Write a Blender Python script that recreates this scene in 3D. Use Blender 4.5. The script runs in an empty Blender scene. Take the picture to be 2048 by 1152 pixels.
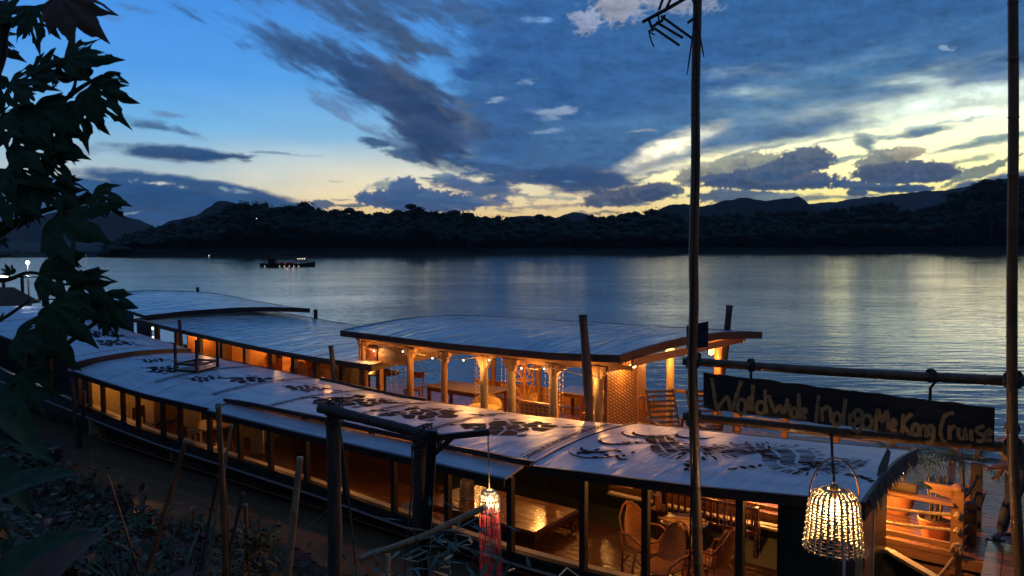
import bpy, bmesh, math, random
import numpy as np
from mathutils import Vector, Matrix, noise as mnoise

# ------------------------------------------------------------------ camera, sky, sun, exposure
SC = bpy.context.scene
COL = SC.collection
EYE = Vector((0, 0, 4.9))
FPX, PITCH, ROLL = 1500.0, math.atan(82 / 1500.0), 0.0033     # focal length in pixels of a 2048 wide frame
FWD = Vector((0, math.cos(PITCH), -math.sin(PITCH)))
_up0 = Vector((0, math.sin(PITCH), math.cos(PITCH)))
RGT = Vector((1, 0, 0)) * math.cos(ROLL) - _up0 * math.sin(ROLL)
UPV = Vector((1, 0, 0)) * math.sin(ROLL) + _up0 * math.cos(ROLL)

cam_d = bpy.data.cameras.new('camera')
cam = bpy.data.objects.new('camera', cam_d); COL.objects.link(cam)
cam.matrix_world = Matrix(((RGT.x, UPV.x, -FWD.x, EYE.x), (RGT.y, UPV.y, -FWD.y, EYE.y), (RGT.z, UPV.z, -FWD.z, EYE.z), (0, 0, 0, 1)))
cam_d.sensor_width = 36; cam_d.lens = 36 * FPX / 2048
cam_d.clip_start = 0.05; cam_d.clip_end = 40000
cam_d.dof.use_dof = True; cam_d.dof.focus_distance = 12; cam_d.dof.aperture_fstop = 9
SC.camera = cam

SC.view_settings.view_transform = 'Standard'; SC.view_settings.look = 'None'
SC.view_settings.exposure = 0.15; SC.view_settings.gamma = 1; SC.view_settings.use_curve_mapping = False
SC.render.engine = 'CYCLES'
SC.cycles.use_denoising = True
try: SC.cycles.denoiser = 'OPENIMAGEDENOISE'
except Exception: pass
SC.cycles.max_bounces = 6; SC.cycles.glossy_bounces = 3; SC.cycles.transmission_bounces = 4; SC.cycles.transparent_max_bounces = 6
SC.cycles.volume_bounces = 0; SC.cycles.sample_clamp_indirect = 4; SC.cycles.caustics_reflective = False; SC.cycles.caustics_refractive = False

def lin(r, g, b):
    f = lambda c: (c / 255 / 12.92) if c <= 10.31 else ((c / 255 + 0.055) / 1.055) ** 2.4
    return (f(r), f(g), f(b), 1)

# ---- the evening sky, computed as radiance over azimuth x elevation (a procedural sky map)
SKY_AZ, SKY_E0, SKY_E1, SKY_W, SKY_H = math.radians(58), math.radians(-2.0), math.radians(38), 2400, 816
def _perlin(x, y, seed):
    r = np.random.RandomState(seed); p = r.permutation(512); p = np.concatenate([p, p]); g = r.uniform(0, 2 * np.pi, 512); gx, gy = np.cos(g).astype(np.float32), np.sin(g).astype(np.float32)
    xi = np.floor(x).astype(np.int32); yi = np.floor(y).astype(np.int32); xf = (x - xi).astype(np.float32); yf = (y - yi).astype(np.float32)
    u = xf * xf * xf * (xf * (xf * 6 - 15) + 10); v = yf * yf * yf * (yf * (yf * 6 - 15) + 10)
    def gr(ix, iy, dx, dy):
        h = p[(p[ix & 511] + iy) & 511]; return gx[h] * dx + gy[h] * dy
    a = gr(xi, yi, xf, yf); b = gr(xi + 1, yi, xf - 1, yf); c = gr(xi, yi + 1, xf, yf - 1); d = gr(xi + 1, yi + 1, xf - 1, yf - 1)
    return (a + u * (b - a)) + v * ((c + u * (d - c)) - (a + u * (b - a)))
def _fbm(x, y, octv, seed, gain=.55, billow=False):
    s = np.zeros_like(x); am = 1.0; t = 0
    for o in range(octv):
        n = _perlin(x * 2 ** o + 17.3 * o, y * 2 ** o - 9.1 * o, seed + o)
        s += am * ((1 - 2.6 * np.abs(n)) * .5 if billow else n); t += am; am *= gain
    return s / t * 1.9
def _ss(x, a, b):
    t = np.clip((x - a) / (b - a), 0, 1); return t * t * (3 - 2 * t)
def make_sky():
    az = np.linspace(-SKY_AZ, SKY_AZ, SKY_W, dtype=np.float32)[None, :].repeat(SKY_H, 0)
    elv = np.linspace(SKY_E0, SKY_E1, SKY_H, dtype=np.float32)[:, None].repeat(SKY_W, 1)
    D = 180 / np.pi; X = az * D; Y = elv * D
    L = lambda r, g, b: np.array(lin(r, g, b)[:3], np.float32)
    def grad(stops):
        ys = [s[0] for s in stops]; out = np.empty(X.shape + (3,), np.float32)
        for k in range(3): out[..., k] = np.interp(Y, ys, [L(*s[1])[k] for s in stops])
        return out
    wisp = _fbm(X * .16, Y * .62, 8, 11, .58); fine = _fbm(X * .38, Y * 1.25, 7, 31, .64); puff = _fbm(X * 1.2, Y * 1.6, 6, 51, .66, True); soft = _fbm(X * .09, Y * .2, 4, 71)
    wx = _fbm(X * .35, Y * .7, 5, 91, .6) * 1.0; wy = _fbm(X * .35, Y * .8, 5, 121, .6) * .30
    ca, sa = math.cos(-.45), math.sin(-.45); xr, yr = X * ca + Y * sa, -X * sa + Y * ca
    diag = _fbm(xr * .26, yr * 1.1, 7, 151, .6)
    XW, YW = X + wx, Y + wy
    cool = grad([(-2, (150, 160, 175)), (1.5, (206, 192, 168)), (4, (200, 206, 196)), (6, (165, 196, 212)), (8.5, (116, 182, 230)), (12, (84, 160, 236)), (18, (66, 140, 226)), (40, (30, 72, 142))])
    warm = grad([(-2, (238, 192, 110)), (1.8, (246, 206, 124)), (3.6, (244, 220, 168)), (5.8, (212, 213, 196)), (8, (138, 188, 222)), (12, (88, 162, 232)), (18, (66, 138, 222)), (40, (30, 72, 142))])
    gold = grad([(-2, (250, 206, 100)), (2.5, (255, 228, 120)), (4.5, (255, 244, 164)), (7, (250, 249, 200)), (11, (196, 220, 214)), (15, (120, 165, 206)), (20, (60, 112, 186)), (40, (30, 70, 140))])
    m1 = _ss(X + soft * 4, -26, -11)[..., None]; m2 = _ss(X + soft * 4, 5, 22)[..., None]
    sky = cool * (1 - m1) + warm * m1; sky = sky * (1 - m2) + gold * m2
    hi = _ss(np.abs(X), 40, 58)[..., None]; sky = sky * (1 - hi) + grad([(-2, (180, 170, 160)), (8, (120, 150, 185)), (20, (64, 112, 180)), (40, (30, 70, 140))]) * hi
    sky *= (1 + .05 * wisp + .03 * soft)[..., None]
    def px(x, y):
        d = FWD + RGT * ((x - 1024) / FPX) - UPV * ((y - 576) / FPX); d.normalize()
        return math.atan2(d.x, d.y) * D, math.asin(d.z) * D
    F = dict(w=wisp, f=fine, p=puff, d=diag)
    def cloud(cx, cy, rx, ry, rot, colr, ns='f', amp=.8, lo=0.0, hi=.5, k=1.0, edge=None, warp=1.0, flat=0.0):
        u0, v0 = px(cx, cy); c, s = math.cos(math.radians(rot)), math.sin(math.radians(rot)); u1, v1 = px(cx + 50 * c, cy + 50 * s)
        q = math.hypot(u1 - u0, v1 - v0) / 50; a = math.atan2(v1 - v0, u1 - u0); R = max(rx, ry) * q * 1.9 + 2.5
        i0 = max(0, int((v0 - R - SKY_E0 * D) / ((SKY_E1 - SKY_E0) * D) * SKY_H)); i1 = min(SKY_H, int((v0 + R - SKY_E0 * D) / ((SKY_E1 - SKY_E0) * D) * SKY_H) + 1)
        j0 = max(0, int((u0 - R + SKY_AZ * D) / (2 * SKY_AZ * D) * SKY_W)); j1 = min(SKY_W, int((u0 + R + SKY_AZ * D) / (2 * SKY_AZ * D) * SKY_W) + 1)
        sl = (slice(i0, i1), slice(j0, j1))
        dx = X[sl] + wx[sl] * warp - u0; dy = Y[sl] + wy[sl] * warp - v0
        p = (dx * math.cos(a) + dy * math.sin(a)) / (rx * q); r = (-dx * math.sin(a) + dy * math.cos(a)) / (ry * q)
        if flat: r = np.where(r < 0, r * (1 + flat), r)
        if ns == 'p': hi = lo + (hi - lo) * .62
        n = F[ns][sl]; d = 1 - np.sqrt(p * p + r * r) + amp * n
        m = _ss(d, lo, hi) * k
        if max(colr) < 160: colr = (colr[0] * .86, colr[1] * .99, colr[2] * .97)
        base = L(*colr); sh = base[None, None] * np.clip(1 + .42 * fine[sl] + .30 * puff[sl] + .12 * r, .55, 1.7)[..., None]
        if edge is not None:
            e = np.exp(-np.clip(d - lo, 0, 9) / (.42 * (hi - lo) + .08))[..., None]; 
            if ns == 'p': e = np.maximum(e, (.30 * _ss(puff[sl] - .25 + .5 * fine[sl] + .45 * r, .0, .8))[..., None])
            sh = sh * (1 - e) + L(*edge)[None, None] * e
        sky[sl] = sky[sl] * (1 - m[..., None]) + sh * m[..., None]
    # high veil of altostratus filling the upper right
    V = (54, 92, 146)
    cloud(1640, -90, 800, 330, -3, V, 'w', .3, -.1, .35, .97)
    cloud(1200, 150, 300, 230, 0, (56, 92, 146), 'w', .3, -.1, .3, .97)
    cloud(1130, 290, 280, 62, -2, (72, 104, 152), 'w', .45, -.15, .5, .95)
    cloud(1040, 60, 190, 110, 28, (54, 90, 148), 'd', .8, -.1, .7, .9)
    cloud(985, 240, 120, 100, 10, (60, 92, 144), 'f', .5, -.1, .5, .92)
    cloud(1500, 240, 330, 70, -8, (84, 116, 158), 'w', .4, -.25, .9, .9)
    cloud(1730, 140, 380, 64, -14, (80, 114, 156), 'w', .6, -.25, 1.1, .85)
    cloud(1960, 90, 260, 80, -8, (66, 100, 148), 'w', .4, -.15, .8, .92)
    cloud(1560, 266, 280, 30, -10, (78, 106, 150), 'w', .6, -.15, .8, .92)
    cloud(1890, 200, 230, 26, -9, (206, 222, 208), 'w', .8, -.2, 1.3, .95)
    cloud(1800, 232, 210, 22, -14, (200, 214, 200), 'w', .8, -.2, 1.3, .85)
    cloud(1930, 232, 170, 20, -8, (226, 234, 208), 'w', .8, -.2, 1.2, .9)
    cloud(1660, 216, 170, 14, -13, (128, 154, 176), 'w', 1.0, -.1, 1.2, .7)
    cloud(1990, 156, 150, 16, -6, (104, 132, 164), 'w', .8, -.1, .9, .85)
    cloud(1700, 130, 220, 16, -14, (104, 140, 176), 'w', 1.2, 0, 1.3, .5)
    cloud(1340, 296, 130, 22, -22, (252, 242, 200), 'w', .5, -.25, 1.1, .98)
    cloud(1420, 340, 210, 34, -10, (254, 240, 172), 'w', .6, -.25, .9, .94)
    cloud(1360, 372, 200, 20, -6, (250, 226, 150), 'w', .6, -.2, .9, .9)
    cloud(1500, 306, 200, 7, -13, (136, 142, 158), 'w', .8, -.15, .9, .8)
    cloud(1640, 288, 130, 8, -12, (150, 152, 156), 'w', .8, -.1, .9, .75)
    cloud(1400, 328, 110, 6, -8, (176, 168, 158), 'f', 1.0, 0, .9, .6)
    cloud(1830, 266, 104, 12, -10, (88, 116, 148), 'f', .6, -.15, .8, .94)
    cloud(1970, 284, 140, 13, -13, (116, 134, 148), 'f', .8, -.1, .9, .85)
    cloud(1900, 244, 130, 6, -10, (140, 164, 174), 'f', .9, 0, 1.0, .65)
    cloud(1745, 290, 62, 16, 32, (104, 122, 146), 'f', .6, -.15, .8, .9)
    cloud(1930, 324, 150, 8, -14, (150, 150, 136), 'f', 1.1, -.1, .9, .75)
    cloud(1690, 320, 90, 7, -6, (132, 142, 150), 'f', 1.0, -.1, .9, .8)
    # the cloud across the top and the long diagonal one under it
    e1 = (84, 122, 176)
    cloud(650, -24, 300, 62, 10, (56, 82, 126), 'd', .7, -.2, .7, .95, e1)
    cloud(750, 48, 190, 46, 22, (58, 78, 116), 'd', .8, -.2, .7, .96, e1)
    cloud(830, 88, 50, 18, 30, (66, 80, 112), 'd', .9, -.1, .7, .88)
    cloud(900, 14, 140, 46, 8, (68, 94, 142), 'd', .9, -.1, .8, .9)
    cloud(545, 70, 210, 24, 16, (60, 94, 150), 'd', 1.1, -.05, 1.0, .92)
    cloud(600, 118, 200, 26, 24, (56, 88, 140), 'd', 1.1, -.1, .9, .9)
    cloud(660, 120, 180, 36, 25, (44, 74, 124), 'd', .8, -.15, .7, .95, e1)
    cloud(770, 180, 230, 62, 27, (40, 62, 104), 'd', .6, -.2, .55, .98, e1)
    cloud(850, 228, 130, 78, 36, (39, 60, 100), 'd', .55, -.2, .5, .98, (84, 102, 140))
    cloud(868, 288, 104, 46, 20, (42, 64, 104), 'd', .55, -.2, .5, .98, (92, 108, 140))
    cloud(935, 324, 74, 13, 8, (52, 76, 116), 'f', .6, -.15, .5, .96)
    cloud(840, 176, 90, 18, 32, (92, 94, 116), 'd', 1.1, .05, 1.2, .6)
    cloud(930, 235, 24, 56, -16, (124, 120, 134), 'd', 1.1, .05, 1.2, .5)
    cloud(880, 212, 44, 14, 40, (104, 100, 116), 'd', 1.2, .05, 1.2, .5)
    cloud(790, 128, 60, 15, 30, (84, 92, 120), 'd', 1.2, .05, 1.2, .5)
    cloud(755, 284, 50, 10, 14, (52, 78, 120), 'f', 1.0, -.1, .6, .92)
    cloud(810, 312, 56, 11, 12, (56, 82, 124), 'f', 1.0, -.1, .6, .9)
    cloud(690, 216, 100, 22, 18, (88, 124, 168), 'd', 1.2, 0, 1.0, .8)
    cloud(745, 258, 80, 16, 24, (104, 136, 172), 'd', 1.3, 0, 1.0, .8)
    cloud(950, 140, 64, 26, -28, (48, 82, 140), 'd', .9, -.1, .8, .9)
    # left
    cloud(350, 308, 160, 20, 4, (38, 66, 112), 'f', .4, -.1, .5, .97, (90, 112, 146), .5)
    cloud(450, 314, 90, 9, 1, (44, 72, 116), 'f', .9, 0, .6, .92)
    cloud(320, 254, 92, 14, 13, (76, 98, 138), 'f', .6, 0, .7, .9)
    cloud(340, 231, 66, 8, 8, (98, 124, 166), 'f', .8, 0, .8, .7)
    cloud(265, 18, 62, 11, 12, (80, 106, 156), 'f', 1.0, 0, .8, .6)
    cloud(215, 32, 40, 10, 12, (88, 112, 160), 'f', 1.0, 0, .8, .5)
    cloud(575, 308, 70, 4, 3, (104, 130, 162), 'f', 1.2, 0, .8, .75)
    cloud(130, 300, 130, 20, 4, (120, 142, 172), 'f', .9, 0, .9, .5)
    cloud(120, 394, 420, 50, 4, (44, 84, 136), 'w', .16, -.05, .22, .98, None, .25)
    cloud(100, 452, 620, 52, 2, (40, 80, 130), 'w', .16, -.05, .22, .98, None, .25)
    cloud(410, 386, 250, 30, 9, (44, 80, 130), 'f', .18, -.05, .25, .97, None, .3)
    cloud(400, 412, 220, 28, 6, (40, 78, 128), 'f', .25, -.05, .3, .97, None, .4)
    cloud(560, 410, 110, 13, 10, (52, 86, 130), 'f', .4, -.05, .4, .93, None, .5)
    cloud(340, 371, 80, 6, 6, (196, 200, 188), 'f', 2.0, .3, 1.0, .85)
    cloud(450, 378, 60, 5, 9, (150, 166, 176), 'f', 2.0, .3, 1.0, .7)
    cloud(270, 425, 44, 3, -8, (150, 172, 186), 'f', 1.2, 0, .8, .8)
    # low centre
    cloud(780, 372, 60, 10, 0, (120, 132, 150), 'f', 1.6, .1, .9, .7)
    cloud(812, 394, 30, 34, 0, (60, 88, 138), 'p', .45, 0, .22, .98, (112, 128, 156), .4, .8)
    cloud(840, 406, 112, 24, 3, (60, 88, 138), 'p', .45, 0, .25, .98, (96, 116, 152), .4, .5)
    cloud(950, 376, 140, 20, 6, (64, 90, 138), 'f', .8, 0, .5, .94)
    cloud(900, 402, 150, 10, 2, (70, 94, 138), 'f', 1.0, 0, .5, .88)
    cloud(860, 357, 40, 4, 2, (96, 110, 132), 'f', .9, 0, .6, .85)
    cloud(700, 412, 44, 3.4, 0, (96, 102, 116), 'f', .8, 0, .6, .9)
    cloud(640, 408, 26, 8, 4, (70, 92, 132), 'p', .7, 0, .4, .9)
    cloud(1050, 346, 150, 28, 0, (58, 84, 130), 'f', .5, 0, .4, .98)
    cloud(1160, 360, 140, 32, 6, (48, 74, 120), 'f', .45, -.05, .35, .98, (90, 106, 136), .6)
    cloud(1010, 326, 150, 11, 4, (74, 104, 154), 'f', .9, 0, .8, .85)
    cloud(1060, 392, 90, 7, 4, (150, 148, 150), 'f', 1.4, .1, .8, .7)
    cloud(1070, 414, 170, 6, -3, (160, 148, 136), 'f', 1.2, 0, .7, .75)
    cloud(1250, 394, 78, 15, -8, (50, 70, 108), 'p', .55, 0, .28, .97, (150, 140, 130), .5)
    cloud(1312, 386, 40, 19, -10, (52, 72, 110), 'p', .55, 0, .28, .97, (150, 140, 130), .5, .4)
    cloud(1355, 382, 18, 8, 0, (84, 94, 116), 'p', .7, 0, .35, .92)
    cloud(1210, 426, 70, 4, 0, (124, 120, 120), 'f', 1.0, 0, .6, .85)
    # torn scraps round the cumulus
    rs = random.Random(19)
    for _ in range(26):
        x = rs.uniform(1180, 2040); y = 392 - (x - 1180) * .03 + rs.gauss(0, 20)
        cloud(x, y, rs.uniform(14, 46), rs.uniform(3, 7), rs.uniform(-18, 4), (112, 120, 134), 'f', 1.2, 0, .9, .7)
    for _ in range(16):
        cloud(rs.uniform(660, 1180), rs.uniform(345, 425), rs.uniform(14, 44), rs.uniform(2, 6), rs.uniform(-8, 10), (100, 116, 144), 'f', 1.2, 0, .9, .65)
    # right: cumulus in front of the glow, rims lit
    rim = (206, 190, 150)
    cloud(1400, 352, 40, 18, -10, (136, 130, 132), 'p', .8, 0, .5, .95, rim, .5); cloud(1445, 342, 36, 20, -14, (150, 142, 138), 'p', .8, 0, .5, .95, rim, .5)
    cloud(1500, 338, 44, 24, -14, (118, 120, 132), 'p', .8, 0, .5, .96, rim, .5); cloud(1540, 326, 30, 18, -10, (150, 144, 140), 'p', .9, 0, .5, .92, rim, .5)
    cloud(1535, 364, 128, 24, 0, (54, 76, 116), 'p', .5, 0, .25, .98, (120, 120, 128), .5, .5)
    cloud(1608, 328, 56, 30, -6, (56, 78, 116), 'p', .5, 0, .28, .98, (150, 146, 136), .5, .6)
    cloud(1555, 345, 50, 20, -10, (62, 84, 120), 'p', .6, 0, .3, .96, (130, 128, 130), .5)
    cloud(1470, 394, 70, 12, 0, (68, 90, 128), 'p', .8, 0, .5, .92)
    cloud(1590, 398, 180, 11, -2, (126, 130, 136), 'f', 1.0, 0, .6, .85)
    cloud(1770, 320, 44, 18, -16, (120, 122, 130), 'p', .9, 0, .5, .95, rim, .5); cloud(1812, 308, 30, 12, -10, (160, 152, 140), 'p', 1.0, 0, .5, .85, rim, .5)
    cloud(1815, 350, 98, 25, -2, (50, 72, 112), 'p', .5, 0, .28, .98, (130, 126, 122), .5, .5)
    cloud(1735, 372, 80, 9, 3, (62, 84, 122), 'p', .7, 0, .4, .96)
    cloud(1715, 384, 14, 9, 0, (60, 82, 118), 'p', .6, 0, .4, .96)
    cloud(1800, 378, 50, 9, 0, (62, 82, 118), 'p', .7, 0, .4, .96)
    cloud(1990, 372, 130, 28, -8, (66, 90, 128), 'f', .6, 0, .4, .96, (120, 124, 130))
    cloud(1955, 345, 66, 8, -22, (120, 122, 126), 'p', 1.0, 0, .6, .88)
    # scraps
    for a in ((1232, 6, 34, 26, 14, (150, 152, 164)), (1330, -4, 70, 18, 6, (142, 150, 168)), (1172, 44, 20, 18, 0, (140, 150, 174))):
        cloud(*a, 'p', 1.2, -.1, 1.1, .8, None, .9)
    cloud(1056, 162, 30, 9, 0, (150, 182, 214), 'f', 1.2, 0, 1.1, .75); cloud(1072, 40, 46, 10, 0, (112, 154, 204), 'f', 1.2, 0, 1.0, .7)
    cloud(1108, 224, 64, 11, -5, (130, 148, 174), 'f', 1.5, 0, 1.0, .8); cloud(1100, 238, 50, 7, -5, (118, 142, 172), 'f', 1.5, 0, 1.0, .7); cloud(1095, 264, 40, 6, -8, (120, 144, 176), 'f', 1.5, 0, 1.0, .7)
    cloud(1286, 264, 46, 4, -4, (146, 148, 164), 'f', .5, 0, .8, .8); cloud(988, 200, 24, 7, -10, (136, 158, 186), 'f', 1.2, 0, 1.0, .7); cloud(1890, 97, 10, 5, 0, (140, 164, 190), 'p', .8, 0, .8, .7)
    # beyond the frame the same broken cloud goes on
    out = np.maximum(_ss(np.abs(X), 36, 46), _ss(Y, 19.5, 25)) * _ss(wisp + .6 * soft, -.05, .35) * .8
    sky = sky * (1 - out[..., None]) + L(54, 84, 136)[None, None] * out[..., None]
    lum = sky @ np.array([.25, .6, .15], np.float32); sky = sky * (1 + .50 * _ss(lum, .32, .9))[..., None]      # the glow is brighter than paper white
    return np.clip(sky, 0, 2.2)
SUN_AZ, SUN_EL = math.radians(33), math.radians(1.0)      # the sun has gone down behind the right-hand hills
W = bpy.data.worlds.new('World'); SC.world = W; W.use_nodes = True
NT = W.node_tree; NT.nodes.clear()
def nd(t, **k):
    n = NT.nodes.new(t)
    for a, v in k.items(): setattr(n, a, v)
    return n
def lk(a, b): NT.links.new(a, b)
def mth(op, a, b=None, c=None, clamp=False):
    n = nd('ShaderNodeMath', operation=op, use_clamp=clamp)
    for i, v in enumerate((a, b, c)):
        if v is None: continue
        if isinstance(v, (int, float)): n.inputs[i].default_value = v
        else: lk(v, n.inputs[i])
    return n.outputs[0]
def mixc(fac, a, b, mode='MIX'):
    n = nd('ShaderNodeMix', data_type='RGBA', blend_type=mode)
    for i, v in ((0, fac), (6, a), (7, b)):
        if isinstance(v, (int, float)): n.inputs[i].default_value = v
        elif isinstance(v, tuple): n.inputs[i].default_value = v
        else: lk(v, n.inputs[i])
    return n.outputs[2]
def maprange(v, a, b, c=0.0, d=1.0, kind='SMOOTHSTEP'):
    n = nd('ShaderNodeMapRange', interpolation_type=kind)
    lk(v, n.inputs[0])
    for i, x in enumerate((a, b, c, d)): n.inputs[i + 1].default_value = x
    return n.outputs[0]
def ramp(v, stops):
    n = nd('ShaderNodeValToRGB'); lk(v, n.inputs[0]); e = n.color_ramp.elements
    while len(e) < len(stops): e.new(0.5)
    for q, (p, c) in zip(e, stops): q.position = p; q.color = c
    return n.outputs[0]

tc = nd('ShaderNodeTexCoord')
sep = nd('ShaderNodeSeparateXYZ'); lk(tc.outputs['Generated'], sep.inputs[0])
AZ = mth('ARCTAN2', sep.outputs[0], sep.outputs[1])
EL = mth('ARCSINE', sep.outputs[2])
# physical sky for the parts of the dome beyond the sky map (behind and above), graded to the blue hour
nis = nd('ShaderNodeTexSky', sky_type='NISHITA'); nis.sun_disc = False
nis.sun_elevation = SUN_EL; nis.sun_rotation = SUN_AZ; nis.altitude = 300; nis.air_density = 1.0; nis.dust_density = 1.0; nis.ozone_density = 3.0
e01 = maprange(EL, 0.0, 1.2, kind='LINEAR')
dome = ramp(e01, [(0, lin(46, 50, 60)), (.15, lin(52, 60, 78)), (.45, lin(58, 88, 136)), (1, lin(56, 94, 152))])
dome = mixc(0.12, dome, mixc(1.0, nis.outputs[0], (0.04, 0.04, 0.04, 1), 'MULTIPLY'))
img = bpy.data.images.new('sky_map', SKY_W, SKY_H, alpha=False, float_buffer=True); img.colorspace_settings.name = 'Linear Rec.709'
_s = make_sky(); _p = np.ones((SKY_H, SKY_W, 4), np.float32); _p[..., :3] = _s; img.pixels.foreach_set(_p.ravel()); img.update(); img.pack()
cv = nd('ShaderNodeCombineXYZ')
lk(maprange(AZ, -SKY_AZ, SKY_AZ, kind='LINEAR'), cv.inputs[0]); lk(maprange(EL, SKY_E0, SKY_E1, kind='LINEAR'), cv.inputs[1])
it = nd('ShaderNodeTexImage', extension='EXTEND', interpolation='Cubic'); it.image = img; lk(cv.outputs[0], it.inputs[0])
inside = mth('MULTIPLY', maprange(mth('ABSOLUTE', AZ), SKY_AZ * .80, SKY_AZ * .99, 1, 0), maprange(EL, SKY_E1 * .75, SKY_E1 * .99, 1, 0))
cur = mixc(inside, dome, it.outputs[0])
bg = nd('ShaderNodeBackground'); lk(cur, bg.inputs[0]); bg.inputs[1].default_value = 1.0
wo = nd('ShaderNodeOutputWorld'); lk(bg.outputs[0], wo.inputs[0])
W.cycles.sampling_method = 'MANUAL'; W.cycles.sample_map_resolution = 512

sun_d = bpy.data.lights.new('sun', 'SUN'); sun_d.energy = 0.05; sun_d.angle = math.radians(12); sun_d.color = (1, .78, .5)
sun = bpy.data.objects.new('sun', sun_d); COL.objects.link(sun)
_sd = Vector((math.sin(SUN_AZ) * math.cos(SUN_EL), math.cos(SUN_AZ) * math.cos(SUN_EL), math.sin(SUN_EL)))
sun.rotation_euler = (-_sd).to_track_quat('-Z', 'Y').to_euler()

# ------------------------------------------------------------------ helpers
random.seed(7)
R = random.Random(11)
def ray(x, y): return FWD + RGT * ((x - 1024) / FPX) - UPV * ((y - 576) / FPX)
def at(x, y, depth):                      # a point seen at (x, y), so many metres out
    d = ray(x, y); return EYE + d * (depth / d.y)
def interp(pts, x):
    if x <= pts[0][0]: return pts[0][1]
    for (a, b), (c, d) in zip(pts, pts[1:]):
        if x <= c: return b + (d - b) * (x - a) / (c - a)
    return pts[-1][1]

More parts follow.
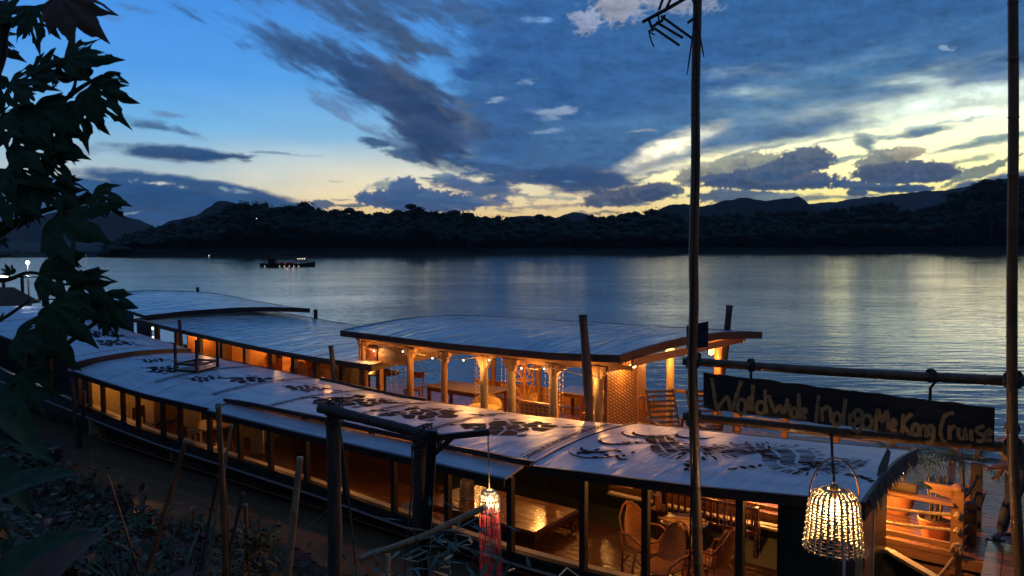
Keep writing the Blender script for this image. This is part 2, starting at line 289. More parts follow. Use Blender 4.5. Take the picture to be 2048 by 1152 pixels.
class MB:
    """collects faces of one part; build() links it as ONE mesh object"""
    def __init__(s): s.v = []; s.f = []; s.m = []
    def add(s, vs, fs, mi=0):
        o = len(s.v); s.v += [tuple(p) for p in vs]; s.f += [tuple(i + o for i in f) for f in fs]; s.m += [mi] * len(fs)
        return s
    def box(s, x0, x1, y0, y1, z0, z1, mi=0, M=None, bev=0.0):
        b = bev
        if b:
            vs = []
            for z, k in ((z0, b), (z0 + b, 0), (z1 - b, 0), (z1, b)):
                vs += [(x0 + k, y0 + k, z), (x1 - k, y0 + k, z), (x1 - k, y1 - k, z), (x0 + k, y1 - k, z)]
            fs = [(3, 2, 1, 0), (12, 13, 14, 15)]
            for l in range(3):
                for i in range(4):
                    j = (i + 1) % 4; fs.append((l * 4 + i, l * 4 + j, l * 4 + 4 + j, l * 4 + 4 + i))
        else:
            vs = [(x, y, z) for z in (z0, z1) for x, y in ((x0, y0), (x1, y0), (x1, y1), (x0, y1))]
            fs = [(3, 2, 1, 0), (4, 5, 6, 7)] + [(i, (i + 1) % 4, (i + 1) % 4 + 4, i + 4) for i in range(4)]
        if M is not None: vs = [M @ Vector(p) for p in vs]
        return s.add(vs, fs, mi)
    def bar(s, p, q, w, h=None, mi=0, up=(0, 0, 1)):
        p, q = Vector(p), Vector(q); d = (q - p); L = d.length; d.normalize(); h = h or w
        u = Vector(up)
        if abs(d.dot(u)) > .95: u = Vector((0, 1, 0))
        r = d.cross(u).normalized(); u = r.cross(d)
        vs = [e + r * (a * w / 2) + u * (b * h / 2) for e in (p, q) for a, b in ((-1, -1), (1, -1), (1, 1), (-1, 1))]
        return s.add(vs, [(3, 2, 1, 0), (4, 5, 6, 7)] + [(i, (i + 1) % 4, (i + 1) % 4 + 4, i + 4) for i in range(4)], mi)
    def tube(s, pts, rad, n=8, mi=0, cap=True):
        pts = [Vector(p) for p in pts]; k = len(pts)
        if isinstance(rad, (int, float)): rad = [rad] * k
        ref = None; rings = []
        for i, p in enumerate(pts):
            t = (pts[min(i + 1, k - 1)] - pts[max(i - 1, 0)]).normalized()
            if ref is None:
                ref = Vector((0, 0, 1)) if abs(t.z) < .9 else Vector((1, 0, 0))
            a = t.cross(ref).normalized(); b = a.cross(t).normalized(); ref = b
            rings.append([p + (a * math.cos(2 * math.pi * j / n) + b * math.sin(2 * math.pi * j / n)) * rad[i] for j in range(n)])
        vs = [v for r in rings for v in r]; fs = []
        for i in range(k - 1):
            for j in range(n):
                j2 = (j + 1) % n; fs.append((i * n + j2, i * n + j, (i + 1) * n + j, (i + 1) * n + j2))
        if cap: fs += [tuple(range(n)), tuple(reversed(range((k - 1) * n, k * n)))]
        return s.add(vs, fs, mi)
    def lathe(s, prof, n=16, c=(0, 0, 0), mi=0, a0=0, a1=2 * math.pi):
        full = abs(a1 - a0 - 2 * math.pi) < 1e-6; m = n if full else n + 1
        vs = [(c[0] + r * math.cos(a0 + (a1 - a0) * j / n), c[1] + r * math.sin(a0 + (a1 - a0) * j / n), c[2] + z) for r, z in prof for j in range(m)]
        fs = []
        for i in range(len(prof) - 1):
            for j in range(n):
                j2 = (j + 1) % m; fs.append((i * m + j, i * m + j2, (i + 1) * m + j2, (i + 1) * m + j))
        return s.add(vs, fs, mi)
    def grid(s, fn, us, vs_, mi=0, th=None):
        """sheet p = fn(u, v); th gives it thickness (downwards)"""
        nu, nv = len(us), len(vs_); P = [Vector(fn(u, v)) for u in us for v in vs_]
        fs = [(i * nv + j, (i + 1) * nv + j, (i + 1) * nv + j + 1, i * nv + j + 1) for i in range(nu - 1) for j in range(nv - 1)]
        if th:
            o = len(P); P = P + [p - Vector((0, 0, th)) for p in P]; fs2 = [tuple(o + i for i in reversed(f)) for f in fs]
            rim = [j for j in range(nv)] + [i * nv + nv - 1 for i in range(1, nu)] + [(nu - 1) * nv + j for j in range(nv - 2, -1, -1)] + [i * nv for i in range(nu - 2, 0, -1)]
            rf = [(rim[k], rim[(k + 1) % len(rim)], o + rim[(k + 1) % len(rim)], o + rim[k]) for k in range(len(rim))]
            fs = fs + fs2 + [tuple(reversed(f)) for f in rf] if False else fs + fs2 + rf
        return s.add(P, fs, mi)
    def build(s, name, mat, parent=None, smooth=False, angle=None):
        me = bpy.data.meshes.new(name); me.from_pydata(s.v, [], s.f); me.update()
        for m in (mat if isinstance(mat, (list, tuple)) else [mat]): me.materials.append(m)
        if any(s.m): me.polygons.foreach_set('material_index', s.m)
        if smooth: me.polygons.foreach_set('use_smooth', [True] * len(me.polygons))
        if angle is not None:
            try: me.set_sharp_from_angle(angle=math.radians(angle))
            except Exception: pass
        o = bpy.data.objects.new(name, me); COL.objects.link(o)
        if parent is not None: o.parent = parent
        return o
def tag(o, label=None, cat=None, group=None, kind=None):
    if label: o['label'] = label
    if cat: o['category'] = cat
    if group: o['group'] = group
    if kind: o['kind'] = kind
    return o
def empty(name, label, cat, M=None, group=None):
    o = bpy.data.objects.new(name, None); COL.objects.link(o); o.empty_display_size = .2
    if M is not None: o.matrix_world = M
    return tag(o, label, cat, group)
def copy_tree(o, M=None, label=None, parent=None):
    c = o.copy(); COL.objects.link(c)
    if parent is not None: c.parent = parent
    if M is not None: c.matrix_world = M
    if label: c['label'] = label
    for ch in [x for x in bpy.data.objects if x.parent == o]: copy_tree(ch, None, None, c)
    return c

# the moored boats lie side by side: s runs along them, n across them away from the bank
P0 = Vector((-3.8894, 13.5577, 0)); BROT = math.atan2(-.6, .8)
BF = Matrix.Translation(P0) @ Matrix.Rotation(BROT, 4, 'Z')
def BW(s, n, z): return BF @ Vector((s, n, z))
def BM(s, n, z, rz=0): return BF @ Matrix.Translation((s, n, z)) @ Matrix.Rotation(rz, 4, 'Z')
WZ = -0.15                                   # level of the river

# ------------------------------------------------------------------ materials
MATS = {}
def mat(name, col, rough=.6, var=.25, scale=6.0, bump=0.0, bscale=30.0, stretch=(1, 1, 1), spec=.5, metal=0.0, col2=None, emit=None, coat=0.0, trans=0.0, sheen=0.0, detail=5):
    if name in MATS: return MATS[name]
    m = bpy.data.materials.new(name); m.use_nodes = True; t = m.node_tree; b = t.nodes['Principled BSDF']
    N = lambda k: t.nodes.new(k)
    b.inputs['Roughness'].default_value = rough; b.inputs['Metallic'].default_value = metal
    b.inputs['Specular IOR Level'].default_value = spec; b.inputs['Coat Weight'].default_value = coat; b.inputs['Coat Roughness'].default_value = .15
    if trans: b.inputs['Transmission Weight'].default_value = trans
    tcn = N('ShaderNodeTexCoord'); mp = N('ShaderNodeMapping'); mp.inputs['Scale'].default_value = stretch; t.links.new(tcn.outputs['Object'], mp.inputs[0])
    nz = N('ShaderNodeTexNoise'); nz.inputs['Scale'].default_value = scale; nz.inputs['Detail'].default_value = detail; nz.inputs['Roughness'].default_value = .6; t.links.new(mp.outputs[0], nz.inputs['Vector'])
    rp = N('ShaderNodeValToRGB'); e = rp.color_ramp.elements; e[0].position = .3; e[1].position = .72
    c2 = col2 or tuple(min(1, c * (1 + var)) for c in col); c1 = col if col2 else tuple(c * (1 - var) for c in col)
    e[0].color = (*c1, 1); e[1].color = (*c2, 1)
    t.links.new(nz.outputs[0], rp.inputs[0]); t.links.new(rp.outputs[0], b.inputs['Base Color'])
    rr = N('ShaderNodeMapRange'); rr.inputs[3].default_value = max(.02, rough - .1); rr.inputs[4].default_value = min(1, rough + .12); t.links.new(nz.outputs[0], rr.inputs[0]); t.links.new(rr.outputs[0], b.inputs['Roughness'])
    if bump:
        n2 = N('ShaderNodeTexNoise'); n2.inputs['Scale'].default_value = bscale; n2.inputs['Detail'].default_value = 4; t.links.new(mp.outputs[0], n2.inputs['Vector'])
        bp = N('ShaderNodeBump'); bp.inputs['Strength'].default_value = bump; bp.inputs['Distance'].default_value = .02; t.links.new(n2.outputs[0], bp.inputs['Height']); t.links.new(bp.outputs[0], b.inputs['Normal'])
    if emit:
        b.inputs['Emission Color'].default_value = (*emit[0], 1); b.inputs['Emission Strength'].default_value = emit[1]
    MATS[name] = m; return m
def wood(name, col, rough=.45, spec=.5, scale=5.0, coat=0.0, var=.35, axis=0):
    st = [6, 6, 6]; st[axis] = .5
    return mat(name, col, rough, var, scale, .25, 14, tuple(st), spec, coat=coat)
M_ = dict(
    darkwood=wood('dark_wood', (.030, .021, .016)), hull=mat('hull_paint', (.014, .022, .018), .38, .35, 3, .15, 12, (.3, 1, 1)),
    deckwood=wood('deck_wood', (.21, .092, .036), .26, .5, 4, .25), floorwood=wood('floor_wood', (.17, .062, .024), .22, .5, 4, .35),
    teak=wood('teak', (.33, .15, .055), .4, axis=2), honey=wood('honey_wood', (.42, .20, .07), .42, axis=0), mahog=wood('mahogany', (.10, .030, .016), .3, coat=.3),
    post=wood('post_wood', (.34, .16, .06), .5, axis=2), cream=mat('cream_paint', (.62, .50, .26), .5, .15, 8), white=mat('white_paint', (.62, .61, .57), .5, .15, 6),
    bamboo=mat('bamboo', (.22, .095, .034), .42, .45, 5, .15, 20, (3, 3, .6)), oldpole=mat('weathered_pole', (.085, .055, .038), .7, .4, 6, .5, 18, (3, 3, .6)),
    palebamboo=mat('pale_bamboo', (.36, .24, .12), .45, .4, 5, .2, 20, (3, 3, .6)),
    rope=mat('rope', (.50, .36, .18), .85, .3, 40, .6, 120), darkrope=mat('old_rope', (.10, .075, .05), .9, .3, 40, .6, 120),
    rattan=mat('rattan', (.44, .20, .075), .45, .3, 60, .3, 90), rattanframe=mat('rattan_frame', (.36, .15, .06), .4, .3, 12),
    terracotta=mat('terracotta', (.45, .17, .075), .65, .2, 6, .2, 20), soil=mat('soil', (.06, .04, .025), .9, .4, 12, .6, 20),
    maroon=mat('mural_paint', (.030, .011, .016), .85, .35, 9, spec=.08), fabric=mat('yellow_canvas', (.62, .42, .16), .85, .2, 5, .4, 14),
    black=mat('black_metal', (.012, .012, .013), .35, .2, 6), steel=mat('grey_metal', (.28, .28, .29), .35, .2, 6, metal=.8),
    leaf=mat('tree_leaf', (.035, .070, .022), .6, .45, 9, spec=.25), leafdry=mat('dry_leaf', (.15, .060, .020), .6, .4, 9), bark=mat('bark', (.055, .040, .028), .8, .35, 10, .6, 30),
    palm=mat('palm_frond', (.040, .085, .026), .45, .4, 6), grass=mat('grass_blade', (.050, .075, .022), .6, .5, 2), drygrass=mat('dry_grass', (.17, .12, .05), .7, .4, 3),
    far=mat('far_foliage', (.020, .030, .014), .9, .5, .15), fargreen=mat('far_foliage_green', (.026, .042, .015), .9, .5, .15), hills=mat('hill_forest', (.022, .032, .024), 1.0, .4, .02, spec=.1),
    bank=mat('bank_soil', (.036, .027, .018), .9, .45, 1.6, .8, 6), red=mat('red_fringe', (.55, .10, .13), .6, .3, 20), pinkshell=mat('shell', (.62, .46, .40), .35, .25, 30),
    blue=mat('blue_paint', (.10, .20, .30), .5, .25, 4), thatch=mat('thatch', (.12, .085, .05), .9, .4, 8, .6, 20, (1, 1, 6)),
    navy=mat('navy_cladding', (.030, .045, .075), .5, .25, 3, .2, 8, (1, 1, 5)), table=mat('table_lacquer', (.16, .12, .10), .12, .15, 4, coat=.5),
    skin=mat('skin', (.26, .13, .08), .55, .1, 8), cloth_d=mat('dark_trousers', (.030, .034, .050), .85, .25, 12, .3, 40), cloth_s=mat('olive_shirt', (.11, .085, .065), .85, .25, 10, .3, 40), hair=mat('black_hair', (.010, .008, .007), .5, .3, 60, .5, 80),
)
def glow(name, col, s): return mat(name, col, .5, 0, emit=(col, s))
M_['bulb'] = glow('lamp_bulb', (1, .62, .20), 26); M_['bulbsoft'] = glow('lamp_glass', (1, .60, .16), 5); M_['coldbulb'] = glow('white_lamp', (.95, .97, 1), 60); M_['warmstrip'] = glow('ceiling_lamp', (1, .56, .18), 9)
M_['tinylamp'] = glow('tiny_lamp', (1, .80, .50), 6); M_['paperglow'] = glow('lamp_paper', (1, .70, .22), 2.6)

def tree_of(m): return m.node_tree, m.node_tree.nodes, m.node_tree.links, m.node_tree.nodes['Principled BSDF']
def sheet_roof(name='roof_sheet', rough=.40, st=.55, mscale=(2.6, .55, 1), dist=.06):
    """white coated sheet, dulled and streaked, with shallow cross ripples"""
    m = mat(name, (.64, .62, .59), rough, .26, 1.4, stretch=(.8, 3, 1)); t, N, K, b = tree_of(m)
    tcn = N.new('ShaderNodeTexCoord'); mp = N.new('ShaderNodeMapping'); mp.inputs['Scale'].default_value = mscale; K.new(tcn.outputs['Object'], mp.inputs[0])
    nz = N.new('ShaderNodeTexNoise'); nz.inputs['Scale'].default_value = 1.5; nz.inputs['Detail'].default_value = 3; nz.inputs['Distortion'].default_value = .6; K.new(mp.outputs[0], nz.inputs['Vector'])
    bp = N.new('ShaderNodeBump'); bp.inputs['Strength'].default_value = st; bp.inputs['Distance'].default_value = dist; K.new(nz.outputs[0], bp.inputs['Height']); K.new(bp.outputs[0], b.inputs['Normal'])
    return m
M_['roof'] = sheet_roof(); M_['roof2'] = sheet_roof('roof_sheet_glossy', .15, 1.0, (2.4, .45, 1), .13)
def weave_mat():
    m = mat('woven_bamboo', (.46, .24, .08), .5, .2, 8); t, N, K, b = tree_of(m)
    tcn = N.new('ShaderNodeTexCoord'); mp = N.new('ShaderNodeMapping'); mp.inputs['Rotation'].default_value = (0, 0, 0); K.new(tcn.outputs['Object'], mp.inputs[0])
    sp = N.new('ShaderNodeSeparateXYZ'); K.new(mp.outputs[0], sp.inputs[0])
    ad = N.new('ShaderNodeMath'); ad.operation = 'ADD'; K.new(sp.outputs[0], ad.inputs[0]); K.new(sp.outputs[1], ad.inputs[1])
    cb = N.new('ShaderNodeCombineXYZ'); K.new(ad.outputs[0], cb.inputs[0]); K.new(sp.outputs[2], cb.inputs[1])
    m2 = N.new('ShaderNodeMapping'); m2.inputs['Rotation'].default_value = (0, 0, .7); m2.inputs['Scale'].default_value = (3.0, 5.0, 1); K.new(cb.outputs[0], m2.inputs[0])
    br = N.new('ShaderNodeTexBrick'); br.inputs['Scale'].default_value = 1; br.inputs['Mortar Size'].default_value = .06; br.offset = .5; br.inputs['Color1'].default_value = (.52, .28, .10, 1); br.inputs['Color2'].default_value = (.36, .17, .055, 1); br.inputs['Mortar'].default_value = (.12, .05, .02, 1); K.new(m2.outputs[0], br.inputs['Vector'])
    K.new(br.outputs[0], b.inputs['Base Color'])
    bp = N.new('ShaderNodeBump'); bp.inputs['Strength'].default_value = .6; bp.inputs['Distance'].default_value = .01; bp.invert = True; K.new(br.outputs[1], bp.inputs['Height']); K.new(bp.outputs[0], b.inputs['Normal'])
    return m
M_['weave'] = weave_mat()
def brick_mat():
    m = mat('brick_cladding', (.2, .07, .03), .6); t, N, K, b = tree_of(m)
    tcn = N.new('ShaderNodeTexCoord'); sp = N.new('ShaderNodeSeparateXYZ'); K.new(tcn.outputs['Object'], sp.inputs[0]); cb = N.new('ShaderNodeCombineXYZ'); K.new(sp.outputs[0], cb.inputs[0]); K.new(sp.outputs[2], cb.inputs[1])
    br = N.new('ShaderNodeTexBrick'); br.inputs['Scale'].default_value = 9; br.inputs['Mortar Size'].default_value = .04; br.inputs['Color1'].default_value = (.26, .09, .035, 1); br.inputs['Color2'].default_value = (.13, .045, .02, 1); br.inputs['Mortar'].default_value = (.05, .025, .015, 1); K.new(cb.outputs[0], br.inputs['Vector'])
    K.new(br.outputs[0], b.inputs['Base Color']); bp = N.new('ShaderNodeBump'); bp.inputs['Distance'].default_value = .02; bp.invert = True; K.new(br.outputs[1], bp.inputs['Height']); K.new(bp.outputs[0], b.inputs['Normal'])
    return m
M_['brick'] = brick_mat()
def water_mat():
    """muddy river: brown body, sky mirrored in wind ripples of several sizes"""
    m = bpy.data.materials.new('river_water'); m.use_nodes = True; t = m.node_tree; N, K = t.nodes, t.links; b = N['Principled BSDF']
    b.inputs['Base Color'].default_value = (.25, .140, .068, 1); b.inputs['Roughness'].default_value = .06; b.inputs['IOR'].default_value = 1.8; b.inputs['Specular IOR Level'].default_value = .5
    tcn = N.new('ShaderNodeTexCoord')
    def layer(scale, sx, sy, rot, detail, dist):
        mp = N.new('ShaderNodeMapping'); mp.inputs['Scale'].default_value = (sx, sy, 1); mp.inputs['Rotation'].default_value = (0, 0, rot); K.new(tcn.outputs['Object'], mp.inputs[0])
        nz = N.new('ShaderNodeTexNoise'); nz.noise_dimensions = '2D'; nz.inputs['Scale'].default_value = scale; nz.inputs['Detail'].default_value = detail; nz.inputs['Roughness'].default_value = .5; nz.inputs['Distortion'].default_value = dist; K.new(mp.outputs[0], nz.inputs['Vector'])
        return nz.outputs[0]
    a = layer(1.7, .28, 1.0, .10, 4, .2); c = layer(.40, .30, 1.0, -.12, 3, .2); g = layer(.06, .6, 1, .1, 2, .4)
    def mul(x, y):
        q = N.new('ShaderNodeMath'); q.operation = 'MULTIPLY'
        for i, v in enumerate((x, y)):
            if isinstance(v, float): q.inputs[i].default_value = v
            else: K.new(v, q.inputs[i])
        return q.outputs[0]
    def add(x, y):
        q = N.new('ShaderNodeMath'); K.new(x, q.inputs[0]); K.new(y, q.inputs[1]); return q.outputs[0]
    # wind patches; sheltered, calm water between the boats and the bank
    sp = N.new('ShaderNodeSeparateXYZ'); K.new(tcn.outputs['Object'], sp.inputs[0])
    nn = add(mul(sp.outputs[0], .6), mul(sp.outputs[1], .8))            # distance across the boats
    sh = N.new('ShaderNodeMapRange'); sh.interpolation_type = 'SMOOTHSTEP'; K.new(nn, sh.inputs[0]); q0 = .6 * P0.x + .8 * P0.y; sh.inputs[1].default_value = q0 + 1; sh.inputs[2].default_value = q0 + 9; sh.inputs[3].default_value = .10; sh.inputs[4].default_value = 1
    gp = N.new('ShaderNodeMapRange'); K.new(g, gp.inputs[0]); gp.inputs[1].default_value = .3; gp.inputs[2].default_value = .7; gp.inputs[3].default_value = .55; gp.inputs[4].default_value = 1.2
    h = mul(mul(add(mul(a, .040), mul(c, .060)), gp.outputs[0]), sh.outputs[0])
    bp = N.new('ShaderNodeBump'); bp.inputs['Strength'].default_value = 1.0; bp.inputs['Distance'].default_value = 1.0; K.new(h, bp.inputs['Height'])
    # seen this low, only the wave faces leaning towards the bank show: lean the mean normal the same way
    va = N.new('ShaderNodeVectorMath'); va.operation = 'ADD'; K.new(bp.outputs[0], va.inputs[0]); va.inputs[1].default_value = (0, -.024, 0)
    vn = N.new('ShaderNodeVectorMath'); vn.operation = 'NORMALIZE'; K.new(va.outputs[0], vn.inputs[0]); K.new(vn.outputs[0], b.inputs['Normal'])
    return m
M_['water'] = water_mat()

# ------------------------------------------------------------------ the setting
w = MB(); w.add([(-9000, -60, WZ), (9000, -60, WZ), (9000, 9000, WZ), (-9000, 9000, WZ)], [(0, 1, 2, 3)])
tag(w.build('river', M_['water']), 'wide rippled river mirroring the evening sky', None, None, 'structure')

def skyline(pts, base_px, depth, name, m, rough=1.0, seed=1, kind='structure', label=None, thick=800, step=6, front=.35):
    """a ridge: its crest follows (x, y) samples at the given distance, its slopes fall to the valley on both sides"""
    b = MB(); x0, x1 = pts[0][0], pts[-1][0]; xs = np.arange(x0, x1 + 1, step); prof = []
    for x in xs:
        y = interp(pts, x); n = mnoise.fractal(Vector((x * .035, seed, 0)), .9, 2.1, 5) * 3.0 * rough
        p = at(x, y + n, depth); prof.append(p)
    rows = [(-thick * front, 0.0), (-thick * front * .6, .38), (-thick * front * .3, .72), (-thick * .04, .97), (0, 1), (thick * .5, .5), (thick, 0)]
    V = []
    for dy, k in rows:
        for i, p in enumerate(prof):
            z = WZ - .5 + (p.z - WZ + .5) * k; 
            if 0 < k < 1: z += mnoise.fractal(Vector((i * .08, dy * .004, seed)), .9, 2.1, 4) * (p.z - WZ) * .09
            V.append((p.x, p.y + dy, z))
    nx = len(xs); F = [(r * nx + i, r * nx + i + 1, (r + 1) * nx + i + 1, (r + 1) * nx + i) for r in range(len(rows) - 1) for i in range(nx - 1)]
    b.add(V, F); o = b.build(name, m, smooth=True)
    return tag(o, label, None, None, kind)
skyline([(-400, 478), (-120, 440), (0, 446), (60, 440), (100, 426), (150, 416), (190, 414), (215, 422), (245, 431), (285, 443), (320, 458), (380, 480)], 0, 3800, 'hills', M_['hills'], 1, 1, label='dark blue hill far down the river')
skyline([(300, 470), (350, 440), (372, 436), (395, 432), (420, 414), (438, 401), (452, 402), (466, 405), (490, 420), (540, 432), (640, 450)], 0, 2300, 'hills', M_['hills'], 1, 2, label='pointed hill rising behind the far forest')
skyline([(960, 460), (1020, 434), (1070, 430), (1110, 436), (1128, 428), (1150, 424), (1172, 428), (1200, 438), (1260, 450)], 0, 3000, 'hills', M_['hills'], 1, 3, label='small round hills low on the horizon')
skyline([(1260, 450), (1310, 422), (1342, 408), (1372, 412), (1400, 416), (1440, 404), (1478, 394), (1500, 397), (1530, 402), (1560, 397), (1590, 396), (1612, 408), (1660, 420), (1760, 440)], 0, 2400, 'hills', M_['hills'], 1, 4, label='ridge of rounded hills against the yellow glow')
skyline([(1560, 440), (1600, 412), (1640, 405), (1680, 402), (1720, 396), (1790, 388), (1850, 382), (1900, 380), (1960, 366), (2048, 352), (2300, 330), (2700, 350)], 0, 4200, 'hills', M_['hills'], 1, 5, label='long high ridge rising to the right')

SHORE = [(-700, 420), (-244, 438), (-120, 500), (0, 541), (414, 610), (900, 640)]
FTOP = [(-200, 505), (150, 505), (206, 504), (216, 492), (240, 482), (300, 462), (360, 447), (400, 442), (445, 424), (480, 410), (520, 412), (560, 414), (608, 414), (640, 424), (700, 426), (745, 432), (790, 424), (830, 417), (860, 424), (905, 430), (935, 430), (960, 436), (1000, 438), (1060, 441), (1110, 440), (1180, 442), (1215, 434), (1290, 428), (1330, 426), (1345, 436), (1390, 446), (1440, 432), (1500, 436), (1530, 430), (1600, 426), (1640, 430), (1690, 418), (1755, 410), (1800, 424), (1850, 420), (1880, 412), (1905, 398), (1950, 376), (1990, 366), (2060, 362), (2300, 370)]
# river bank and wooded ground on the far side
def shore_y(x): return interp(SHORE, x)
b = MB(); xs = [-700 + 25 * i for i in range(65)]
prof = [(-8, -.8), (0, .1), (5, 2.0), (20, 3.5), (70, 6), (110, 9), (300, 9), (700, 8)]
b.add([(x, shore_y(x) + d, WZ + z + (mnoise.noise(Vector((x * .02, d * .05, 0))) * 1.2 if z > 1 else 0)) for d, z in prof for x in xs], [(r * 65 + i, r * 65 + i + 1, (r + 1) * 65 + i + 1, (r + 1) * 65 + i) for r in range(len(prof) - 1) for i in range(64)])
tag(b.build('far_bank', M_['far'], smooth=True), 'far river bank', None, None, 'structure')

def crown(mb, c, rx, rz, n, size, rnd, mi=0):
    """leaf clumps spread through an uneven crown"""
    lob = [(rnd.uniform(-.55, .55), rnd.uniform(-.55, .55), rnd.uniform(-.45, .5), rnd.uniform(.40, .62)) for _ in range(7)]
    for _ in range(n):
        l = rnd.choice(lob); u = Vector((rnd.gauss(0, 1), rnd.gauss(0, 1), rnd.gauss(0, 1))).normalized() * (rnd.random() ** .35) * l[3]
        p = Vector((c[0] + (l[0] + u.x) * rx, c[1] + (l[1] + u.y) * rx, c[2] + (l[2] + u.z) * rz))
        a = Vector((rnd.gauss(0, 1), rnd.gauss(0, 1), rnd.gauss(0, .6))).normalized(); q = a.cross(Vector((rnd.gauss(0, 1), rnd.gauss(0, 1), rnd.gauss(0, 1)))).normalized(); s = size * rnd.uniform(.6, 1.4)
        mb.add([p - a * s, p + q * s * .55, p + a * s, p - q * s * .5], [(0, 1, 2, 3)], mi)
def core(mb, c, rx, rz, rnd, mi=0):
    V = []; F = []
    for i in range(5):
        for j in range(8):
            th = math.pi * (i + .5) / 5; ph = 2 * math.pi * j / 8; k = .72 * rnd.uniform(.75, 1.1)
            V.append((c[0] + rx * k * math.sin(th) * math.cos(ph), c[1] + rx * k * math.sin(th) * math.sin(ph), c[2] + rz * k * math.cos(th)))
    for i in range(4):
        for j in range(8): F.append((i * 8 + j, i * 8 + (j + 1) % 8, (i + 1) * 8 + (j + 1) % 8, (i + 1) * 8 + j))
    F += [tuple(range(7, -1, -1)), tuple(range(32, 40))]
    mb.add(V, F, mi)
rf = random.Random(5); fm = MB()
for x in np.arange(-60, 2200, 9.0):
    dcol = ray(x, 500); Y0 = None
    for k in range(60):                                       # where this line of sight meets the far shore
        Y = 380 + k * 8
        if Y >= shore_y(dcol.x / dcol.y * Y): Y0 = Y; break
    if Y0 is None: continue
    ytop = interp(FTOP, x) - 6 + rf.uniform(-3, 5) - (6 if rf.random() < .12 else 0)
    for row in range(5):
        Y = Y0 + 5 + row * 18 + rf.uniform(-4, 4); f = (row + 1) / 5
        xx = x + rf.uniform(-6, 6); top = at(xx, ytop + (1 - f) * (505 - ytop) * .62 * rf.uniform(.7, 1.15), Y)
        hgt = max(5.0, min(16, (top.z - WZ) * .55)); rx = rf.uniform(3.5, 9.0); rz = min(hgt * .45, rf.uniform(3.2, 5.5))
        c = (top.x, top.y, top.z - rz * .92); g = 1 if rf.random() < .4 else 0
        core(fm, c, rx, rz, rf, g); crown(fm, c, rx * 1.15, rz * 1.12, 80 if row == 4 else 40, .7, rf, g)
        if row >= 2: core(fm, (c[0], c[1], c[2] * .5), rx * 1.3, c[2] * .62, rf, g)
tag(fm.build('far_forest', [M_['far'], M_['fargreen']]), 'dark continuous forest along the far river bank', None, None, 'stuff')
def far_tree(x, y, Y, rx, rz, label, n=420, size=.9):
    p = at(x, y, Y); r_ = random.Random(int(x)); z0 = WZ + 6
    o = empty('forest_tree', label, 'tree', Matrix.Translation((p.x, p.y, z0)), 'tall trees on the far skyline')
    t = MB(); h = p.z - z0
    t.tube([(0, 0, 0), (.3, 0, h * .4), (-.2, .1, h * .8)], [.55, .42, .2], 7)
    for k in range(6):
        a = r_.uniform(0, 6.28); t.tube([(0, 0, h * (.35 + .05 * k)), (math.cos(a) * rx * .4, math.sin(a) * rx * .4, h * (.55 + .05 * k)), (math.cos(a) * rx * .8, math.sin(a) * rx * .8, h * .78)], [.25, .16, .06], 5)
    t.build('trunk', M_['bark'], o); c = MB(); crown(c, (0, 0, h - rz * .9), rx * 1.2, rz * 1.1, n, size, r_)
    for k in range(5): core(c, (r_.uniform(-.4, .4) * rx, r_.uniform(-.4, .4) * rx, h - rz * r_.uniform(.8, 1.2)), rx * .42, rz * .5, r_)
    c.build('crown', M_['fargreen'], o)
far_tree(1985, 362, 600, 15, 9, 'big spreading tree at the right end of the far skyline', 900, 1.0)
far_tree(1920, 392, 605, 9, 8, 'shorter dense tree just left of the big spreading far tree', 500)
far_tree(1752, 406, 640, 8, 6, 'flat-topped tree standing up from the far forest below the high ridge')
far_tree(484, 404, 480, 7, 7, 'tall round-crowned tree on the skyline beside the pointed hill')
far_tree(832, 414, 540, 6, 5, 'tree peaking on the skyline under the tower-shaped cloud')
far_tree(936, 427, 545, 4, 5, 'slim dark tree on the far skyline, right of the tower-shaped cloud', 260)
far_tree(1680, 416, 630, 8, 6, 'broad flat crown on the far skyline left of the flat-topped tree')

# near bank under the viewer's feet
BP = [(-16, 3.7), (-9.6, 3.35), (-8.2, 2.85), (-6.6, 1.85), (-5, 1.05), (-3.4, .42), (-2.0, .05), (-1.2, -.12), (-.4, -.38), (1.0, -.9), (3, -1.6)]
def bank_z(s, n):
    z = interp(BP, n - .35 * math.sin(s * .55) - .25 * math.sin(s * 1.3 + 1)); return z + .10 * mnoise.noise(Vector((s * .9, n * .9, 0))) + .05 * mnoise.noise(Vector((s * 2.7, n * 2.7, 3)))
b = MB(); b.grid(lambda s, n: BW(s, n, bank_z(s, n)), [-45 + .45 * i for i in range(165)], [-16 + .4 * i for i in range(48)])
tag(b.build('riverbank', M_['bank'], smooth=True), 'dark overgrown slope of the near river bank', None, None, 'structure')

# ------------------------------------------------------------------ boat moored next to the bank
def lamp_light(name, p, power, col=(1, .42, .09), rad=.06, parent=None):
    d = bpy.data.lights.new(name, 'POINT'); d.energy = power; d.color = col; d.shadow_soft_size = rad
    o = bpy.data.objects.new(name, d); COL.objects.link(o); o.location = p
    if parent is not None: o.parent = parent
    return o
def frange(a, b, step): 
    n = max(1, int(round((b - a) / step))); return [a + (b - a) * i / n for i in range(n + 1)]

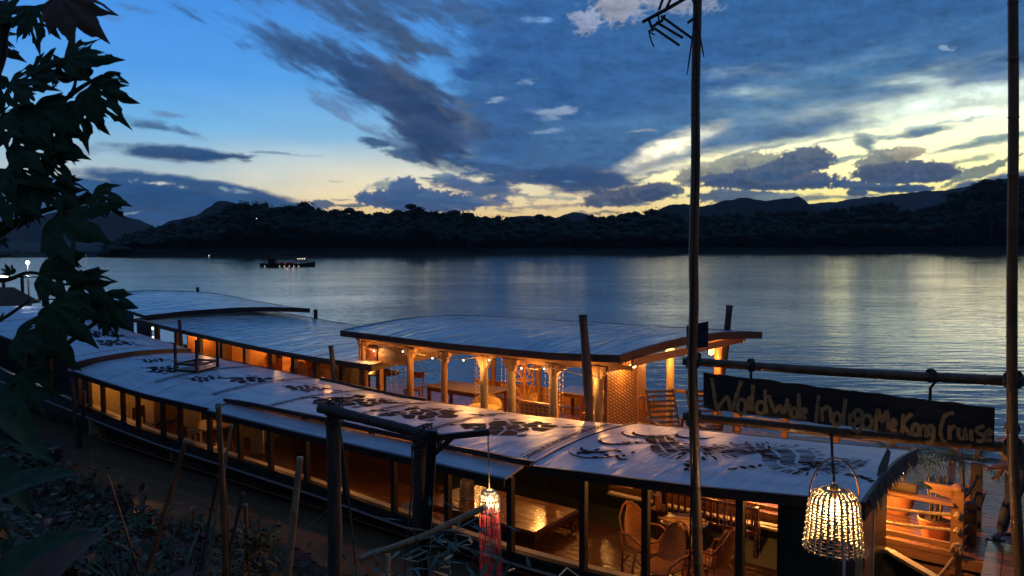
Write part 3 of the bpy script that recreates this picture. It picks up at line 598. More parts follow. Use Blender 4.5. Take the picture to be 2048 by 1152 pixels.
Z_NEAR = [(-19, 2.75), (-12.5, 2.26), (-9.5, 1.96), (-9.2, 1.79), (-5.8, 1.61), (-2.8, 1.57), (0, 1.55), (4.9, 1.57)]
Z_MAIN = [(-9.6, 1.86), (-5.8, 1.68), (-2.8, 1.68), (0, 1.70), (3, 1.66), (5.3, 1.66)]
Z_FAR = [(-10.2, 1.90), (-5, 1.74), (-3, 1.68), (-.6, 1.58), (2.8, 1.62), (5.3, 1.74)]
def arch(n, a=0.0, b=3.2): t = (n - (a + b) / 2) / ((b - a) / 2); return 1 - t * t
def wr(s, n): return .008 * mnoise.noise(Vector((s * 2.1, n * .9, 2))) + .006 * mnoise.noise(Vector((s * 5.5, n * 1.4, 5)))
def roof_rear(s, n): zn = interp([(-19, 2.75), (-12.5, 2.26), (-9.2, 1.96)], s); return Vector((s, n, zn + .12 * arch(n) + wr(s, n)))
def roof_main(s, n):
    t = n / 3.2; z = interp(Z_MAIN, s) * (1 - t) + interp(Z_FAR, s) * t
    if s < -2.9: z = z - .09 * max(0, 1 - n / .6)
    return Vector((s, n, z + .11 * arch(n) - .004 + wr(s, n)))
def roof_front(s, n): t = n / 3.2; zn = interp([(5.2, 1.82), (7.6, 1.99), (9.5, 2.18)], s); zf = interp([(5.2, 1.80), (7.4, 1.90), (9.6, 2.02)], s); return Vector((s, n, zn * (1 - t) + zf * t + .10 * arch(n) + .5 * wr(s, n)))

boat1 = empty('river_boat', 'long covered river boat with mosaic-painted white roof, nearest the bank', 'boat', BF)
ms = MB(); ms.grid(roof_rear, frange(-19, -9.25, .3), frange(0, 3.2, .2), th=.03); r0 = ms.build('roof_panel', M_['roof'], boat1, True, 40); tag(r0, 'white rear roof panel raised above the main roof')
ms = MB(); ms.grid(roof_main, frange(-9.6, -2.9, .25), frange(0.02, 3.2, .2), th=.03); r1 = ms.build('roof_panel', M_['roof'], boat1, True, 40)
ms = MB(); ms.grid(lambda s, n: roof_main(s, n) + Vector((0, 0, .006)), frange(-3.0, 1.2, .25), frange(.4, 3.2, .2), th=.03); r2 = ms.build('roof_panel', M_['roof'], boat1, True, 40)
ms = MB(); ms.grid(lambda s, n: roof_main(s, n) + Vector((0, 0, .022)), frange(1.1, 5.35, .25), frange(.4, 3.2, .2), th=.03); r3 = ms.build('roof_panel', M_['roof'], boat1, True, 40)
ms = MB(); ms.grid(roof_front, frange(5.2, 9.5, .25), frange(0, 3.2, .2), th=.035); r4 = ms.build('roof_panel', M_['roof'], boat1, True, 40); tag(r4, 'white front roof panel painted with a winding dragon')
ms = MB(); ms.grid(lambda s, n: (s, n, interp(Z_NEAR, s) + .16 * n), frange(-3.0, 4.75, .4), [-.02, .42], th=.03); ms.build('eave_strip', M_['roof'], boat1)
# lapped joints between the sheets
def seams(fn, s0, s1, n0, n1, step, parent, up=.004):
    s = s0 + step * .6
    while s < s1 - .2:
        q = MB(); ns = frange(n0, n1, .2); V_ = []
        for n in ns: p = Vector(fn(s + .01 * math.sin(n * 3), n)); V_ += [p + Vector((-.016, 0, up - .004)), p + Vector((-.012, 0, up + .003)), p + Vector((.012, 0, up + .003)), p + Vector((.016, 0, up - .004))]
        q.add(V_, [(i * 4 + j, i * 4 + j + 1, i * 4 + 5 + j, i * 4 + 4 + j) for i in range(len(ns) - 1) for j in range(3)]); q.build('roof_seam', M_['roof'], parent); s += step * R.uniform(.7, 1.3)
seams(roof_rear, -19, -9.3, .02, 3.18, 1.2, r0); seams(roof_main, -9.6, -2.9, .05, 3.18, 1.2, r1)
# dark boards that edge the roofs
def edge_board(fn, pts, hgt, thick, m=M_['darkwood'], name='fascia_board', up=.012):
    b = MB()
    for (p, q) in zip(pts, pts[1:]):
        P, Q = Vector(fn(*p)), Vector(fn(*q)); b.bar(P + Vector((0, 0, up - hgt / 2)), Q + Vector((0, 0, up - hgt / 2)), thick, hgt)
    return b.build(name, m, boat1)
edge_board(roof_rear, [(s, -.025) for s in frange(-19, -9.25, .8)], .10, .04)
edge_board(roof_rear, [(-9.22, n) for n in frange(-.04, 3.22, .25)], .17, .04)
edge_board(roof_main, [(s, -.01) for s in frange(-9.2, -3.0, .6)], .12, .04)
edge_board(roof_main, [(s, .36) for s in frange(-3.0, 5.2, .6)], .08, .04, up=.05)
edge_board(lambda s, n: (s, n, interp(Z_NEAR, s)), [(s, -.05) for s in frange(-3.0, 4.75, .6)], .11, .03, up=-.02)
edge_board(roof_front, [(s, -.025) for s in frange(5.2, 9.5, .6)], .12, .04)
edge_board(roof_front, [(5.18, n) for n in frange(0, 3.2, .2)], .05, .02)
edge_board(roof_front, [(9.53, n) for n in frange(-.04, 3.25, .2)], .20, .05)
edge_board(roof_main, [(s, 3.22) for s in frange(-9.2, 5.3, .6)], .10, .04)
edge_board(roof_main, [(s, 3.12) for s in frange(-3.3, .2, .6)], .09, .05, up=.07)
edge_board(roof_front, [(s, 3.22) for s in frange(5.2, 9.5, .6)], .08, .03, M_['honey'])
# ragged leaf-thatch strip still nailed over the front end
b = MB(); rr = random.Random(3)
for k in range(46):
    n = .15 + 3.0 * k / 46; p = roof_front(9.55, n); L = rr.uniform(.10, .26)
    b.add([p + Vector((0, -.05, .02)), p + Vector((0, .05, .02)), p + Vector((.05, .03, -L * .6)), p + Vector((.07, rr.uniform(-.04, .04), -L)), p + Vector((.05, -.04, -L * .6))], [(0, 1, 2, 3, 4)])
b.build('thatch_fringe', M_['thatch'], boat1)
b = MB(); p = roof_front(9.5, 1.0); b.add([p + Vector((-.02, -.1, .0)), p + Vector((.05, .12, .03)), p + Vector((.02, .5, .17)), p + Vector((-.03, .55, .2)), p + Vector((-.04, .1, .07))], [(0, 1, 2, 3, 4)]); b.build('thatch_tuft', M_['thatch'], boat1)

# --- murals: stone-like pieces painted on the roof
def cells(poly_in, step, gap, rnd, jitter=.42):
    xs = [p[0] for p in poly_in]; ys = [p[1] for p in poly_in]
    def inside(x, y):
        c = False; j = len(poly_in) - 1
        for i in range(len(poly_in)):
            (xi, yi), (xj, yj) = poly_in[i], poly_in[j]
            if (yi > y) != (yj > y) and x < (xj - xi) * (y - yi) / (yj - yi) + xi: c = not c
            j = i
        return c
    sx, sy = step if isinstance(step, tuple) else (step, step); pts = []
    x = min(xs) - sx
    row = 0
    while x < max(xs) + sx:
        y = min(ys) - sy + (row % 2) * sy / 2
        while y < max(ys) + sy: pts.append((x + rnd.uniform(-1, 1) * sx * jitter, y + rnd.uniform(-1, 1) * sy * jitter)); y += sy
        x += sx; row += 1
    out = []
    for i, a in enumerate(pts):
        if not inside(*a): continue
        poly = [(a[0] - 2 * sx, a[1] - 2 * sy), (a[0] + 2 * sx, a[1] - 2 * sy), (a[0] + 2 * sx, a[1] + 2 * sy), (a[0] - 2 * sx, a[1] + 2 * sy)]
        for j, c in enumerate(pts):
            if i == j or abs(c[0] - a[0]) > 3 * sx or abs(c[1] - a[1]) > 3 * sy: continue
            mx, my = (a[0] + c[0]) / 2, (a[1] + c[1]) / 2; nx, ny = c[0] - a[0], c[1] - a[1]; L = math.hypot(nx, ny) or 1; nx /= L; ny /= L; mx -= nx * gap; my -= ny * gap
            res = []
            for k in range(len(poly)):
                p, q = poly[k], poly[(k + 1) % len(poly)]; dp = (p[0] - mx) * nx + (p[1] - my) * ny; dq = (q[0] - mx) * nx + (q[1] - my) * ny
                if dp <= 0: res.append(p)
                if dp * dq < 0: t = dp / (dp - dq); res.append((p[0] + (q[0] - p[0]) * t, p[1] + (q[1] - p[1]) * t))
            poly = res
            if len(poly) < 3: break
        if len(poly) >= 3: out.append(poly)
    return out
def paint(fn, polys, parent, name='mural', up=.009, label=None):
    b = MB()
    for q in polys:
        a2 = sum(q[i][0] * q[(i + 1) % len(q)][1] - q[(i + 1) % len(q)][0] * q[i][1] for i in range(len(q)))
        if a2 < 0: q = q[::-1]
        b.add([Vector(fn(*p)) + Vector((0, 0, up)) for p in q], [tuple(range(len(q)))])
    o = b.build(name, M_['maroon'], parent); o['kind'] = 'stuff'
    if label: o['label'] = label
    return o
def ell(cs, cn, a, b, rot=0, k=20, squ=1.0):
    c, s = math.cos(rot), math.sin(rot); return [(cs + a * math.cos(t) * c - b * math.sin(t) * s, cn + a * math.cos(t) * s + b * math.sin(t) * c) for t in [2 * math.pi * i / k for i in range(k)]]
def leafpoly(cs, cn, L, w, rot): 
    c, s = math.cos(rot), math.sin(rot); return [(cs + x * c - y * s, cn + x * s + y * c) for x, y in ((-L / 2, 0), (-L * .2, w / 2), (L * .25, w * .4), (L / 2, 0), (L * .2, -w * .45), (-L * .25, -w / 2))]
rm = random.Random(21)
up3 = lambda s, n: roof_main(s, n) + Vector((0, 0, .02 if s > 1.1 else .004 if s > -3 else 0))
def beast(cs, cn, k=1.0, seed=0, flip=1):
    """a turtle-like animal seen from above: plated body, head, tail and legs"""
    r_ = random.Random(seed); P = cells(ell(cs, cn, .74 * k, .52 * k, .5), (.33 * k, .27 * k), .026, r_)
    for dx, dy, L, wd, a in ((.85, .55, .34, .13, .6), (1.05, .72, .22, .08, .4), (-.75, -.30, .28, .10, .3), (.35, .62, .24, .12, 1.2), (.10, .68, .16, .08, .2), (-.35, .52, .22, .10, 1.0), (-.62, .42, .16, .08, .6), (.55, -.40, .20, .10, .9), (-.95, -.42, .2, .07, .2), (.72, .78, .16, .06, .3)):
        P.append(leafpoly(cs + dx * k * flip, cn + dy * k, L * k, wd * k, a))
    return P
paint(up3, beast(3.5, 1.75, 1.0, 4), r3, label='painted beast made of dark stone-like pieces'); paint(up3, beast(1.45, 1.75, 1.0, 8, 1), r3)
paint(up3, beast(-.55, 1.75, 1.05, 12), r2); paint(up3, beast(-2.35, 2.0, .7, 14), r2)
for cs, cn, k, sd in ((-4.2, 1.75, .75, 16), (-5.2, 1.2, .55, 17), (-6.9, 1.25, .7, 18), (-7.2, 2.1, .6, 19), (-8.2, 1.6, .5, 20)): paint(roof_main, beast(cs, cn, k, sd), r1)
for cs, cn, k, sd in ((-10.6, 1.7, .7, 26), (-12.0, 2.0, .8, 27), (-13.5, 1.5, .8, 28)): paint(roof_rear, beast(cs, cn, k, sd), r0)
def band(fn, s0, parent, n0=.5, n1=3.1, lean=.0):
    P = []; n = n0
    while n < n1:
        for q in range(2): P.append(leafpoly(s0 + lean * (n - 1.6) + (q - .5) * .07, n + rm.uniform(-.01, .01), .055, .05, rm.uniform(0, 3)))
        if rm.random() < .8: P.append(leafpoly(s0 + lean * (n - 1.6), n + .03, .05, .02, rm.uniform(0, 3)))
        n += .062
    for d in (-.13, .13):
        P.append([(s0 + lean * (n0 - 1.6) + d, n0), (s0 + lean * (n1 - 1.6) + d, n1), (s0 + lean * (n1 - 1.6) + d + .012, n1), (s0 + lean * (n0 - 1.6) + d + .012, n0)])
    # long thin lines follow the arch piece by piece
    Q = P[:-2]
    for d in (-.13, .13):
        for k in range(24):
            a, c = n0 + (n1 - n0) * k / 24, n0 + (n1 - n0) * (k + 1) / 24; Q.append([(s0 + lean * (a - 1.6) + d, a), (s0 + lean * (c - 1.6) + d, c), (s0 + lean * (c - 1.6) + d + .012, c), (s0 + lean * (a - 1.6) + d + .012, a)])
    paint(fn, Q, parent, 'painted_border')
band(up3, 4.75, r3); band(up3, 2.45, r3); band(up3, .55, r2); band(up3, -1.55, r2); band(roof_main, -3.6, r1); band(roof_main, -6.0, r1)
# dragon on the front panel: a winding body of plates, legs, and curled ornaments by its head
P = []
cl = [(6.1, 2.2), (6.5, 1.55), (6.9, 1.15), (7.35, 1.35), (7.6, 1.85), (7.95, 2.05), (8.25, 1.65), (8.4, 1.15), (8.75, .95), (9.05, 1.3), (9.15, 1.8)]
def cr(pts, n=8):
    out = []; q = [pts[0]] + pts + [pts[-1]]
    for i in range(1, len(q) - 2):
        for k in range(n):
            t = k / n; a, b_, c, d = (Vector((*q[i + j], 0)) for j in (-1, 0, 1, 2))
            v = .5 * ((2 * b_) + (c - a) * t + (2 * a - 5 * b_ + 4 * c - d) * t * t + (3 * b_ - a - 3 * c + d) * t ** 3); out.append((v.x, v.y))
    return out + [pts[-1]]
cp = cr(cl, 9)
for i in range(len(cp) - 1):
    (x0, y0), (x1, y1) = cp[i], cp[i + 1]; L = math.hypot(x1 - x0, y1 - y0) or 1; tx, ty = (x1 - x0) / L, (y1 - y0) / L; nx, ny = -ty, tx
    wd = .32 * math.sin(math.pi * (.12 + .84 * i / len(cp))) + .04; g = .016
    for j, (a, c) in enumerate(((-1, -.42), (-.28, .28), (.42, 1))):
        sk = rm.uniform(-.03, .03); P.append([(x0 + tx * g + nx * a * wd, y0 + ty * g + ny * a * wd), (x1 - tx * g + nx * a * wd + tx * sk, y1 - ty * g + ny * a * wd + ty * sk), (x1 - tx * g + nx * c * wd + tx * sk, y1 - ty * g + ny * c * wd), (x0 + tx * g + nx * c * wd, y0 + ty * g + ny * c * wd)])
    if i % 3 == 0: P.append(leafpoly(x0 + nx * (wd + .07), y0 + ny * (wd + .07), .12, .05, math.atan2(ny, nx)))
    if i % 14 == 7:
        for q in range(7): P.append(leafpoly(x0 - nx * (wd + .08 + .06 * q), y0 - ny * (wd + .08 + .06 * q) + rm.uniform(-.05, .05), .10, .06, rm.uniform(0, 3)))
paint(roof_front, P, r4, label='painted dragon of dark plates winding along the front roof')
P = []
def arcp(cs, cn, rad, a0, a1, w0, k=12):
    for i in range(k):
        t0, t1 = a0 + (a1 - a0) * i / k, a0 + (a1 - a0) * (i + 1) / k; wa, wb = w0 * math.sin(math.pi * (i + .3) / (k + .6)), w0 * math.sin(math.pi * (i + 1.3) / (k + .6))
        P.append([(cs + rad * math.cos(t0), cn + rad * math.sin(t0)), (cs + rad * math.cos(t1), cn + rad * math.sin(t1)), (cs + (rad + wb) * math.cos(t1), cn + (rad + wb) * math.sin(t1)), (cs + (rad + wa) * math.cos(t0), cn + (rad + wa) * math.sin(t0))])
for a in ((5.95, 2.3, .30, 3.4, 6.0, .10), (5.95, 2.3, .48, 3.3, 5.9, .06), (5.75, 1.55, .28, 3.3, 6.2, .09), (6.35, 1.9, .26, 3.2, 6.1, .09), (5.7, 1.1, .30, 3.6, 6.2, .08), (6.6, 2.5, .3, 3.3, 6.2, .10), (5.75, 1.0, .48, 3.7, 6.1, .04)): arcp(*a)
for k in range(16): P.append(leafpoly(rm.uniform(5.5, 6.4), rm.uniform(.55, .95), rm.uniform(.08, .16), .06, rm.uniform(0, 3)))
paint(roof_front, P, r4, 'mural', label='painted curling ornaments beside the dragon')

# --- hull
G1 = [(-20, 1.9), (-14, 1.25), (-8.4, .82), (-5.7, .66), (-2.7, .62), (0, .57), (2.2, .47), (4.5, .40), (6, .44), (9.0, .60), (9.9, .66)]
def halfw(s): return 1.48 * min(1, max(.02, (10.15 - s) / 1.2) ** .5, max(.02, (s + 20.6) / 5) ** .6)
def hull_pt(s, t):                      # t 0 near gunwale .. 1 far gunwale
    w = halfw(s); g = interp(G1, s); a = (t - .5) * 2; k = abs(a) ** 3.2; flare = .72 + .28 * abs(a) ** 2
    return Vector((s, 1.6 + a * w * flare, -.55 + (g + .55) * k))
b = MB(); b.grid(hull_pt, frange(-20, 10.1, .5), frange(0, 1, .0625)); b.build('hull', M_['hull'], boat1, True)
for side in (-1, 1):
    b = MB()
    for s0, s1 in zip(frange(-18, 10.0, .7), frange(-18, 10.0, .7)[1:]):
        b.bar((s0, 1.6 + side * halfw(s0), interp(G1, s0) + .02), (s1, 1.6 + side * halfw(s1), interp(G1, s1) + .02), .11, .05)
    b.build('gunwale', M_['hull'] if side < 0 else M_['cream'], boat1)
b = MB()
for s0, s1 in zip(frange(-9, 8.2, .6), frange(-9, 8.2, .6)[1:]): b.bar((s0, 1.6 - halfw(s0) + .13, interp(G1, s0) + .02), (s1, 1.6 - halfw(s1) + .13, interp(G1, s1) + .02), .13, .035)
b.build('inner_ledge', M_['cream'], boat1)
b = MB()
for s0, s1 in zip(frange(-17, 9.4, .7), frange(-17, 9.4, .7)[1:]):
    for s_, e in ((s0, s1),): b.bar((s_, hull_pt(s_, .045).y - .02, hull_pt(s_, .045).z), (e, hull_pt(e, .045).y - .02, hull_pt(e, .045).z), .03, .03)
b.build('hull_stripe', M_['white'], boat1)
# floor boards
FZ = 0.02; pm = None
for i in range(15):
    n0 = .36 + i * .168
    b = MB(); b.box(-8.8, 8.9, 0, .160, -.02, .012 + .004 * (i % 3), bev=.004)
    o = b.build('floor_plank', M_['floorwood'], boat1) if pm is None else None
    if pm is None: pm = o
    else: o = pm.copy(); COL.objects.link(o)
    o.location = (0.03 * (i % 2), n0, FZ)
# near and far roof posts
def zunder(s, n): return (roof_rear(s, n).z if s < -9.3 else roof_main(s, n).z if s < 5.25 else roof_front(s, n).z) - .05
for s in (-12.6, -10.9, -9.21, -8.66, -7.93, -6.92, -6.2, -5.08, -4.35, -3.2, -2.1, -1.09, 0.0, 1.08, 2.29, 3.49, 4.72, 5.97, 6.91, 8.15):
    b = MB(); n = 1.6 - halfw(s) + .02; z1 = interp(Z_NEAR, s) - .035 if s < 4.8 else zunder(s, .1); b.box(-.045, .045, -.045, .045, interp(G1, s) - .1, z1, bev=.01)
    o = b.build('post', M_['darkwood'], boat1); o.location = (s, n, 0)
for s in (-8.6, -6.2, -3.8, -1.4, 1.0, 3.4, 5.8, 8.0):
    b = MB(); b.box(-.05, .05, -.05, .05, .3, zunder(s, 3.0), bev=.01); o = b.build('post', M_['darkwood'], boat1); o.location = (s, 3.02, 0)
# far bulwark, stepped, with pale caps
for s0, s1, z1 in ((-9, 1.6, .42), (1.6, 4.75, .72), (4.75, 9.0, .52)):
    b = MB(); b.box(s0, s1, 2.98, 3.03, .0, z1); b.build('bulwark_panel', M_['hull'], boat1)
    b = MB(); b.box(s0, s1, 2.94, 3.06, z1, z1 + .035); b.build('bulwark_cap', M_['cream'], boat1)
    b = MB(); b.box(s0, s1, 2.955, 2.978, .16, .19); b.build('trim_strip', M_['cream'], boat1)
b = MB(); b.box(-3.6, .6, 2.52, 2.60, .03, .60); b.build('bench_front', M_['brick'], boat1)
b = MB(); b.box(-3.65, .65, 2.48, 2.96, .60, .64, bev=.01); b.build('bench_seat', M_['mahog'], boat1)
# rear cabin with pale painted partitions behind the near posts
for s0, s1, n0, n1 in ((-9.1, -7.75, 1.3, 1.34), (-6.9, -5.9, 1.5, 1.54), (-9.12, -9.08, .3, 2.9), (-4.4, -3.9, 1.9, 1.94)):
    b = MB(); b.box(s0, s1, n0, n1, .05, 1.58); b.build('partition', M_['cream'], boat1)
b = MB(); b.box(-8.9, -5.2, .35, .75, .42, .47, bev=.01); b.box(-8.85, -8.8, .4, .7, .03, .42); b.box(-5.3, -5.25, .4, .7, .03, .42); b.build('side_bench', M_['honey'], boat1)
# cabin at the front end: dark side panel, end wall with a door
b = MB(); b.box(8.6, 9.25, .10, .14, .35, 2.02); b.build('side_panel', M_['hull'], boat1)
b = MB(); b.box(9.2, 9.24, .14, 1.05, .35, 1.98); b.build('end_wall', M_['hull'], boat1)
b = MB(); b.box(9.2, 9.235, 1.75, 2.95, .35, 1.95); b.build('end_wall', M_['hull'], boat1)
d = MB(); d.box(9.255, 9.29, 1.08, 1.72, .35, 1.86, bev=.008); dd = d.build('door', M_['cream'], boat1)
for z0, z1 in ((.45, 1.05), (1.15, 1.78)):
    q = MB(); q.box(9.292, 9.30, 1.16, 1.64, z0, z1, bev=.003); q.build('door_panel', M_['honey'], dd)
q = MB(); q.box(9.295, 9.33, 1.10, 1.13, 1.0, 1.14, bev=.006); q.build('latch', M_['steel'], dd)
for n in (1.06, 1.74): q = MB(); q.box(9.18, 9.31, n - .02, n + .02, .35, 1.92); q.build('door_frame', M_['cream'], boat1)
q = MB(); q.tube([(9.3, .2, .4), (9.3, .2, 1.9)], .018, 6); q.build('downpipe', M_['white'], boat1)
# electric lamps under the roof
for k, (s, n, pw) in enumerate(((-8.3, .8, 9), (-5.9, .6, .5), (-1.2, .34, 3.0), (1.0, .34, 5.0), (4.0, 1.2, 7), (6.75, 1.3, 17), (9.42, 2.75, 46))):
    z = zunder(s, n) - (.20 if (n < .8 and s > -3) or s > 9 else .02); q = MB(); q.lathe([(0, .0), (.05, .0), (.055, -.02), (.04, -.05), (0, -.06)], 10); o = q.build('ceiling_lamp', M_['warmstrip'], boat1); o.location = (s, n, z)
    lamp_light('ceiling_lamp_light', (s, n, z - .13), pw, rad=.05, parent=boat1)

# ------------------------------------------------------------------ things on and in this boat
def on1(name, label, cat, s, n, z, rz=0, group=None): return empty(name, label, cat, BM(s, n, z, rz), group)
t = on1('platform_table', 'low wide wooden platform on curved legs on the boat floor', 'table', 3.35, 1.62, FZ + .012)
for k in range(6): q = MB(); q.box(-1.2, 1.2, -.64 + k * .213, -.64 + k * .213 + .208, .33, .37, bev=.004); q.build('top_plank', M_['floorwood'], t)
q = MB(); q.box(-1.2, 1.2, -.66, -.63, .25, .34); q.box(-1.2, 1.2, .63, .66, .25, .34); q.box(-1.22, -1.19, -.66, .66, .25, .34); q.box(1.19, 1.22, -.66, .66, .25, .34); q.build('apron', M_['mahog'], t)
for x in (-1.12, 1.12):
    for y in (-.57, .57):
        q = MB(); sx = math.copysign(1, x); q.tube([(x, y, .30), (x + sx * .04, y, .22), (x - sx * .01, y, .10), (x + sx * .03, y, .03), (x + sx * .05, y, 0.0)], [.06, .06, .035, .03, .045], 8); q.build('leg', M_['mahog'], t, True)
j = on1('water_jug', 'large clear water-cooler bottle standing on the platform table', 'bottle', 2.72, 1.5, FZ + .384)
q = MB(); q.lathe([(0, 0), (.12, 0), (.135, .02), (.135, .10), (.128, .115), (.135, .13), (.135, .22), (.128, .235), (.135, .25), (.13, .33), (.06, .40), (.035, .42), (.035, .46), (0, .46)], 18); q.build('body', mat('jug_plastic', (.45, .50, .52), .12, .1, 4, trans=.8), j, True)
q = MB(); q.lathe([(.04, .45), (.042, .49), (0, .49)], 12); q.build('cap', M_['blue'], j)
wh = on1('pale_board', 'pale folded board leaning on the near side of the boat', 'board', 2.1, .52, FZ + .012, .15)
q = MB(); q.add([(-.2, -.03, 0), (.25, .0, 0), (.35, .10, .62), (-.05, .06, .42), (-.2, -.0, 0), (.25, .03, 0), (.35, .13, .62), (-.05, .09, .42)], [(0, 1, 2, 3), (7, 6, 5, 4), (0, 4, 5, 1), (1, 5, 6, 2), (2, 6, 7, 3), (3, 7, 4, 0)]); q.build('panel', M_['cream'], wh)
def rattan_chair(label, s, n, rz):
    c = on1('rattan_chair', label, 'chair', s, n, FZ + .012, rz, 'rattan armchairs round the small table')
    q = MB()                                         # woven seat that runs up into a tall rounded back; x is the front
    def sh(u, v):                                    # u across -1..1, v from front edge to the top of the back
        wd = .25 * (1 if v < .55 else (1 - ((v - .55) / .45) ** 2.6 * .62)); bend = .05 * (u * u)
        if v < .42: x, z = .24 - v / .42 * .44, .40 - .02 * math.sin(v / .42 * 3.14)
        else: t2 = (v - .42) / .58; x, z = -.20 - .16 * t2 ** .8, .40 + .56 * t2
        return Vector((x + bend * (v > .42) * 1.6, u * wd, z + bend * (v < .42)))
    q.grid(sh, frange(-1, 1, .2), frange(0, 1, .05), th=.018); q.build('woven_seat', M_['rattan'], c, True)
    q = MB(); rr_ = random.Random(2)
    for k in range(26):                              # raised weave strands
        v = .02 + k / 26 * .95; q.tube([sh(u, v) + Vector((.006, 0, .006)) for u in frange(-.98, .98, .28)], .0075, 4)
    q.build('weave', M_['rattan'], c, True)
    for sd in (-1, 1):
        q = MB(); q.tube([(.30, sd * .27, 0), (.29, sd * .30, .30), (.20, sd * .33, .56), (.0, sd * .33, .64), (-.20, sd * .30, .62), (-.33, sd * .22, .80), (-.37, sd * .10, .95), (-.38, 0, .98)], .019, 7); q.build('arm_frame', M_['rattanframe'], c, True)
        q = MB(); q.tube([(-.24, sd * .25, 0), (-.22, sd * .27, .35), (-.25, sd * .29, .62)], .018, 7); q.build('leg', M_['rattanframe'], c, True)
        q = MB(); q.tube([(.26, sd * .28, .12), (.10, sd * .29, .30), (-.05, sd * .29, .34), (-.20, sd * .28, .16)], .012, 6); q.build('side_loop', M_['rattanframe'], c, True)
    q = MB(); q.tube([(.29, -.27, .12), (.33, 0, .10), (.29, .27, .12)], .012, 6); q.build('stretcher', M_['rattanframe'], c, True)
    return c
rattan_chair('rattan armchair in front of the others, its woven seat brightly lit', 6.78, .92, -1.9)
rattan_chair('rattan armchair half hidden behind the roof post, left of the brightest chair', 6.25, 1.45, -.25)
rattan_chair('rattan armchair against the bamboo pole, right of the brightest chair', 7.25, 1.55, 2.9)
tb = on1('round_table', 'small round dark table between the rattan chairs', 'table', 6.55, 2.15, FZ + .012)
q = MB(); q.lathe([(0, .62), (.34, .62), (.36, .635), (.34, .65), (0, .65)], 24); q.build('top', M_['mahog'], tb, True, 30); q = MB(); q.lathe([(.16, 0), (.17, .02), (.05, .06), (.045, .6), (.09, .62)], 14); q.build('pedestal', M_['mahog'], tb, True, 40)
fn_ = on1('leaf_fan', 'bright yellow leaf-shaped woven mat lying on the small round table', 'mat', 6.55, 2.15, FZ + .662, .35)
q = MB(); q.add([(x, y, .008 - .02 * abs(y)) for x, y in ((-.40, 0), (-.26, .09), (-.05, .15), (.18, .17), (.32, .12), (.34, 0), (.32, -.12), (.18, -.17), (-.05, -.15), (-.26, -.09))], [tuple(range(10))]); q.build('blade', mat('yellow_weave', (.72, .45, .10), .7, .25, 60, .6, 100), fn_)
q = MB(); q.tube([(-.40, 0, .016), (.0, 0, .02), (.33, 0, .016)], .006, 5); q.build('rib', M_['honey'], fn_)
ls = on1('slatted_screen', 'dark slatted railing behind the rattan chairs', 'railing', 6.5, 2.80, FZ + .012)
for x in (-.95, .95): q = MB(); q.box(x - .03, x + .03, -.03, .03, 0, .86, bev=.006); q.build('post', M_['mahog'], ls)
for z in (.42, .80): q = MB(); q.box(-.95, .95, -.02, .02, z, z + .045); q.build('rail', M_['mahog'], ls)
for k in range(17): q = MB(); q.box(-.88 + k * .11 - .018, -.88 + k * .11 + .018, -.012, .012, .465, .80); q.build('slat', M_['mahog'], ls)
fl = on1('flower_bunch', 'small bunch of pale flowers by the slatted railing', 'flowers', 5.95, 2.5, .95)
q = MB(); rq = random.Random(6)
for k in range(16):
    p = Vector((rq.gauss(0, .09), rq.gauss(0, .05), rq.gauss(0, .06)))
    for a in range(5): ang = a * 1.257; q.add([p, p + Vector((math.cos(ang) * .03, math.sin(ang) * .03, .012)), p + Vector((math.cos(ang + .5) * .035, math.sin(ang + .5) * .035, .0)), p + Vector((math.cos(ang + .9) * .028, math.sin(ang + .9) * .028, .012))], [(0, 1, 2, 3)])
q.build('petals', M_['white'], fl); q = MB(); q.lathe([(.05, -.30), (.06, -.2), (.03, -.1), (.04, -.06)], 10); q.build('vase', M_['terracotta'], fl, True)
q = MB(); q.lathe([(0, -.305), (.05, -.30)], 10); q.build('vase_foot', M_['terracotta'], fl)
st = on1('flower_stand', 'thin stand carrying the bunch of pale flowers', 'stand', 5.95, 2.5, FZ + .012)
q = MB(); q.lathe([(0, .62), (.12, .62), (.12, .60), (.03, .58), (.03, .03), (.12, .01), (.12, 0)], 12); q.build('stand_body', M_['mahog'], st, True, 40)
# strings of shells hung along the near side
rq = random.Random(9)
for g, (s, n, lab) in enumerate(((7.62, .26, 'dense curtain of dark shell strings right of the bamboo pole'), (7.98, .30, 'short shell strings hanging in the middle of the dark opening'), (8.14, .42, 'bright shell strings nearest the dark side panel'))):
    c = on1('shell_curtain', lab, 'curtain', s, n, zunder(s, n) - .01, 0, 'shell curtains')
    q = MB(); q.box(-.16, .16, -.012, .012, -.03, 0); q.build('rail', M_['darkwood'], c)
    for k in range(7):
        L = rq.uniform(.7, 1.2) if g == 0 else rq.uniform(.45, .95); q = MB(); x = -.15 + k * .05; q.tube([(x, 0, -.03), (x, 0, -L)], .0025, 4); z = -.07
        while z > -L:
            a = rq.uniform(0, 3); q.lathe([(0, z + .018), (.011, z), (0, z - .018)], 5, (x + rq.uniform(-.006, .006), 0, 0)); z -= rq.uniform(.05, .09)
        q.build('shell_string', M_['pinkshell'] if g else M_['oldpole'], c)
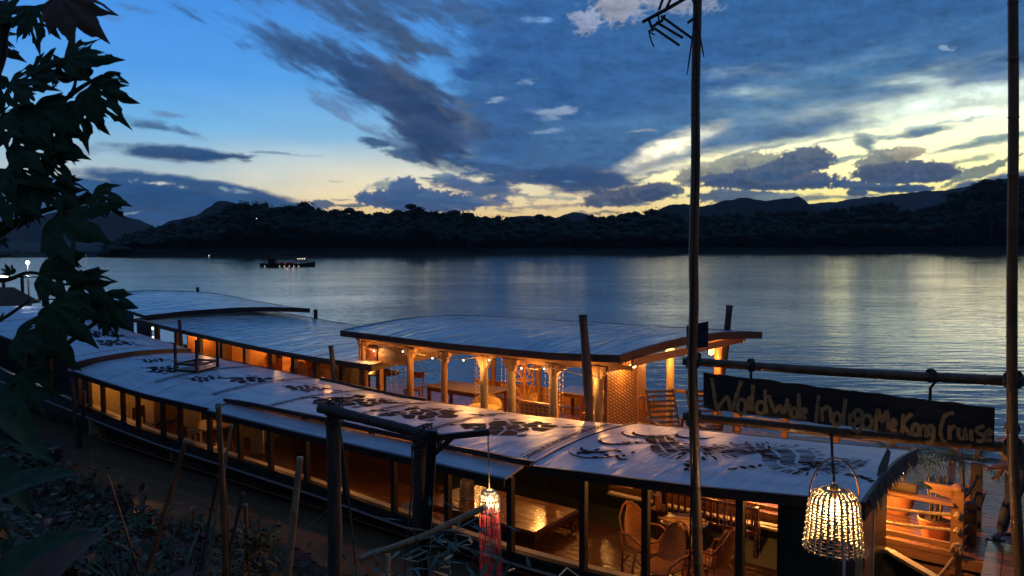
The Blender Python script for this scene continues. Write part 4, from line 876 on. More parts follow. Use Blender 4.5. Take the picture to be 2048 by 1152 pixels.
# overturned wooden stool on the roof
zt = roof_main(-6.4, 1.75).z
t = on1('upturned_table', 'small dark table lying upside down on the white roof, legs in the air', 'table', -6.4, 1.75, zt + .0, .35)
q = MB(); q.box(-.36, .36, -.42, .42, .0, .035, bev=.006); q.build('top', M_['darkwood'], t)
for x in (-.32, .32):
    for y in (-.38, .38): q = MB(); q.box(x - .025, x + .025, y - .025, y + .025, .035, .68, bev=.005); q.build('leg', M_['darkwood'], t)
for y in (-.38, .38): q = MB(); q.box(-.30, .30, y - .015, y + .015, .14, .19); q.build('stretcher', M_['darkwood'], t)
for x in (-.32, .32): q = MB(); q.box(x - .015, x + .015, -.36, .36, .14, .19); q.build('stretcher', M_['darkwood'], t)
# chairs and table in the rear saloon, glimpsed between the posts
for k, (s, n, lab) in enumerate(((-7.3, .85, 'dark wooden chair behind the near posts at the lit yellow end of the boat'), (-5.6, 1.0, 'dark wooden chair in the dim middle of the near boat'))):
    c = on1('wooden_chair', lab, 'chair', s, n, FZ + .012, .4 + k, 'wooden chairs in the near boat')
    q = MB(); q.box(-.2, .2, -.2, .2, .42, .45, bev=.006); q.build('seat', M_['mahog'], c); q = MB(); q.box(-.2, -.17, -.2, .2, .62, .9, bev=.006); q.build('backrest', M_['mahog'], c)
    for x in (-.18, .18):
        for y in (-.18, .18): q = MB(); q.box(x - .02, x + .02, y - .02, y + .02, 0, .42 if x > 0 else .9); q.build('leg', M_['mahog'], c)
t = on1('saloon_table', 'dark table with pale top edge among the near posts', 'table', -4.9, 1.1, FZ + .012)
q = MB(); q.box(-.5, .5, -.35, .35, .70, .74, bev=.008); q.build('top', M_['honey'], t)
for x in (-.45, .45):
    for y in (-.3, .3): q = MB(); q.box(x - .03, x + .03, y - .03, y + .03, 0, .70); q.build('leg', M_['mahog'], t)
cl_ = on1('white_cloth_heap', 'crumpled white cloth on the side bench in the lit rear of the near boat', 'cloth', -7.4, .55, .50)
q = MB(); q.grid(lambda u, v: Vector((u * .3, v * .16, .05 * (1 - u * u) * (1 - v * v) + .02 * mnoise.noise(Vector((u * 4, v * 4, 1))))), frange(-1, 1, .15), frange(-1, 1, .2)); q.build('cloth', M_['white'], cl_, True)

# ------------------------------------------------------------------ the second boat, lying outside the first
DZ = .55; NN, NF = 3.55, 9.0
boat2 = empty('dining_boat', 'larger wooden dining boat with lamp-lit pillars and open foredeck, behind the near boat', 'boat', BF)
B2 = boat2
def part(name, m, fn, smooth=False, parent=B2, angle=None):
    q = MB(); fn(q); return q.build(name, m, parent, smooth, angle)
# roofs: rear, middle, dining; each a thin arched sheet with brown edge boards
def rz(pts_n, pts_f, a): return lambda s, n: Vector((s, n, interp(pts_n, s) * (1 - (n - NN) / (NF - NN)) + interp(pts_f, s) * (n - NN) / (NF - NN) + a * arch(n, NN, NF) + 1.2 * wr(s, n)))
rf_rear = rz([(-17.2, 3.24), (-12.3, 2.74)], [(-17.2, 3.0), (-12.3, 2.66)], .14)
rf_mid = rz([(-13.2, 2.60), (-7.5, 2.27), (-4.8, 2.15), (-1.9, 2.13)], [(-13.2, 2.45), (-7.5, 2.12), (-1.9, 2.0)], .14)
rf_din = rz([(-3.0, 2.88), (.4, 2.82), (3, 2.83), (4.7, 2.92)], [(-3, 2.82), (5.4, 2.88)], .15)
def sk(fn, s0, s1, e0, e1):                 # sheet whose end runs a little askew
    return lambda u, n: fn(s0 + (n - NN) / (NF - NN) * e0 + (s1 + (n - NN) / (NF - NN) * e1 - s0 - (n - NN) / (NF - NN) * e0) * u, n)
roofs = {}
for nm, fn, s0, s1, e0, e1 in (('rear', rf_rear, -17.2, -12.4, 0, 1.2), ('mid', rf_mid, -13.2, -1.95, 0, .2), ('din', rf_din, -3.0, 4.65, .1, .75)):
    g = sk(fn, s0, s1, e0, e1); roofs[nm] = part('roof_panel', M_['roof2'], lambda q: q.grid(g, frange(0, 1, .03), frange(NN, NF, .3), th=.03), True, angle=40)
    ed = M_['darkwood'] if nm == 'rear' else wood('brown_fascia', (.085, .045, .024), .5)
    def boards(q, g=g, h=.14 if nm == 'din' else .10):
        us = frange(0, 1, .1)
        for a, b_ in zip(us, us[1:]): q.bar(g(a, NN) + Vector((0, -.025, -h / 2 + .01)), g(b_, NN) + Vector((0, -.025, -h / 2 + .01)), .035, h)
    part('fascia_board', ed, boards)
    def boards2(q, g=g, u=1, h=.16):
        ns = frange(NN - .04, NF, .5)
        for a, b_ in zip(ns, ns[1:]): q.bar(g(u, a) + Vector((.025, 0, -h / 2 + .012)), g(u, b_) + Vector((.025, 0, -h / 2 + .012)), .04, h)
    part('fascia_board', ed, boards2)
    part('fascia_board', ed, lambda q, g=g: boards2(q, g, 0, .08))
    def boards3(q, g=g):
        us = frange(0, 1, .1)
        for a, b_ in zip(us, us[1:]): q.bar(g(a, NF) + Vector((0, .02, -.03)), g(b_, NF) + Vector((0, .02, -.03)), .03, .08)
    part('fascia_board', ed, boards3)
part('roof_beam', M_['honey'], lambda q: [q.bar(rf_din(a, NN + .32) - Vector((0, 0, .20)), rf_din(b_, NN + .32) - Vector((0, 0, .20)), .07, .17) for a, b_ in zip(frange(-2.8, 4.5, .8), frange(-2.8, 4.5, .8)[1:])])
part('roof_beam', M_['honey'], lambda q: [q.bar(rf_din(a, NF - .5) - Vector((0, 0, .16)), rf_din(b_, NF - .5) - Vector((0, 0, .16)), .07, .16) for a, b_ in zip(frange(-2.8, 5.2, .8), frange(-2.8, 5.2, .8)[1:])])
part('roof_beam', M_['honey'], lambda q: q.bar(rf_din(4.75, NN + .3) - Vector((0, 0, .19)), rf_din(5.15, NF - .4) - Vector((0, 0, .17)), .06, .14))
for k in range(8):
    s = -2.6 + k * 1.0; part('rafter', M_['honey'], lambda q: [q.bar(rf_din(s, a) - Vector((0, 0, .07)), rf_din(s, b_) - Vector((0, 0, .07)), .05, .07) for a, b_ in zip(frange(NN + .2, NF - .2, .8), frange(NN + .2, NF - .2, .8)[1:])])
part('ceiling', M_['honey'], lambda q: q.grid(lambda s, n: rf_mid(s, n) - Vector((0, 0, .05)), frange(-12.6, -2.1, .6), frange(NN + .1, NF - .1, .5)))
part('roof_beam', wood('brown_beam', (.20, .10, .045), .5), lambda q: [q.bar(rf_mid(a, NN + .25) - Vector((0, 0, .16)), rf_mid(b_, NN + .25) - Vector((0, 0, .16)), .06, .10) for a, b_ in zip(frange(-12.8, -2.0, .8), frange(-12.8, -2.0, .8)[1:])])
# hull and deck
def hw2(s): return min(1, max(.02, (s + 19) / 4) ** .5)
G2 = lambda s: DZ - .03 + .5 * max(0, (-s - 12) / 6) ** 2
def hull2(s, t):
    a = (t - .5) * 2; k = abs(a) ** 3.2; w = 2.78 * hw2(s) * (.78 + .22 * a * a); return Vector((s, 6.28 + a * w, -.6 + (G2(s) + .6) * k))
part('hull', M_['hull'], lambda q: (q.grid(hull2, frange(-18.8, 10.9, .6), frange(0, 1, .0625)), q.add([hull2(10.9, t) for t in frange(0, 1, .0625)], [tuple(range(17))])), True)
dp = None
for i in range(36):
    n0 = 3.53 + i * .152
    if dp is None: dp = part('deck_plank', M_['deckwood'], lambda q: q.box(-18, 11.2, 0, .146, -.03, 0.0, bev=.004))
    o = dp if i == 0 else dp.copy()
    if i: COL.objects.link(o)
    o.location = (.02 * ((i * 7) % 5), n0, DZ + .002 * (i % 3))
part('rubbing_strake', M_['honey'], lambda q: q.box(-12, 11.2, 3.44, 3.52, DZ - .16, DZ - .02))
part('rubbing_strake', wood('strake_wood', (.40, .19, .07), .45), lambda q: q.box(-12, 11.2, 3.46, 3.50, DZ - .34, DZ - .22))  # lower strake in plain brown wood
# pillars of the dining room
def pillar(s, n, z1, wrapped, mtl=None, r=.078):
    o = part('pillar', mtl or M_['post'], lambda q: q.tube([(0, 0, DZ), (0, 0, (DZ + z1) / 2), (0, 0, z1)], [r, r * .95, r], 12), True, angle=50)
    o.location = (s, n, 0)
    if wrapped:
        q = MB(); z = DZ + .5
        while z < z1 - .25: q.lathe([(r, z), (r + .012, z + .010), (r, z + .020)], 12); z += .024
        q.build('rope_wrap', M_['rope'], o, True)
    c = MB(); c.box(-.18, .18, -.06, .06, z1 - .10, z1 - .003); c.box(-.13, .13, -.055, .055, z1 - .19, z1 - .10); c.box(-.10, .10, -.05, .05, z1 - .24, z1 - .19); c.build('bracket', M_['honey'], o)
for s, wr_ in ((-2.55, 0), (-1.0, 0), (.05, 0), (1.2, 1), (1.93, 1), (2.98, 1), (4.02, 1)): pillar(s, NN + .33, rf_din(s, NN + .32).z - .29, wr_)
for s in (-2.2, -.6, 1.0, 2.6): pillar(s, NF - .5, rf_din(s, NF - .5).z - .24, 0)
pillar(4.05, 7.0, rf_din(4.4, 7.0).z - .16, 1); pillar(4.85, 7.8, rf_din(5.0, 7.8).z - .16, 0, None, .095)
for s in (-2.0, -3.34, -4.37, -5.26, -6.24, -7.45, -8.6, -9.8, -11.1, -12.3):
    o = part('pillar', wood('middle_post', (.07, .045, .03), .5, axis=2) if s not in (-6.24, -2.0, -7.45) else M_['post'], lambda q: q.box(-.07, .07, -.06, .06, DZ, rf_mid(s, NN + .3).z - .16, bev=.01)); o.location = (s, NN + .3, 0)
# carved valance between the right-hand pillars
def valance(q):
    for k in range(40):
        s = 2.35 + k * .06; z0 = rf_din(s, NN + .36).z - .28; d = .16 + .11 * abs(math.sin((s - 2.98) * 3.02)) ** .6 * -1 + .11
        q.box(s, s + .06, NN + .30, NN + .33, z0 - max(.05, .22 - .16 * abs(math.sin((s - 2.98) * 3.0))), z0 + .02)
part('carved_valance', M_['honey'], valance)
# carved end panel under the roof at the left of the dining room
ep = part('end_panel', M_['honey'], lambda q: q.box(-2.68, -2.62, NN + .25, 7.2, 2.05, 2.72))
for k in range(3): part('carved_panel', M_['mahog'] if k == 0 else M_['teak'], lambda q: q.box(-2.618, -2.60, NN + .45 + k * .95, NN + 1.15 + k * .95, 2.13, 2.64, bev=.006), parent=ep)
part('side_panel', M_['honey'], lambda q: q.box(-2.6, -1.08, NN + .32, NN + .36, 2.15, 2.56))
part('side_panel', M_['teak'], lambda q: q.lathe([(0, 0), (.13, 0), (.15, .02), (0, .03)], 16, (0, 0, 0))).matrix_local = Matrix.Translation((-1.5, NN + .30, 2.36)) @ Matrix.Rotation(math.pi / 2, 4, 'X')
part('side_panel', M_['mahog'], lambda q: q.box(-2.45, -2.08, NN + .28, NN + .315, 2.20, 2.52, bev=.01))
# far side: low boarded wall, posts
for i in range(3): part('wall_plank', M_['honey'], lambda q: q.box(-3, 3.2, NF - .42, NF - .39, DZ + .02 + i * .125, DZ + .14 + i * .125, bev=.004))
part('rail_cap', M_['honey'], lambda q: q.box(-3.0, 3.2, NF - .47, NF - .34, DZ + .40, DZ + .44, bev=.008))
for k in range(14): part('baluster', M_['teak'], lambda q: q.lathe([(.03, 0), (.035, .04), (.02, .1), (.035, .2), (.02, .3), (.03, .36)], 8, (1.0 + k * .16, NF - .9, DZ + .3)), True)
part('rail_cap', M_['honey'], lambda q: q.box(.95, 3.2, NF - .95, NF - .85, DZ + .66, DZ + .71, bev=.008))
# middle saloon: boarded back wall, cross wall, sill
for i in range(12): part('wall_plank', M_['honey'] if i % 2 else M_['teak'], lambda q: q.box(-16.5, -9.0, NF - .45, NF - .42, DZ + i * .135, DZ + .13 + i * .135, bev=.004))
for i in range(12): part('wall_plank', M_['honey'] if i % 2 else M_['teak'], lambda q: q.box(-7.95, -7.92, 5.4, NF - .46, DZ + i * .128, DZ + .124 + i * .128, bev=.004))
part('cross_wall', M_['teak'], lambda q: q.box(-11.6, -11.56, NN + .9, NF - .5, DZ, 2.32))
part('cross_wall', M_['honey'], lambda q: q.box(-9.6, -9.56, NN + 1.2, 6.0, DZ, 2.2))
part('door_leaf', M_['mahog'], lambda q: q.box(-10.8, -10.2, 5.9, 5.95, DZ, 2.2, bev=.01))
part('side_sill', M_['honey'], lambda q: q.box(-12.6, -2.0, NN + .24, NN + .36, DZ, 1.34))
part('low_partition', M_['honey'], lambda q: q.box(-9.8, -7.2, 7.2, 7.26, DZ, 1.78))
# dark cladding at the stern
cl2 = part('stern_cladding', M_['navy'], lambda q: q.add([(-16.9, NN + .02, .2), (-13.35, NN + .02, .2), (-13.35, NN + .02, rf_rear(-13.35, NN).z - .06), (-16.9, NN + .02, rf_rear(-16.9, NN).z - .06), (-16.9, NN + .08, .2), (-13.35, NN + .08, .2), (-13.35, NN + .08, rf_rear(-13.35, NN).z - .06), (-16.9, NN + .08, rf_rear(-16.9, NN).z - .06)], [(0, 1, 2, 3), (7, 6, 5, 4), (0, 4, 5, 1), (1, 5, 6, 2), (2, 6, 7, 3), (3, 7, 4, 0)]))
tag(cl2, 'dark blue boarded side at the stern')
part('stern_cladding', M_['navy'], lambda q: q.box(-13.05, -12.2, NN + .02, NN + .08, .2, rf_mid(-13.0, NN).z - .12))
part('stern_post', M_['teak'], lambda q: q.bar((-17.0, NN + .05, DZ), (-17.2, NN + .05, 3.5), .10, .10))
part('stern_rail', M_['teak'], lambda q: [q.bar((-19.2, NN + .3, z), (-17.1, NN + .15, z), .05, .06) for z in (1.0, 1.35, 1.7)] + [q.bar((-19.2 + .5 * k, NN + .3 - .03 * k, DZ), (-19.2 + .5 * k, NN + .3 - .03 * k, 1.72), .05) for k in range(4)])
part('stern_strip_light', M_['tinylamp'], lambda q: [q.box(-13.22, -13.18, NN + .6, NN + .64, z, z + .22) for z in (1.3, 1.75, 2.2)])
# foredeck rail on the near side: posts, boards, ropes
def rail_post(s, n, h=.98):
    o = part('rail_post', M_['honey'], lambda q: (q.box(-.075, .075, -.06, .06, DZ - .28, DZ + h - .06, bev=.01), q.lathe([(.085, h + DZ - .06), (.085, h + DZ - .02), (.05, h + DZ + .02), (0, h + DZ + .035)], 12))); o.location = (s, n, 0)
rail_post(10.04, 3.5, .99); rail_post(8.3, 3.5, .9); rail_post(6.2, 3.5, .9)
part('rail_board', M_['honey'], lambda q: q.box(5.0, 10.0, 3.38, 3.58, DZ + .71, DZ + .76, bev=.008))
part('rail_board', M_['honey'], lambda q: q.add([(9.68, 3.44, DZ + .86), (10.0, 3.44, DZ + .80), (10.0, 3.44, DZ + .98), (9.62, 3.44, DZ + .98), (9.74, 3.44, DZ + .91), (9.68, 3.50, DZ + .86), (10.0, 3.50, DZ + .80), (10.0, 3.50, DZ + .98), (9.62, 3.50, DZ + .98), (9.74, 3.50, DZ + .91)], [(0, 1, 2, 3, 4), (9, 8, 7, 6, 5)] + [(i, i + 5, (i + 1) % 5 + 5, (i + 1) % 5) for i in range(5)]))
for z in (DZ + .10, DZ - .02): part('rail_board', M_['honey'], lambda q: q.box(5.0, 10.0, 3.43, 3.49, z, z + .075, bev=.006))
def rope(pts, r, m, name='rail_rope', parent=B2, twist=True):
    q = MB(); P = cr3(pts, 8); q.tube(P, r * .8, 8)
    if twist:                              # three strands laid round each other
        for st_ in range(3):
            H = []; L = 0
            for i, p in enumerate(P):
                if i: L += (p - P[i - 1]).length
                t = (P[min(i + 1, len(P) - 1)] - P[max(0, i - 1)]).normalized(); a = t.cross(Vector((0, 0, 1)) if abs(t.z) < .9 else Vector((1, 0, 0))).normalized(); b_ = t.cross(a)
                H.append(p + (a * math.cos(L / r * .9 + st_ * 2.09) + b_ * math.sin(L / r * .9 + st_ * 2.09)) * r * .55)
            q.tube(H, r * .55, 5)
    return q.build(name, m, parent, True)
def cr3(pts, n=8):
    q = [Vector(p) for p in pts]; q = [q[0]] + q + [q[-1]]; out = []
    for i in range(1, len(q) - 2):
        for k in range(n):
            t = k / n; a, b_, c, d = q[i - 1:i + 3]; out.append(.5 * ((2 * b_) + (c - a) * t + (2 * a - 5 * b_ + 4 * c - d) * t * t + (3 * b_ - a - 3 * c + d) * t ** 3))
    return out + [q[-2]]
for z0, z1 in ((DZ + .56, DZ + .58), (DZ + .34, DZ + .36)):
    rope([(8.3, 3.5, z0), (8.7, 3.5, z0 - .04), (9.2, 3.5, z0 - .07), (9.7, 3.5, z0 - .03), (10.04, 3.48, z1)], .028, M_['rope'])
    rope([(10.04, 3.44, z1), (10.05, 3.42, z1 + .02), (10.06, 3.44, z1 - .02)], .045, M_['rope'], 'rope_knot')
rope([(10.02, 3.40, DZ + .04), (10.0, 3.36, DZ + .15), (10.08, 3.38, DZ + .2), (10.1, 3.40, DZ + .06)], .03, M_['rope'], 'rope_knot')
# return of the rail across the bow, in dark wood and old rope, and the gangway
for n, h in ((4.05, .62), (4.75, 1.05)):
    o = part('rail_post', M_['darkwood'], lambda q: q.box(-.075, .075, -.07, .07, DZ, DZ + h, bev=.012)); o.location = (10.15, n, 0)
for z in (.30, .52, .78): rope([(10.06, 3.56, DZ + z), (10.12, 3.95, DZ + z + .0), (10.15, 4.4, DZ + z + .04), (10.15, 4.72, DZ + z + .08)], .026, M_['darkrope'])
part('rail_board', M_['deckwood'], lambda q: q.bar((10.08, 3.58, DZ + .12), (10.16, 4.7, DZ + .12), .05, .08))
# far side rail of the foredeck
for s in (5.0, 6.1, 7.2, 8.3, 9.4, 10.5):
    o = part('rail_post', M_['honey'], lambda q: q.box(-.065, .065, -.05, .05, DZ, DZ + .66, bev=.01)); o.location = (s, NF - .35, 0)
for z in (.18, .38, .60): rope([(4.9, NF - .35, DZ + z), (6.6, NF - .35, DZ + z - .02), (8.3, NF - .35, DZ + z), (10.5, NF - .35, DZ + z)], .022, M_['rope'], twist=False)
part('rail_pole', M_['palebamboo'], lambda q: q.tube([(3.4, NF - .4, DZ + .80), (4.9, NF - .4, DZ + .80), (5.1, NF - .4, DZ + .80)], .05, 8), True)
# woven walls at the forward end of the dining room and the bar
def woven(name, x0, x1, y0, y1, z0, z1):
    w = part(name, M_['weave'], lambda q: q.box(x0, x1, y0, y1, z0, z1)); fx = x1 - x0 > y1 - y0
    for z in (z0, z1): part('frame_rail', M_['honey'], lambda q: q.box(x0 - .02, x1 + .02, y0 - .02, y1 + .02, z - .025, z + .025), parent=w)
    for e in (0, 1):
        part('frame_stile', M_['honey'], lambda q: (q.box((x0, x1)[e] - .025, (x0, x1)[e] + .025, y0 - .022, y1 + .022, z0 + .026, z1 - .026) if fx else q.box(x0 - .022, x1 + .022, (y0, y1)[e] - .025, (y0, y1)[e] + .025, z0 + .026, z1 - .026)), parent=w)
woven('woven_wall', 4.12, 4.15, NN + .42, 5.22, DZ + .04, 2.52)
woven('woven_wall', 2.0, 2.9, NN + .55, NN + .58, DZ + .04, 1.66)
woven('woven_wall', 3.05, 4.0, 5.28, 5.31, DZ + .04, 1.72)
part('bar_front', M_['honey'], lambda q: (q.box(3.1, 4.0, 5.32, 5.36, 1.78, 1.84), q.box(3.05, 3.1, 5.3, 5.9, 1.75, 2.5), q.box(3.95, 4.0, 5.3, 5.9, 1.75, 2.5), q.box(3.1, 3.95, 5.85, 5.9, 1.75, 2.5)))
part('bar_counter', M_['table'], lambda q: q.box(3.0, 4.08, 5.15, 5.6, 1.735, 1.775, bev=.008))
part('bar_brace', M_['mahog'], lambda q: (q.bar((3.35, 5.84, 1.8), (3.75, 5.84, 2.2), .05), q.bar((3.75, 5.82, 1.8), (3.35, 5.82, 2.2), .05)))
for k in range(6): part('hanging_spindle', M_['teak'], lambda q: q.lathe([(.015, 0), (.03, .06), (.015, .12), (.03, .2), (.015, .3)], 8, (3.15 + k * .13, 5.34, 2.2)), True)
# lamps
def round_lantern(s, n, z, label):
    o = empty('globe_lantern', label, 'lantern', BM(s, n, z)); q = MB()
    q.lathe([(0.02, .10), (.07, .085), (.105, .035), (.115, -.02), (.095, -.075), (.05, -.105), (0, -.11)], 14); q.build('glass', M_['bulbsoft'], o, True)
    w = MB()
    for k in range(10):
        a = k * .628; w.tube([(math.cos(a) * r_, math.sin(a) * r_, z_) for r_, z_ in ((.03, .11), (.09, .085), (.118, .03), (.128, -.02), (.105, -.08), (.05, -.115))], .006, 4)
    for zz, r_ in ((.06, .105), (.0, .127), (-.06, .117)): w.tube([(math.cos(a * .4) * r_, math.sin(a * .4) * r_, zz) for a in range(17)], .005, 4)
    w.build('cage', M_['rattan'], o, True); h = MB(); h.lathe([(.012, .10), (.05, .105), (.03, .13), (.012, .15), (.012, .30)], 10); h.build('hanger', M_['black'], o, True)
    return o
round_lantern(4.13, 6.84, 2.55, 'round glowing lantern hanging at the front edge of the dining roof')
lamp_light('globe_lantern_light', BW(4.15, 6.6, 2.36), 30, rad=.1)
pl = part('post_lamp', M_['paperglow'], lambda q: q.box(4.72, 4.80, 7.55, 7.69, 2.46, 2.70, bev=.02))
lamp_light('post_lamp_light', (4.9, 7.4, 2.3), 40, parent=B2)
for k, (s, n, z, pw) in enumerate(((-.6, 5.6, 2.62, 95), (1.6, 5.4, 2.62, 110), (3.3, 4.7, 2.55, 120), (4.40, 4.55, 2.60, 20), (-4.3, 5.6, 2.0, 60), (-6.4, 6.0, 2.04, 110), (-9.0, 6.0, 2.1, 45), (-11.2, 5.0, 2.25, 30), (7.2, 4.3, 1.15, 60), (8.9, 4.2, 1.1, 110))):
    lamp = z < 1.5
    q = MB(); q.lathe([(0, 0), (.06, 0), (.07, -.02), (.05, -.06), (0, -.07)], 10); o = q.build('deck_lamp' if lamp else 'ceiling_lamp', M_['warmstrip'], B2); o.location = (s, n if not lamp else 3.66, z if not lamp else 1.24)
    lamp_light('ceiling_lamp_light', (s, n if not lamp else 3.78, z - .14 if not lamp else 1.12), pw, rad=.05, parent=B2)

for s in (-2.2, -.6, 1.15, 2.6, 3.9): lamp_light('string_light', (s, NN + .10, 2.36), 9, (1, .5, .14), .03, B2)

# ------------------------------------------------------------------ things aboard the dining boat
def on2(name, label, cat, s, n, z=DZ + .004, rz_=0, group=None): return empty(name, label, cat, BM(s, n, z, rz_), group)
def pt(o, name, m, fn, smooth=False, angle=None):
    q = MB(); fn(q); return q.build(name, m, o, smooth, angle)
def dining_table(label, s, n, lx, ly, h=.74):
    t = on2('dining_table', label, 'table', s, n, group='dining tables')
    pt(t, 'top', M_['table'], lambda q: q.box(-lx, lx, -ly, ly, h, h + .04, bev=.008))
    for x in (-lx + .08, lx - .08):
        for y in (-ly + .08, ly - .08): pt(t, 'leg', M_['mahog'], lambda q: q.box(x - .035, x + .035, y - .035, y + .035, 0, h, bev=.006))
    pt(t, 'apron', M_['mahog'], lambda q: (q.box(-lx + .1, lx - .1, -ly + .06, -ly + .09, h - .09, h), q.box(-lx + .1, lx - .1, ly - .09, ly - .06, h - .09, h)))
    return t
dining_table('long dining table with glossy top between the first pillars of the dining room', -1.0, 5.9, 1.0, .5, .76)
dining_table('small low table near the far balustrade of the dining room', 1.35, 7.4, .45, .45, .72)
def seat_block(name, label, s, n, w, d, h, back, rz_=0, m='fabric'):
    c = on2(name, label, 'armchair', s, n, rz_=rz_, group='canvas-covered seats')
    def body(q):
        q.grid(lambda u, v: Vector((u * w, v * d, h * (1 - .10 * (u ** 4 + v ** 4)))), frange(-1, 1, .2), frange(-1, 1, .2))
        q.box(-w * .99, w * .99, -d * .99, d * .99, .06, h * .82, bev=.04)
    pt(c, 'seat_cushion', M_[m], body, True, 50)
    def bk(q):
        q.grid(lambda u, v: Vector((u * w * (1 - .30 * max(0, v) ** 3), d * .75 + .10 * math.cos(u * 1.5) + .05 * v, h * .8 + (back - h * .8) * (v * (1 - .16 * u * u)))), frange(-1, 1, .125), frange(0, 1, .1))
        q.grid(lambda u, v: Vector((u * w * (1 - .30 * max(0, v) ** 3), d * .75 - .12 * math.cos(u * 1.5) + .05 * v, h * .8 + (back - h * .8) * (v * (1 - .16 * u * u)))), frange(-1, 1, .125), frange(0, 1, .1))
    pt(c, 'backrest', M_[m], bk, True)
    for x in (-w + .06, w - .06):
        for y in (-d + .06, d - .06): pt(c, 'foot', M_['mahog'], lambda q: q.box(x - .03, x + .03, y - .03, y + .03, 0, .06))
seat_block('covered_armchair', 'rounded armchair under yellow canvas, left of the two in the middle saloon', -5.75, 4.7, .48, .40, .55, 1.22, math.pi)
seat_block('covered_armchair', 'rounded armchair under yellow canvas, right of the two in the middle saloon', -4.80, 4.7, .50, .40, .55, 1.22, math.pi)
seat_block('cushioned_seat', 'yellow cushioned bench behind the second dining pillar', .35, 4.9, .40, .22, .70, .88, .2)
seat_block('cushioned_seat', 'yellow cushioned seat beside the rope-wrapped dining pillars', 1.55, 4.75, .30, .28, .62, 1.1, -.5)
bt = on2('bar_table', 'black round bar table with heaped cloth in the middle saloon', 'table', -2.85, 4.8)
pt(bt, 'top', M_['black'], lambda q: q.lathe([(0, 1.10), (.38, 1.10), (.40, 1.12), (.38, 1.14), (0, 1.14)], 24), True, 30)
pt(bt, 'column', M_['black'], lambda q: q.lathe([(.2, 0), (.2, .03), (.05, .08), (.05, 1.1)], 14), True, 40)
pt(bt, 'cloth', M_['black'], lambda q: q.grid(lambda u, v: Vector((u * .3, v * .25, 1.142 + .09 * (1 - u * u) * (1 - v * v) * (1 + .5 * mnoise.noise(Vector((u * 3, v * 3, 0)))))), frange(-1, 1, .2), frange(-1, 1, .2)), True)
ct = on2('counter', 'dark counter with a shiny top at the back of the middle saloon', 'counter', -6.4, 6.4)
pt(ct, 'top', M_['table'], lambda q: q.box(-1.1, 1.1, -.3, .3, 1.18, 1.23, bev=.01)); pt(ct, 'front', M_['black'], lambda q: q.box(-1.0, 1.0, -.25, .25, 0, 1.18)); pt(ct, 'drape', M_['navy'], lambda q: q.add([(.95, -.31, 1.24), (1.12, -.31, 1.24), (1.2, -.36, .3), (.8, -.36, .3)], [(0, 1, 2, 3)]))
cf = on2('plant_box', 'leafy plant in a box at the back of the middle saloon', 'plant', -8.9, 6.4)
pt(cf, 'box', M_['teak'], lambda q: q.box(-.5, .5, -.2, .2, 0, .75, bev=.01)); rq = random.Random(31); pt(cf, 'leaves', M_['palm'], lambda q: crown(q, (0, 0, 1.0), .55, .35, 160, .07, rq))
rk = on2('shelf_tower', 'open wooden shelf tower with crossed braces by the far balustrade', 'shelf', .25, 6.6)
for x in (-.18, .18):
    for y in (-.18, .18): pt(rk, 'upright', M_['teak'], lambda q: q.box(x - .02, x + .02, y - .02, y + .02, 0, 1.45))
for z in (.1, .55, 1.0, 1.44): pt(rk, 'shelf', M_['honey'], lambda q: q.box(-.21, .21, -.21, .21, z, z + .025))
for z in (.125, .575, 1.025):
    for y in (-.20, .20):
        pt(rk, 'brace', M_['honey'], lambda q: q.bar((-.17, y, z), (.17, y, z + .41), .02)); pt(rk, 'brace', M_['honey'], lambda q: q.bar((.17, y * 1.02, z), (-.17, y * 1.02, z + .41), .02))
    pt(rk, 'brace', M_['honey'], lambda q: q.bar((.20, -.17, z), (.20, .17, z + .41), .02)); pt(rk, 'brace', M_['honey'], lambda q: q.bar((.21, .17, z), (.21, -.17, z + .41), .02))
st2 = on2('small_stool', 'little wooden stool in front of the woven bar wall', 'stool', 3.55, 4.5)
pt(st2, 'seat', M_['teak'], lambda q: q.box(-.18, .18, -.15, .15, .95, 1.0, bev=.01))
for x in (-.15, .15):
    for y in (-.12, .12): pt(st2, 'leg', M_['teak'], lambda q: q.box(x - .018, x + .018, y - .018, y + .018, 0, .95))
pt(st2, 'stretcher', M_['teak'], lambda q: (q.box(-.15, .15, -.13, -.11, .3, .33), q.box(-.15, .15, .11, .13, .3, .33)))
cc = on2('folding_chair', 'dark folding chair with crossed legs under the carved side panel', 'chair', -1.7, 4.7, rz_=.5)
pt(cc, 'seat', M_['mahog'], lambda q: q.box(-.22, .22, -.2, .2, .84, .87, bev=.005)); pt(cc, 'backrest', M_['mahog'], lambda q: q.box(-.22, .22, .18, .20, 1.1, 1.25, bev=.004))
for x in (-.2, .2):
    pt(cc, 'leg', M_['mahog'], lambda q: q.bar((x, -.22, 0), (x, .24, 1.25), .03)); pt(cc, 'leg', M_['mahog'], lambda q: q.bar((x * .9, .24, 0), (x * .9, -.2, .85), .03))
